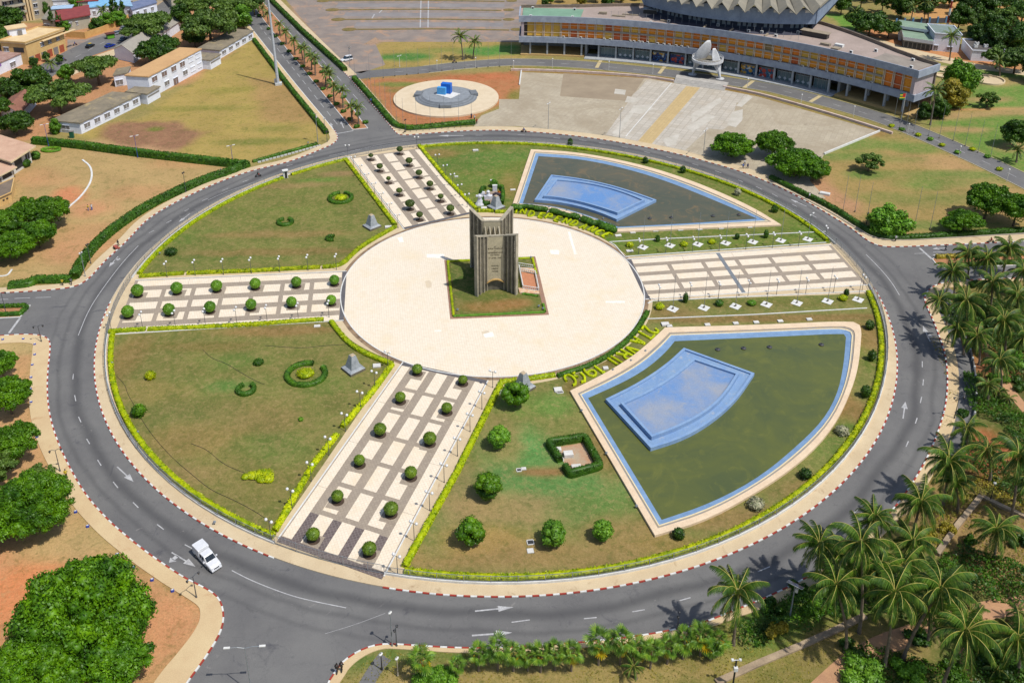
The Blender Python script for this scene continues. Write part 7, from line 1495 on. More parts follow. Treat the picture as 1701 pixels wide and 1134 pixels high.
# trees
def crown_mesh(kind,seed,m,leaf,n,K=26):
 """unit crown: radius about 1, centre at origin"""
 r_=np.random.default_rng(seed);bl=[]
 for k in range(K):
  if kind=='dome':d=r_.normal(size=3);d/=np.linalg.norm(d);d[2]=abs(d[2])*.9-.18;q=r_.uniform(.45,.78);bl.append((d[0]*q,d[1]*q,d[2]*q*.85,r_.uniform(.2,.36),.8))
  elif kind=='dome2':d=r_.normal(size=3);d/=np.linalg.norm(d);d[2]=abs(d[2])*.95-.15;q=r_.uniform(.62,.9);bl.append((d[0]*q,d[1]*q,d[2]*q*.8,r_.uniform(.1,.2),.8))
  elif kind=='umbrella':a=r_.uniform(0,6.28);q=math.sqrt(r_.uniform(0,1))*.8;bl.append((math.cos(a)*q,math.sin(a)*q,.18*(1-q*q)+r_.uniform(-.12,.08),r_.uniform(.16,.3),.42))
  elif kind=='tall':d=r_.normal(size=3);d/=np.linalg.norm(d);q=r_.uniform(.3,.66);bl.append((d[0]*q,d[1]*q,d[2]*q*1.25,r_.uniform(.24,.38),.95))
  elif kind=='spire':z=r_.uniform(-1.8,1.9);q=.22*(1-abs(z--.4)/3);a=r_.uniform(0,6.28);bl.append((math.cos(a)*q,math.sin(a)*q,z,.34*(1-max(0,z)/2.6),1.3))
  elif kind=='ragged':d=r_.normal(size=3);d/=np.linalg.norm(d);q=r_.uniform(.4,.95);bl.append((d[0]*q,d[1]*q,d[2]*q*.7,r_.uniform(.14,.26),.8))
 if kind=='dome2':bl.append((0,0,.02,.74,.72))
 return blobs_mesh('crown',bl,n,leaf,m,.74)
def trunk_mesh(seed,limbs=5):
 r_=random.Random(seed);mb=MB();mb.tube([(0,0,0),(.02,.01,.35),(.0,.03,.75)],[.075,.055,.045],8)
 for k in range(limbs):
  a=6.28*k/limbs+r_.uniform(-.4,.4);q=r_.uniform(.4,.7);mb.tube([(0,.02,.5+.06*k%.2),(math.cos(a)*q*.45,math.sin(a)*q*.45,.85),(math.cos(a)*q,math.sin(a)*q,1.05+r_.uniform(-.05,.2))],[.035,.025,.012],6)
 return mb.mesh('trunk',M_bark)
CR={}
def crowns(key,kind,m,leaf,n,K=26,k=2):CR[key]=([crown_mesh(kind,100+i*7+len(CR),m,leaf,n,K)for i in range(k)],[trunk_mesh(i)for i in range(2)])
crowns('ficusbig','dome2',L_tree,.024,36000,190,2);crowns('ficus','dome2',L_tree,.04,13000,90,3);crowns('mango','dome',L_tree3,.06,5200,34,2);crowns('acacia','umbrella',L_tree2,.045,7000,46,3)
crowns('bright','tall',L_bright,.07,4200,30,2);crowns('dark','tall',L_tree3,.07,4200,30,2);crowns('spire','spire',L_tree3,.09,1600,22,1);crowns('rag','ragged',L_tree2,.06,4000,40,2);crowns('olive','tall',L_gold,.07,3200,28,1)
NT={}
def tree(key,px,rpx,hc,label,group=None,trunk=True,zs=1.0):
 """px: where the middle of the crown is seen; hc: its height over the ground"""
 c=W(px[0],px[1],hc);r=rpx/ppm(*c);ms,ts=CR[key];t=thing('cypress_tree'if key=='spire'else 'broadleaf_tree',label,'tree',c,random.uniform(0,6.28),group)
 link('crown',random.choice(ms),t,(0,0,hc),0,(r,r,r*zs))
 if trunk:link('trunk',random.choice(ts),t,(0,0,0),0,(r*.8,r*.8,hc/.85/1.1))
 return t
TL=[
 ('ficusbig',(135,1030),112,5.2,'huge dense ficus at the bottom left corner, upper mass',1.3),('ficusbig',(62,1120),86,4.6,'dense ficus against the bottom left corner, lowest mass',1.15),('ficus',(196,1100),58,4.2,'rounded ficus at the right foot of the huge corner tree',.9),
 ('ficusbig',(55,838),66,4.8,'wide dense ficus on the left edge above the huge corner tree',1.2),('ficus',(-18,870),56,4.6,'dense ficus cut by the left edge beside the wide one',.9),('ficus',(22,732),42,4.4,'bushy ficus on the left edge beside the curved pavement',.95),('rag',(62,795),30,3.4,'pale ragged small tree between two left edge ficuses',.9),('ficus',(12,655),42,4.4,'ficus on the left edge below the western road',1.0),('ficus',(0,604),30,3.8,'small ficus at the left edge just under the western road',1.0),('rag',(-2,770),34,3.6,'ragged light tree cut by the left edge',.9),
 ('ficus',(82,350),36,4.6,'ficus group left of the tall hedge, top right crown',1.0),('ficus',(44,352),34,4.6,'ficus group left of the tall hedge, top middle crown',1.0),('ficus',(8,374),36,4.4,'ficus group left of the tall hedge, top left crown',1.0),('ficus',(62,388),34,4.0,'ficus group left of the tall hedge, central crown',1.0),('ficus',(24,408),36,3.8,'ficus group left of the tall hedge, lowest crown',1.0),('ficus',(-14,418),34,3.8,'ficus group left of the tall hedge, cut by the edge',1.0),
 ('acacia',(95,158),52,6.5,'broad umbrella acacia beside the white school wing',1.1),('acacia',(160,112),40,6.5,'open umbrella tree with visible trunk behind the school',1.2),('dark',(38,142),32,5.0,'dark tree left of the broad acacia',.9),('dark',(62,132),26,4.6,'tree between side road and broad acacia',.9),('mango',(24,205),32,4.0,'leafy tree above the villa roof',1.0),('mango',(-2,178),26,4.2,'leafy tree on the left edge above the villa',1.0),('bright',(108,120),17,3.6,'small light tree by the side road',1.0),('dark',(14,146),20,3.6,'small tree at the left edge by the white shop',1.0),
 ('mango',(256,84),34,5.2,'dense dark mango behind the two-storey school',1.0),('mango',(276,74),24,5.0,'dense dark mango right of the first one',1.0),('acacia',(250,40),44,7.5,'flat olive acacia beside the grey shed',1.1),('acacia',(225,52),26,6.5,'small acacia over the parked cars',1.1),('acacia',(346,40),52,8.5,'broad umbrella acacia behind the right school wing',1.3),('acacia',(382,12),44,9.0,'acacia at the top edge beside the palm avenue',1.2),('acacia',(322,8),34,8.5,'acacia at the top edge left of the broad one',1.2),('mango',(322,63),22,3.8,'bushy tree between grey shed and right school wing',1.0),('bright',(404,26),26,7.0,'light green broad-leaved tree at the corner of the palm avenue',.8),('dark',(420,-4),22,8.0,'dark tree at the top by the avenue mouth',.9),('dark',(300,22),20,7.0,'dark tree left of the umbrella acacia',.9),
 ('dark',(14,36),30,7.0,'dark tree at the upper left corner before the apartments',1.0),('dark',(30,64),20,4.0,'dark tree over the yellow building',.8),('dark',(0,62),22,5.0,'dark tree behind the yellow building at the left edge',.8),('spire',(85,32),11,5.5,'slim cypress, leftmost before the red-roofed house',1.0),('spire',(96,36),9,5.0,'slim cypress, second before the red-roofed house',1.0),('spire',(102,38),7,4.6,'slim cypress, third before the red-roofed house',1.0),('bright',(110,44),9,3.0,'little bright shrub tree before the red-roofed house',1.1),('spire',(185,10),9,6.0,'slim cypress, left of the far trio',1.0),('spire',(193,14),9,5.6,'slim cypress, middle of the far trio',1.0),('spire',(203,14),10,5.6,'slim cypress, right of the far trio',1.0),
 ('bright',(178,34),18,3.4,'bright garden shrub mass behind the yellow wall, left',.8),('bright',(196,30),16,3.4,'bright garden shrub mass behind the yellow wall, right',.8),('dark',(160,42),15,2.6,'dark garden shrub behind the yellow wall',.8),('dark',(74,14),10,3.5,'small dark tree by the far terrace',1.1),('bright',(128,4),16,4.5,'bright tree at the top edge of the town',.9),('dark',(98,98+0),8,2.2,'little round street tree before the yellow building, right',1.0),('dark',(76,94),8,2.0,'little round street tree before the yellow building, middle',1.0),('dark',(56,103),9,2.0,'little round street tree before the yellow building, left',1.0),
 ('bright',(92,210),12,2.4,'thin shrub against the end of the school wing',1.3),('ficus',(1217,242),38,3.6,'wide green tree at the parade ground edge, left of three',.8),('ficus',(1286,238),33,4.2,'dark green tree at the parade ground edge, middle of three',.9),('ficus',(1322,272),46,3.8,'wide green tree at the parade ground edge, lowest of three',.8),('ficus',(1354,282),30,3.4,'green tree joined to the lowest one on its right',.9),
 ('rag',(1445,266),23,3.4,'small open tree standing alone on the dry lawn',.75),('bright',(1478,368),41,3.0,'bright rounded tree beside the northeastern hedge',.75),('ficus',(1642,332),40,5.5,'tall leafy tree at the right edge above the eastern road',1.1),('ficus',(1690,346),36,5.0,'leafy tree cut by the right edge above the eastern road',1.0),('ficus',(1604,366),30,3.4,'low leafy tree left of the tall right edge tree',.8),('ficus',(1580,372),20,2.6,'smallest bushy tree by the eastern hedge',.8),
 ('bright',(1598,130),34,6.0,'bright green tree at the end of the palace',1.15),('olive',(1584,158),30,4.5,'olive-green tree below the bright one',.9),('rag',(1642,164),19,3.0,'small round tree on the right lawn',.9),('dark',(1688,218),26,5.0,'dark tree at the right edge of the lawn',.9),('dark',(1536,185),15,2.6,'dark small tree at the palace corner',1.1),('dark',(1562,180),18,3.4,'dark tree beside the oil palm near the palace',1.1),
 ('mango',(1446,40),34,5.5,'dense tree behind the palace roof, right of the hall',.9),('mango',(1424,30),22,5.5,'dense tree behind the palace roof, nearer the hall',.9),('mango',(1478,46),22,4.5,'dense tree left of the service buildings',.9),
 ]
tops=[(1400,2,18),(1432,-6,20),(1468,0,20),(1500,8,20),(1520,-6,22),(1538,16,16),(1550,-2,20),(1580,-10,22),(1596,26,22),(1610,4,20),(1626,36,20),(1636,14,24),(1654,44,24),(1664,0,26),(1676,30,28),(1690,64,30),(1650,66,22),(1700,20,30),(1690,96,30),(1720,60,30),(1622,56,18),(1490,-18,24),(1450,-20,24),(1550,-24,24),(1620,-22,26),(1690,-20,28),(1660,88,24),(1730,110,30)]
for i,(x,y,r)in enumerate(tops):TL.append((('dark','mango','rag','acacia')[i%4]if i%4<3 else 'dark',(x,y),r,6.0,'%s tree in the wood at the upper right, %s of the row'%(('dark tall','dense','thin greyish')[i%3],ORD[i]),.95))
for i,(x,y,r)in enumerate(((915,-4,10),(935,-8,11),(966,-2,12),(990,-8,13),(1010,0,13),(1032,-8,12),(1060,-12,14),(905,3,8))):TL.append((('bright','dark','olive')[i%3],(x,y),r,3.4,'small tree beyond the left part of the palace roof, %s in the row'%ORD[i],.9))
for i,(x,y,r)in enumerate(((-60,60,30),(-40,110,30),(-50,180,34),(470,-24,20),(420,-30,30),(350,-30,30),(270,-24,24),(150,-20,20),(60,-16,20))):TL.append(('acacia'if i%2 else 'dark',(x,y),r,5,'tree just outside the upper left of the town, %s'%ORD[i],1.0))
for key,px,r,hc,l,zs in TL:tree(key,px,r,hc,l,None,True,zs)
# palms
L_rib=plain('frond_rib',S(196,186,90),.6)
def frond_mesh(L,rise,droop,m,n=26,ll=.95,lw=.075,hang=.55,seed=0,tip=.55):
 r_=random.Random(seed);pts=[];x=z=0.0;a=rise;st=L/14
 for i in range(15):pts.append((x,0.0,z));a-=droop/14*(1+.6*i/14);x+=math.cos(a)*st;z+=math.sin(a)*st
 mb=MB();mb.tube(pts,[.05*(1-.8*i/14)+.008 for i in range(15)],4,False)
 P=np.array(pts)
 for k in range(n):
  f=.12+.88*k/(n-1);i=min(13,int(f*14));q=P[i]+(P[i+1]-P[i])*(f*14-i);d=P[i+1]-P[i];d=d/np.linalg.norm(d)
  l=ll*(math.sin(math.pi*min(1,.18+.72*f))**.7)*r_.uniform(.85,1.1)
  for s in(-1,1):
   h_=hang+r_.uniform(-.15,.25);dr=np.array([d[0]*.62,s*math.cos(h_)*.8,d[2]*.5-math.sin(h_)]);dr/=np.linalg.norm(dr);w0=d*lw
   e1=q+dr*l*.55;e2=q+dr*l+np.array([0,0,-.18*l])
   mb.add([q-w0,q+w0,e1+w0*.9,e1-w0*.9,e2],[(0,1,2,3),(3,2,4)])
 me=mb.mesh('frond',m);me.materials.append(L_rib)
 for i in range(56):me.polygons[i].material_index=1
 return me
FR={'coconut':[frond_mesh(4.7,rs,dp,L_palm,34,1.15,.062,.75,i)for i,(rs,dp)in enumerate(((1.35,1.3),(1.1,1.5),(.75,1.6),(.4,1.5),(.0,1.3),(-.5,.9)))],
 'oil':[frond_mesh(3.1,rs,dp,L_date,20,.62,.07,.2,i+9)for i,(rs,dp)in enumerate(((1.3,.9),(.9,1.2),(.5,1.3),(.1,1.1)))]}
L_dry=leafmat('dry_palm_leaf',S(150,120,76),S(176,146,96),S(120,92,60),.8)
DRY=[frond_mesh(4.0,-.3,.9,L_dry,22,.8,.06,1.0,30+i)for i in range(2)]
nut=MB();nut.lathe([(.02,-.16),(.14,-.08),(.15,.05),(.04,.16)],7);nutm=nut.mesh('coconut',mat('green_nut',S(150,150,60),S(176,130,60),3.));hub=MB();hub.lathe([(.16,-.4),(.26,0),(.2,.25),(.05,.6)],8)
hubm=hub.mesh('crown_shaft',L_palm)
def palm(kind,cpx,bpx,label,s=1.0,n=22,group=None,name='coconut_palm',maxh=16,minh=1.0):
 h=max(minh,min(maxh,hgt(bpx[0],bpx[1],cpx[1])));b=W(*bpx);c=W(cpx[0],cpx[1],h);t=thing(name,label,'palm tree',b,0,group);dx,dy=c[0]-b[0],c[1]-b[1]
 if math.hypot(dx,dy)>.6*h:k=.6*h/math.hypot(dx,dy);dx*=k;dy*=k
 mb=MB();r0=.2 if kind=='coconut'else .24;pts=[(0,0,-.1),(dx*.02,dy*.02,h*.12),(dx*.22,dy*.22,h*.4),(dx*.6,dy*.6,h*.72),(dx,dy,h)];mb.tube(pts,[r0*1.7,r0*1.1,r0,r0*.85,r0*.75],8);mb.build('trunk',M_palmbark,t)
 link('crown_shaft',hubm,t,(dx,dy,h+.1),0,(s,s,s));ph=random.uniform(0,6.28);fr=FR[kind];nk=len(fr)
 for k in range(n):
  f=(k+.5)/n;v=min(nk-1,int(f*nk));az=ph+k*2.39996+random.uniform(-.2,.2);q=s*random.uniform(.86,1.08)
  o=link('frond',fr[v],t,(dx+math.cos(az)*.1,dy+math.sin(az)*.1,h+.25*(1-f)));o.rotation_euler=(random.uniform(-.25,.25),random.uniform(-.14,.14),az);o.scale=(q,q,q)
 if kind=='coconut'and h>4:
  for k in range(random.choice((2,3,4))):
   az=random.uniform(0,6.28);q=s*random.uniform(.6,.85);o=link('dry_frond',random.choice(DRY),t,(dx+math.cos(az)*.1,dy+math.sin(az)*.1,h-.15));o.rotation_euler=(random.uniform(-.2,.2),random.uniform(.5,.8),az);o.scale=(q,q,q)
 if kind=='coconut'and h>5:
  for k in range(6):a=random.uniform(0,6.28);link('coconut',nutm,t,(dx+math.cos(a)*.35,dy+math.sin(a)*.35,h-.25+random.uniform(-.2,.1)))
for i,(c,b,s)in enumerate((((1225,985),(1217.7,1070),1.0),((1361,905),(1372,985),1.0),((1388.5,973),(1404.7,1082),.95),((1429.7,903),(1426.8,1050),1.0),((1485.7,985),(1468.6,1108.6),1.05),((1562,979),(1500.4,1095),1.05),((1603.5,1050),(1562,1150),1.1),((1529,836),(1515,892),1.05),((1576,768),(1566,840),1.05),((1452,862),(1462,925),.9),((1516,902),(1500,958),.95),((1605,712),(1606,746),.8),((1640,748),(1644,798),.8),((1692,758),(1677,869),.95),
 ((1583,452),(1584,495),.95),((1608,421),(1607,463),.85),((1677,414),(1665,457),1.0),((1648,470),(1645,512),.95),((1604,502),(1605,580),1.05),((1667,534),(1668,592),1.0),((1690,492),(1688,539),.9),((1702,560),(1700,610),.9),((1624,560),(1626,606),.8),((1560,500),(1572,540),.8),((1700,452),(1702,490),.9),((1716,800),(1712,860),.9),((1610,1020),(1606,1066),.6),((1430,940),(1440,1000),.85),((1462,948),(1470,1010),.85),((1640,640),(1640,672),.55),((1586,800),(1590,850),.8))):
 palm('coconut',c,b,'coconut palm in the grove right of the ring, %s counted from the bottom left'%ORD[i]if i<34 else '',s,28 if s>.8 else 22,'coconut palms in the grove')
for i,(c,b)in enumerate((((1655,1114),(1655,1120)),((1690,1016),(1692,1030)),((1648,606),(1648,616)),((1658,652),(1660,660)),((1668,1068),(1668,1078)),((1676,662),(1678,672)),((1052,1108),(1056,1126)))):
 palm('coconut',c,b,'young stemless palm in the scrub at the right, %s'%ORD[i]if i<6 else 'broad-leaved young palm among the fan palms at the bottom',.42,14,'young palms in the scrub','young_palm',2.0,.5)
med=[(594,180,596,207),(583,178,585,203),(569,152,570,180),(554,144,555,171),(547,124,549,147),(542,117,541,143),(523,98,524,126),(517,94,518,117),(505,82,506,108),(500,80,503,101),(488,68,490,92),(474,54,476,75),(464,42,465,60),(444,24,446,42),(436,14,438,30),(428,4,430,20),(420,-6,422,10)]
for i,(cx_,cy_,bx_,by_)in enumerate(med):palm('oil',(cx_,cy_),(bx_,by_),'palm in the median of the avenue, %s from the ring'%ORD[i],1.0 if i<13 else .9,20,'palms in the median of the avenue','date_palm')
for c,b,s,l in(((765,62),(769,100),1.35,'tall palm on the lawn by the palace road, left of two'),((789,70),(786,98),1.1,'shorter palm on the lawn by the palace road, right of two'),((1580,62),(1577,101),1.35,'oil palm before the white service block'),((1660,103),(1660,127),1.1,'short oil palm beside the round basin'),((1554,152),(1545,208),1.4,'oil palm standing at the right end of the palace'),((1421,22),(1424,50),1.3,'oil palm behind the palace roof beside the hall'),((84,106),(86,120),1.0,'small palm by the town side road'),((171,18),(172,44),1.2,'palm in the town garden behind the yellow wall'),((1518,12),(1512,40),1.1,'thin palm by the metal fence, left'),((1540,6),(1541,40),1.1,'thin palm by the metal fence, right'),((1690,250),(1688,270),1.1,'palm cut by the right edge beside the palace road'),((8,70),(8,90),1.0,'palm at the left edge behind the yellow building')):
 palm('oil',c,b,l,s,20,None,'oil_palm')
def fan_leaf(m,seed):
 r_=random.Random(seed);mb=MB();mb.tube([(0,0,0),(.55,0,.06),(1.0,0,0)],[.03,.022,.018],4,False);n=15
 for k in range(n):
  a=math.radians(-115+230*k/(n-1));l=1.0*(.82+.18*math.cos(a))*r_.uniform(.92,1.05);da=math.radians(230/n/2)*.98;o=np.array([1.0,0,0]);q=lambda aa,rr,z:(o[0]+math.cos(aa)*rr,math.sin(aa)*rr,z)
  dz=-.18 if abs(a)>1 else-.08;mb.add([tuple(o),q(a-da,l*.6,dz*.3),q(a,l*.62,dz*.3+.07),q(a+da,l*.6,dz*.3),q(a-da*.25,l,dz*2),q(a+da*.25,l,dz*2)],[(0,1,2),(0,2,3),(1,4,5,2),(2,5,3)])
 return mb.mesh('fan_leaf',m)
FL_=[fan_leaf(L_fan,1),fan_leaf(L_fan,2),fan_leaf(L_yel,3)]
fps=[(699.8,1091,1127,1.2),(759,1102,1124,.8),(795,1083,1114,1.05),(827,1073,1112,1.15),(853,1083,1114,1.05),(877,1085,1113,1.0),(898,1083,1116,1.05),(922,1079,1112,1.05),(949,1080,1114,1.1),(994,1064,1104,1.25),(1030,1060,1104,1.25),(1060,1075,1108,1.0),(1080,1078,1110,1.05),(1108,1072,1102,1.1),(1134,1058,1094,1.2),(1163,1053,1088,1.2),(1190,1062,1090,1.1),(1180,1074,1096,.9)]
for i,(x,y,by,s)in enumerate(fps):
 b=W(x,by);h=hgt(x,by,y)*.95;t=thing('fan_palm','low fan palm in the row along the bottom kerb, %s from the left'%ORD[i],'palm tree',b,0,'fan palms along the bottom kerb');mb=MB();mb.tube([(0,0,-.1),(0,0,h*.5),(.03,0,h)],[.17,.14,.12],7);mb.build('trunk',M_palmbark,t);ph=random.uniform(0,6.28);n=15+i%4
 for k in range(n):
  f=(k+.5)/n;el=1.3-f*2.6;az=ph+k*2.4;q=s*.88*random.uniform(.8,1.12);m=FL_[2]if(f>.72 and random.random()<.5)else random.choice(FL_[:2])
  o=link('fan_leaf',m,t,(0,0,h));o.scale=(q,q,q);o.rotation_euler=(random.uniform(-.3,.3),-el,az)
tag(link('leafy_bush',blobs_mesh('leafy_bush',[(x,y,.7,.9,.8)for x,y in((0,0),(1.2,.2),(2.2,0),(.6,-.9),(1.7,-.9),(-1,-.4),(-1.6,-1),(2.8,-1.0))],2600,.16,L_bright),None,(*W(716,1124),0)),'dense bright green bush at the bottom among the fan palms','bush')
def cover_mass(name,px,m,hmax,dens,size,label=None,hs=3.0):
 P=WL(px);xs=[p[0]for p in P];ys=[p[1]for p in P];A=(max(xs)-min(xs))*(max(ys)-min(ys));n=int(A*dens);X=rng.uniform(min(xs),max(xs),n);Y=rng.uniform(min(ys),max(ys),n)
 k=inpoly(X+(fbm(X,Y,3)-.5)*3,Y+(fbm(X+9,Y,3)-.5)*3,P);X,Y=X[k],Y[k];f=fbm(X,Y,hs);H=np.clip((f-.28)*2.0,.02,1)**1.2*hmax;Z=H*rng.uniform(.5,1.05,len(X))**.5
 N=np.stack([rng.normal(0,.5,len(X)),rng.normal(0,.5,len(X)),np.ones(len(X))],1);me=leafmesh(name,np.stack([X,Y,Z],1),N,size,m);o=tag(link(name,me),kind='stuff');return o
cover_mass('undergrowth',[(1225,1060),(1250,1030),(1330,985),(1380,955),(1440,985),(1430,1010),(1330,1045),(1290,1055),(1240,1090)],L_under,2.4,44,.18)
cover_mass('undergrowth',[(1600,620),(1625,620),(1650,650),(1701,690),(1760,740),(1760,790),(1700,760),(1660,700),(1615,690)],L_under,1.8,44,.17)
cover_mass('undergrowth',[(1556,930),(1600,905),(1660,930),(1720,950),(1760,1010),(1701,1010),(1640,1000),(1590,975),(1560,960)],L_under,2.2,44,.18)
cover_mass('undergrowth',[(1545,850),(1600,790),(1650,790),(1700,830),(1760,860),(1740,880),(1630,820),(1590,870),(1560,910),(1530,925)],L_gold,1.0,30,.14)
cover_mass('undergrowth',[(1400,1060),(1480,1075),(1560,1100),(1580,1160),(1400,1170)],L_under,1.5,34,.16)
cover_mass('undergrowth',[(1620,1080),(1701,1040),(1780,1060),(1780,1200),(1620,1170)],L_under,1.6,36,.16)
cover_mass('red_groundcover',[(1620,1020),(1660,1030),(1720,1040),(1740,1100),(1660,1080),(1625,1060)],L_rust,.8,34,.12)
cover_mass('red_groundcover',[(1585,770),(1640,770),(1690,800),(1700,840),(1650,820),(1600,800)],L_rust,.7,24,.12)
cover_mass('undergrowth',[(1545,560),(1575,560),(1600,600),(1590,700),(1560,720),(1575,640)],L_gold,.25,12,.12)
cover_mass('undergrowth',[(1560,500),(1701,500),(1760,560),(1760,640),(1690,640),(1640,590),(1600,580)],L_tree3,1.8,30,.2)
cover_mass('undergrowth',[(1640,1040),(1760,1040),(1760,1180),(1560,1180),(1590,1090)],L_tree3,1.5,24,.2)
cover_mass('undergrowth',[(1600,700),(1640,760),(1701,770),(1760,850),(1701,840),(1640,800),(1590,760)],L_tree3,1.4,22,.2)
cover_mass('grass_tufts',[(600,1100),(640,1080),(760,1082),(1100,1060),(1230,1020),(1260,1090),(1150,1134),(560,1140)],L_gold,.2,12,.1)
for px,m,r,l in(((1676,604),L_bright,3.6,'bright lime shrub mass beside the grove path'),((1660,632),L_bright,2.0,'small bright shrub below the lime mass'),((1510,1120),L_bright,2.4,'green shrub by the garden path at the bottom right'),((1432,1118),L_bright,3.4,'yellow-green bush at the path bend, bottom right'),((1350,1010),L_bright,2.0,'light bush beside the solar lamp'),((1660,1052),L_rust,1.8,'reddish bush at the right bottom edge'),((1290,1054),L_gold,1.8,'dry tufted bush near the long kerb wall')):
 c=W(*px);bl=[(random.uniform(-1,1)*r*.6,random.uniform(-1,1)*r*.5,.6,r*.42,.7)for _ in range(7)];tag(link('shrub',blobs_mesh('shrub',bl,1500,.18,m,.8),None,(*c,0)),l,'shrub')
cover_mass('undergrowth',[(1420,950),(1470,920),(1540,930),(1590,960),(1600,1010),(1570,1050),(1500,1040),(1440,1015)],L_tree3,2.6,30,.2)
cover_mass('scrub_tufts',[(1570,925),(1632,835),(1701,870),(1760,900),(1760,960),(1660,940)],L_gold,.5,12,.14,hs=1.6)
cover_mass('scrub_tufts',[(1240,1080),(1330,1040),(1430,1020),(1440,1050),(1380,1100),(1340,1134),(1220,1150)],L_gold,.14,10,.1,hs=1.2)
for i,(px,m,r)in enumerate((((1572,880),L_gold,1.2),((1540,890),L_gold,1.4),((1660,880),L_under,1.1),((1610,900),L_under,1.0),((1690,900),L_tree3,1.6),((1600,690),L_under,1.2),((1598,560),L_tree3,1.6),((1650,545),L_tree3,1.8),((1688,580),L_tree3,1.8),((1570,520),L_tree3,1.4),((1620,475),L_tree3,1.5),((1695,640),L_tree3,2.2),((1520,1060),L_under,1.6),((1415,1080),L_tree3,1.5),((1688,1090),L_tree3,2.2),((1640,1090),L_under,1.6),((1580,1120),L_under,1.8),((1280,1010),L_under,1.4),((1330,985),L_tree3,1.8),((1385,950),L_tree3,1.8))):
 c=W(*px);bl=[(random.uniform(-1,1)*r*.7,random.uniform(-1,1)*r*.7,.5,r*.42,.8)for _ in range(8)];tag(link('shrub',blobs_mesh('shrub',bl,1100,.17,m,.8),None,(*c,0)),'%s shrub growing under the coconut palms, %s of the undergrowth'%('dark'if m is L_tree3 else 'dry yellowish'if m is L_gold else 'green',ORD[i]),'shrub','shrubs under the coconut palms')
for i,(c,b)in enumerate((((1590,545),(1600,590)),((1500,940),(1505,1000)),((1640,430),(1636,470)),((1660,600),(1662,650)),((1395,925),(1400,985)),((1545,1010),(1540,1070)),((1655,880+0),(1650,930)),((1690,1060),(1690,1120)))):
 palm('coconut',c,b,'coconut palm filling the grove at the right, %s of the extra row'%ORD[i],.9,26,'coconut palms in the grove')
for i,(px,r)in enumerate([((430+0,28),1)]+[((lerp2((446,50),(592,213),k/13)),1)for k in range(14)]+[((lerp2((474,52),(606,206),k/11)),1)for k in range(12)]):
 c=W(*px);tag(link('median_shrub',blobs_mesh('median_shrub',[(0,0,.45,.8,.8),(.6,.5,.4,.6,.8)],160,.2,L_hedge,.9),None,(*c,H1)),'small dark shrub at the %s edge of the palm median, %s in its row'%('left'if i<15 else 'right',ORD[i if i<15 else i-15]),'shrub','small shrubs edging the palm median')
hedge('median_hedge',WL([(-40,512),(0,511.5),(44,510)]),.8,.7,L_hedge,'low dark hedge on the north side of the western median',size=.2);hedge('median_hedge',WL([(46,511),(34,524),(0,525),(-40,527)]),.8,.7,L_hedge,'low dark hedge on the south side of the western median',size=.2)
hedge('median_hedge',WL([(1554,429.5),(1628,427),(1701,424),(1760,422)]),.9,.8,L_gold,'low hedge on the north side of the eastern median',size=.2);hedge('median_hedge',WL([(1575,445),(1640,440),(1701,437.5),(1760,436)]),.9,.8,L_hedge,'low hedge on the south side of the eastern median',size=.2)
mound((60,264),1.5,2.4,L_hedge,'round clipped bush at the corner of the villa',cat='bush',n=500,size=.2);mound((44,277),1.4,2.2,L_hedge,'round clipped bush by the villa porch',cat='bush',n=500,size=.2)
arc_hedge((85,250),2.6,1.4,0,360,'low green clipped ring in the villa garden',.9,.5,L_bright)
for i,p in enumerate([(1481,211),(1498,217),(1525,226),(1545,233),(1565,243),(1590,255),(1615,250),(1640,262),(1660,283)]):mound(p,.9,.8,L_lime if i%2==0 else L_bright,'small yellowish shrub edging the palace road at the right, %s of its row'%ORD[i],'edging_shrub',160,cat='shrub',group='small shrubs edging the palace road',size=.2)
blue=plain('blue_plastic',S(50,80,190),.4)
for i,p in enumerate([(5,565),(39,564),(58,573),(58,590),(54,607),(52,628),(51,647),(52,669),(62,727-0),(94,804),(126,851),(146,875),(195,922),(222,943),(253,964),(287,982)]):
 c=W(*p);t=thing('blue_marker','small blue marker block beside the lower left pavement, %s from the western road'%ORD[i],'marker',(*c,0),.3,'blue marker blocks along the pavement');mb=MB();mb.box((0,0,.2),(.45,.3,.4));mb.build('block',blue,t);mb=MB();mb.box((0,-.0,.42),(.3,.2,.05));mb.build('cap',M_white,t)
c=W(1370,323);t=thing('white_slab','white slab lying on the dry lawn beside the hedge','slab',(*c,0),-.5);mb=MB();mb.box((0,0,.25),(2.6,1.3,.5));mb.build('block',M_box,t);mb=MB();mb.box((.1,0,.53),(2.2,1.0,.08));mb.build('top_slab',M_white,t)
# vehicles
M_carw=plain('white_car_paint',S(240,242,246),.3);M_glass=plain('car_glass',S(46,66,84),.08,0,.6);M_tyre=plain('tyre',(.02,.02,.02),.8);M_rim=plain('wheel_rim',S(140,142,146),.4,.5);M_lightc=plain('headlight',S(226,230,234),.2);M_tail=plain('tail_light',S(170,30,26),.3)
def section_body(prof,widths,y_scale=1.0):
 """prof: list of (x, z_low, z_belt, half width belt, z_top, half width top)"""
 mb=MB();n=len(prof);vs=[]
 for x,zl,zb,wb,zt,wt in prof:vs+=[(x,-wb*.96,zl),(x,-wb,(zl+zb)/2),(x,-wb*.97,zb),(x,-wt,zt),(x,0,zt+.03),(x,wt,zt),(x,wb*.97,zb),(x,wb,(zl+zb)/2),(x,wb*.96,zl)]
 fs=[]
 for i in range(n-1):
  for j in range(8):a=i*9+j;fs.append((a,a+1,a+10,a+9))
  fs.append((i*9+8,i*9,(i+1)*9,(i+1)*9+8))
 fs+=[tuple(range(9))[::-1],tuple(range((n-1)*9,n*9))];mb.add(vs,[f[::-1]for f in fs]);return mb
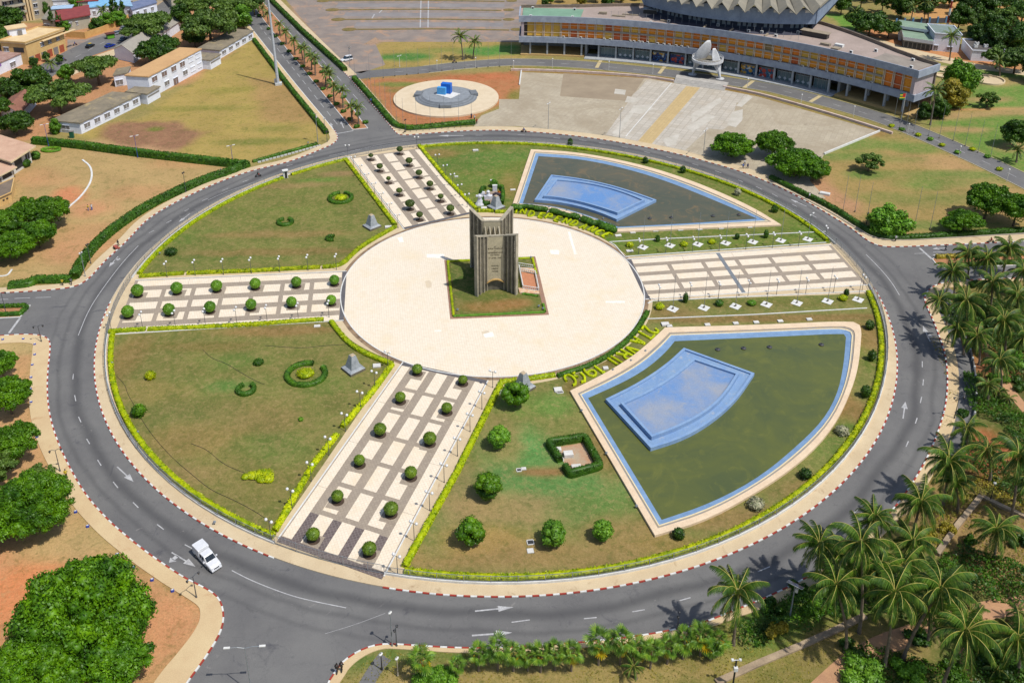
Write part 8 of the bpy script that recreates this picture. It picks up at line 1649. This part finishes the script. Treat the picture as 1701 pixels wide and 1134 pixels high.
def wheels(t,L,w,r=.36):
 mb=MB();mb.tube([(0,-.12,0),(0,.12,0)],r,16);wm=mb.mesh('wheel',M_tyre);mb=MB();mb.tube([(0,-.135,0),(0,.135,0)],r*.58,12);rm=mb.mesh('rim',M_rim)
 for x in(L*.31,-L*.3):
  for s in(-1,1):o=link('wheel',wm,t,(x,s*(w/2-.14),r));link('rim',rm,o)
def quad3(mb,a,b,c,d):mb.add([a,b,c,d],[(0,1,2,3)]);mb.add([a,b,c,d],[(3,2,1,0)])
def pickup(px_rear,px_front,label):
 a,b=W(*px_rear),W(*px_front);c=((a[0]+b[0])/2,(a[1]+b[1])/2);t=thing('pickup_truck',label,'pickup truck',(*c,.03),math.atan2(b[1]-a[1],b[0]-a[0]));t.scale=(1.04,1.04,1.04)
 P=[(-2.62,.5,.92,.86,1.0,.84),(-2.55,.42,1.0,.9,1.06,.88),(-.55,.4,1.0,.92,1.06,.9),(.9,.4,1.02,.92,1.08,.88),(1.25,.4,1.02,.92,1.1,.84),(2.1,.4,.94,.9,1.04,.78),(2.5,.42,.82,.86,.92,.7),(2.66,.46,.7,.78,.76,.6)]
 section_body(P,0).build('body',M_carw,t,smooth=False)
 section_body([(-.62,1.0,1.1,.88,1.62,.74),(-.5,1.0,1.12,.88,1.72,.76),(.45,1.0,1.12,.88,1.73,.74),(.62,1.0,1.1,.88,1.66,.72),(1.32,1.0,1.04,.84,1.1,.78)],0).build('cab',M_carw,t)
 section_body([(-2.58,.98,1.3,.9,1.9,.84),(-2.5,.98,1.3,.92,2.0,.88),(-.78,.98,1.3,.92,2.02,.88),(-.68,.98,1.3,.9,1.92,.84)],0).build('canopy_cover',M_carw,t)
 mb=MB();quad3(mb,(.7,-.66,1.62),(.7,.66,1.62),(1.28,.74,1.14),(1.28,-.74,1.14));mb.build('windscreen',M_glass,t,(.03,0,.03))
 for s in(-1,1):
  mb=MB();y0,y1=s*.895,s*.775
  quad3(mb,(-.1,y0,1.16),(.48,y0,1.16),(.42,y1,1.6),(-.1,y1,1.6));mb.build('side_window',M_glass,t,(.2,s*.012,0));mb=MB();quad3(mb,(-.62,y0,1.16),(-.12,y0,1.16),(-.12,y1,1.6),(-.56,y1,1.6));mb.build('side_window',M_glass,t,(.12,s*.012,0))
  mb=MB();mb.box((0,0,0),(.14,.24,.18));mb.build('wing_mirror',M_carw,t,(.98,s*1.03,1.16));mb=MB();mb.box((0,0,0),(.12,.36,.17));mb.build('headlight',M_lightc,t,(2.56,s*.58,.8));mb=MB();mb.box((0,0,0),(.05,.14,.3));mb.build('tail_light',M_tail,t,(-2.63,s*.78,.84))
 mb=MB();mb.box((0,0,0),(.06,.8,.16));mb.build('grille',M_dark,t,(2.67,0,.72));mb=MB();mb.box((0,0,0),(.16,1.6,.2));mb.build('bumper',M_carw,t,(2.68,0,.48));mb=MB();mb.box((0,0,0),(.02,1.3,.02));mb.build('cover_seam',M_shade,t,(-.66,0,2.03));wheels(t,5.3,1.86,.38)
pickup((331,917),(359,946.5),'white double-cab pickup with box cover driving round the lower left of the ring')
def car(px,px2,label,paint,L=4.4,w=1.75,h=1.45,suv=False):
 a,b=W(*px),W(*px2);c=((a[0]+b[0])/2,(a[1]+b[1])/2);t=thing('parked_car'if not suv else 'off_road_car',label,'car',(*c,.03),math.atan2(b[1]-a[1],b[0]-a[0]));H=L/2
 section_body([(-H,.4,.75,w*.44,.82,w*.4),(-H*.96,.3,.85,w*.49,.92,w*.46),(-H*.3,.28,.9,w*.5,.96,w*.47),(H*.4,.28,.9,w*.5,.95,w*.46),(H*.88,.3,.74,w*.48,.8,w*.42),(H,.36,.6,w*.42,.64,w*.36)],0).build('body',paint,t)
 zr=h;back=-H*(.96 if suv else .72);section_body([(back,.85,.95,w*.46,zr-.25,w*.38),(back*.9,.85,.97,w*.47,zr-.03,w*.4),(H*.05,.85,.97,w*.47,zr,w*.39),(H*.16,.85,.95,w*.47,zr-.08,w*.37),(H*.46,.85,.92,w*.45,.96,w*.42)],0).build('cabin',M_glass,t)
 mb=MB();mb.box(((back*.9+H*.1)/2,0,zr+.02),(H*.1-back*.9,w*.76,.06));mb.build('roof',paint,t);wheels(t,L,w,.33 if not suv else .38)
 for s in(-1,1):mb=MB();mb.box((0,0,0),(.1,.3,.14));mb.build('headlight',M_lightc,t,(H*.95,s*w*.33,.66))
car((585,99),(566,103.5),'white off-road car parked at the parking field entry',M_carw,4.9,1.9,1.85,True)
M_sil=plain('silver_paint',S(176,184,194),.3,.3);car((145,81),(155,76.5),'black and yellow taxi driving on the town side road',plain('taxi_black',S(34,34,36),.3));car((178,80),(188,77),'blue car standing on the pavement of the side road',plain('blue_car',S(26,52,160),.3));car((201,51),(213,47),'silver car parked in the upper row by the yellow wall',M_sil);car((190,59),(202,55),'silver car parked behind the market stall',M_sil);car((201,70),(209,64),'grey car parked under the small acacia',plain('grey_blue_car',S(90,110,130),.3));car((212,58),(224,53),'dark car half under the acacia',plain('dark_car',S(60,66,76),.3))
c=W(150,78.5);t=thing('taxi_sign','yellow roof panel on the black taxi','taxi sign',(*c,1.5),.9);mb=MB();mb.box((0,0,.05),(1.2,1.2,.08));mb.build('panel',plain('taxi_yellow',S(224,190,50)),t)
c=W(184,64);t=thing('market_stall','green market stall with dark awning by the yellow wall','stall',c,.6);mb=MB();mb.box((0,0,.9),(3,1.8,1.4));mb.build('counter',plain('stall_green',S(110,190,50)),t);mb=MB();mb.box((0,0,2.2),(3.8,2.8,.15));mb.build('awning',plain('stall_brown',S(110,60,50)),t)
for s in(-1,1):
 for q in(-1,1):mb=MB();mb.box((s*1.4,q*.9,1.1),(.1,.1,2.2));mb.build('leg',M_pole,t)
# people
def skin_body(joints,edges,name,m):
 me=bpy.data.meshes.new(name);me.from_pydata([j[:3]for j in joints],edges,[]);o=bpy.data.objects.new(name,me);COL.objects.link(o);md=o.modifiers.new('skin','SKIN');sv=me.skin_vertices[0].data
 for i,j in enumerate(joints):sv[i].radius=(j[3],j[4]if len(j)>4 else j[3]);sv[i].use_root=i==0
 md.use_smooth_shade=True;s2_=o.modifiers.new('sub','SUBSURF');s2_.levels=1;s2_.render_levels=1;bpy.context.view_layer.update()
 out=bpy.data.meshes.new_from_object(o.evaluated_get(bpy.context.evaluated_depsgraph_get()));bpy.data.objects.remove(o);out.name=name;out.materials.clear();out.materials.append(m);return out
M_skin=plain('dark_skin',S(92,62,46),.6);M_hair=plain('black_hair',(.01,.01,.01),.8)
def pose_mesh(pose):
 if pose=='walk':J=[(0,0,.95,.15,.12),(0,0,1.2,.15,.11),(0,0,1.42,.17,.1),(.01,0,1.53,.05),(.03,0,1.66,.095,.1),(0,.2,1.42,.055),(-.1,.25,1.15,.045),(-.0,.24,.9,.035),(.06,.24,.82,.04),(0,-.2,1.42,.055),(.12,-.25,1.16,.045),(.26,-.24,.95,.035),(.3,-.24,.88,.04),(.02,.1,.88,.09),(.16,.1,.5,.065),(.05,.1,.1,.045),(.2,.1,.05,.045),(-.02,-.1,.88,.09),(-.08,-.1,.5,.065),(-.32,-.1,.16,.045),(-.22,-.1,.06,.045)]
 elif pose=='ride':J=[(0,0,.85,.16,.12),(.06,0,1.1,.15,.11),(.12,0,1.32,.17,.1),(.15,0,1.43,.05),(.18,0,1.56,.1,.1),(.12,.2,1.32,.055),(.3,.26,1.15,.045),(.5,.28,1.05,.035),(.55,.28,1.05,.04),(.12,-.2,1.32,.055),(.3,-.26,1.15,.045),(.5,-.28,1.05,.035),(.55,-.28,1.05,.04),(.02,.12,.82,.09),(.4,.18,.75,.065),(.3,.18,.35,.045),(.42,.18,.3,.045),(.02,-.12,.82,.09),(.4,-.18,.75,.065),(.3,-.18,.35,.045),(.42,-.18,.3,.045)]
 else:J=[(0,0,.95,.15,.12),(0,0,1.2,.15,.11),(0,0,1.42,.17,.1),(0,0,1.53,.05),(.01,0,1.66,.095,.1),(0,.2,1.42,.055),(.02,.26,1.15,.045),(.08,.26,.9,.035),(.1,.26,.82,.04),(0,-.2,1.42,.055),(.1,-.26,1.16,.045),(.3,-.2,1.1,.035),(.36,-.18,1.1,.04),(0,.1,.88,.09),(.02,.11,.5,.065),(0,.12,.1,.045),(.14,.12,.05,.045),(0,-.1,.88,.09),(.02,-.11,.5,.065),(0,-.12,.1,.045),(.14,-.12,.05,.045)]
 E=[(0,1),(1,2),(2,3),(3,4),(2,5),(5,6),(6,7),(7,8),(2,9),(9,10),(10,11),(11,12),(0,13),(13,14),(14,15),(15,16),(0,17),(17,18),(18,19),(19,20)]
 return J,E
PM={}
for ps in('walk','stand','ride'):J,E=pose_mesh(ps);PM[ps]=(skin_body(J,E,'body',M_skin),J)
def garment(J,which,m):
 mb=MB()
 if which=='top':
  mb.tube([J[0][:3],J[1][:3],J[2][:3],(J[2][0],0,J[2][2]+.07)],[.185,.18,.2,.1],10)
  for k in(5,9):mb.tube([(J[2][0],J[k][1]*.6,J[k][2]+.02),J[k][:3],J[k+1][:3]],[.09,.085,.065],8)
 else:
  mb.tube([(J[0][0],0,J[0][2]+.08),(J[0][0],0,J[0][2]-.1)],[.185,.17],10)
  for k in(13,17):mb.tube([J[k][:3],J[k+1][:3],J[k+2][:3]],[.12,.09,.07],8)
 return mb
def person(px,pose,rz,top,bottom,label,held=None,z=H1,s=1.03):
 c=px if isinstance(px,tuple)and len(px)==3 else(*W(*px),z);t=thing('person',label,'person',c,rz);t.scale=(s,s,s);me,J=PM[pose];link('body',me,t);garment(J,'top',top).build('shirt',top,t);garment(J,'bottom',bottom).build('trousers',bottom,t)
 h=J[4];mb=MB();mb.lathe([(.1,-.02),(.108,.04),(.085,.1),(.03,.13)],9,(h[0]-.015,0,h[2]+.01));mb.build('hair',M_hair,t);return t
cY=plain('cloth_yellow',S(224,196,50));cB=plain('cloth_black',S(36,36,40));cW=plain('cloth_white',S(232,232,232));cN=plain('cloth_navy',S(40,56,110));cR=plain('cloth_red',S(186,44,40));cG=plain('cloth_grey',S(120,120,120));cBl=plain('cloth_blue',S(70,110,190));cO=plain('cloth_olive',S(90,86,60))
person((111,794),'walk',1.9,cY,cB,'person in yellow top walking on the lower left pavement');person((103.5,803),'walk',2.0,cB,cG,'person in dark clothes beside the one in yellow, lower left pavement')
person((197,409),'walk',-2.4,cB,cB,'person in black pushing a reddish cart on the ring road kerb',z=.03)
c=W(193,414);t=thing('handcart','small reddish handcart pushed along the kerb','cart',(*c,.03),2.4);mb=MB();mb.box((0,0,.65),(1.3,.8,.5));mb.build('tray',plain('cart_red',S(190,100,84)),t)
for s in(-1,1):mb=MB();mb.tube([(0,s*.45,.35),(0,s*.52,.35)],.34,12);mb.build('wheel',M_tyre,t)
person((104.5,475),'stand',1.4,cY,cO,'person in yellow standing by the western hedge');person((119.5,474),'walk',1.2,cG,cB,'person in grey standing right of the one in yellow, by the western hedge');person((147,350),'stand',.4,cY,cBl,'person in yellow standing on the dry garden left of the tall hedge',z=0);person((153,349),'stand',2.4,cW,cBl,'person in white beside the one in yellow, dry garden',z=0)
person((1234,281),'walk',-1.4,cBl,cB,'left person of the three walking under the parade trees',z=.03);person((1236.5,275),'walk',-1.3,cW,cN,'middle person in white of the three under the parade trees',z=.03);person((1241.5,281),'walk',-1.4,cN,cB,'right person in dark of the three under the parade trees',z=.03)
person((1344,331),'walk',-.9,cW,cN,'person in white shirt and blue trousers on the northeastern pavement');person((1487,402),'walk',0,cW,cB,'person in white shirt walking beside the eastern road hedge');person((616.5,172),'walk',-1.0,cBl,cN,'person in blue on the pavement of the palm avenue')
for p,m,l in(((783,197),cN,'person in navy resting at the end of the disc hedge'),((788,200),cW,'person in white at the end of the disc hedge'),((792,206),cR,'person in red at the end of the disc hedge')):person(p,'stand',1.0,m,cB,l,z=.03)
person((560.5,1118),'walk',1.2,cB,cB,'left dark figure walking at the bottom kerb corner');person((568,1115),'walk',1.3,cB,cB,'right dark figure walking at the bottom kerb corner');person((1570,425-8),'walk',3.0,cG,cB,'person on the eastern road near the median',z=.03)
def motorbike(px,rz,label,rider,shirt):
 c=W(*px);t=thing('motorbike',label,'motorbike',(*c,.03),rz);wm=MB();wm.tube([(0,-.06,0),(0,.06,0)],.3,14);wme=wm.mesh('wheel',M_tyre)
 for x in(.62,-.62):link('wheel',wme,t,(x,0,.3))
 mb=MB();mb.tube([(-.6,0,.35),(-.2,0,.5),(.3,0,.55),(.5,0,.85),(.62,0,.3)],.05,6);mb.build('frame',M_black,t);mb=MB();mb.lathe([(.05,-.1),(.16,0),(.1,.14)],8,(.18,0,.78),1.6,1.0);mb.build('tank',shirt if shirt is cR else cR,t);mb=MB();mb.box((-.3,0,.76),(.7,.26,.1));mb.build('seat',M_black,t)
 mb=MB();mb.tube([(.45,-.32,1.0),(.52,0,.95),(.45,.32,1.0)],.025,5);mb.build('handlebar',M_black,t);person((c[0]-.15*math.cos(rz),c[1]-.15*math.sin(rz),.0),'ride',rz,shirt,cB,rider,s=1.0)
motorbike((429,294),0.4,'dark motorbike riding on the northwest of the ring','rider in dark green on the northwest of the ring',plain('cloth_green',S(30,60,44)));motorbike((870,220),3.0,'motorbike on the ring in front of the parade ground','rider in blue on the ring in front of the parade ground',cBl)
motorbike((755,105),3.0,'motorbike standing on the palace road below the palms','rider in grey on the palace road below the palms',cG);motorbike((1645,404),3.1,'motorbike on the eastern road near the kerb','rider in red on the eastern road',cR);motorbike((107,102),.7,'motorbike on the town side road','rider in blue on the town side road',cBl);motorbike((125,76),.7,'motorbike parked near the yellow building','rider in pale clothes beside the yellow building',cBl)
tri=sum(len(o.data.polygons)for o in bpy.data.objects if o.type=='MESH');print('objects',len(bpy.data.objects),'faces incl instances',tri,'unique',sum(len(m.polygons)for m in bpy.data.meshes))
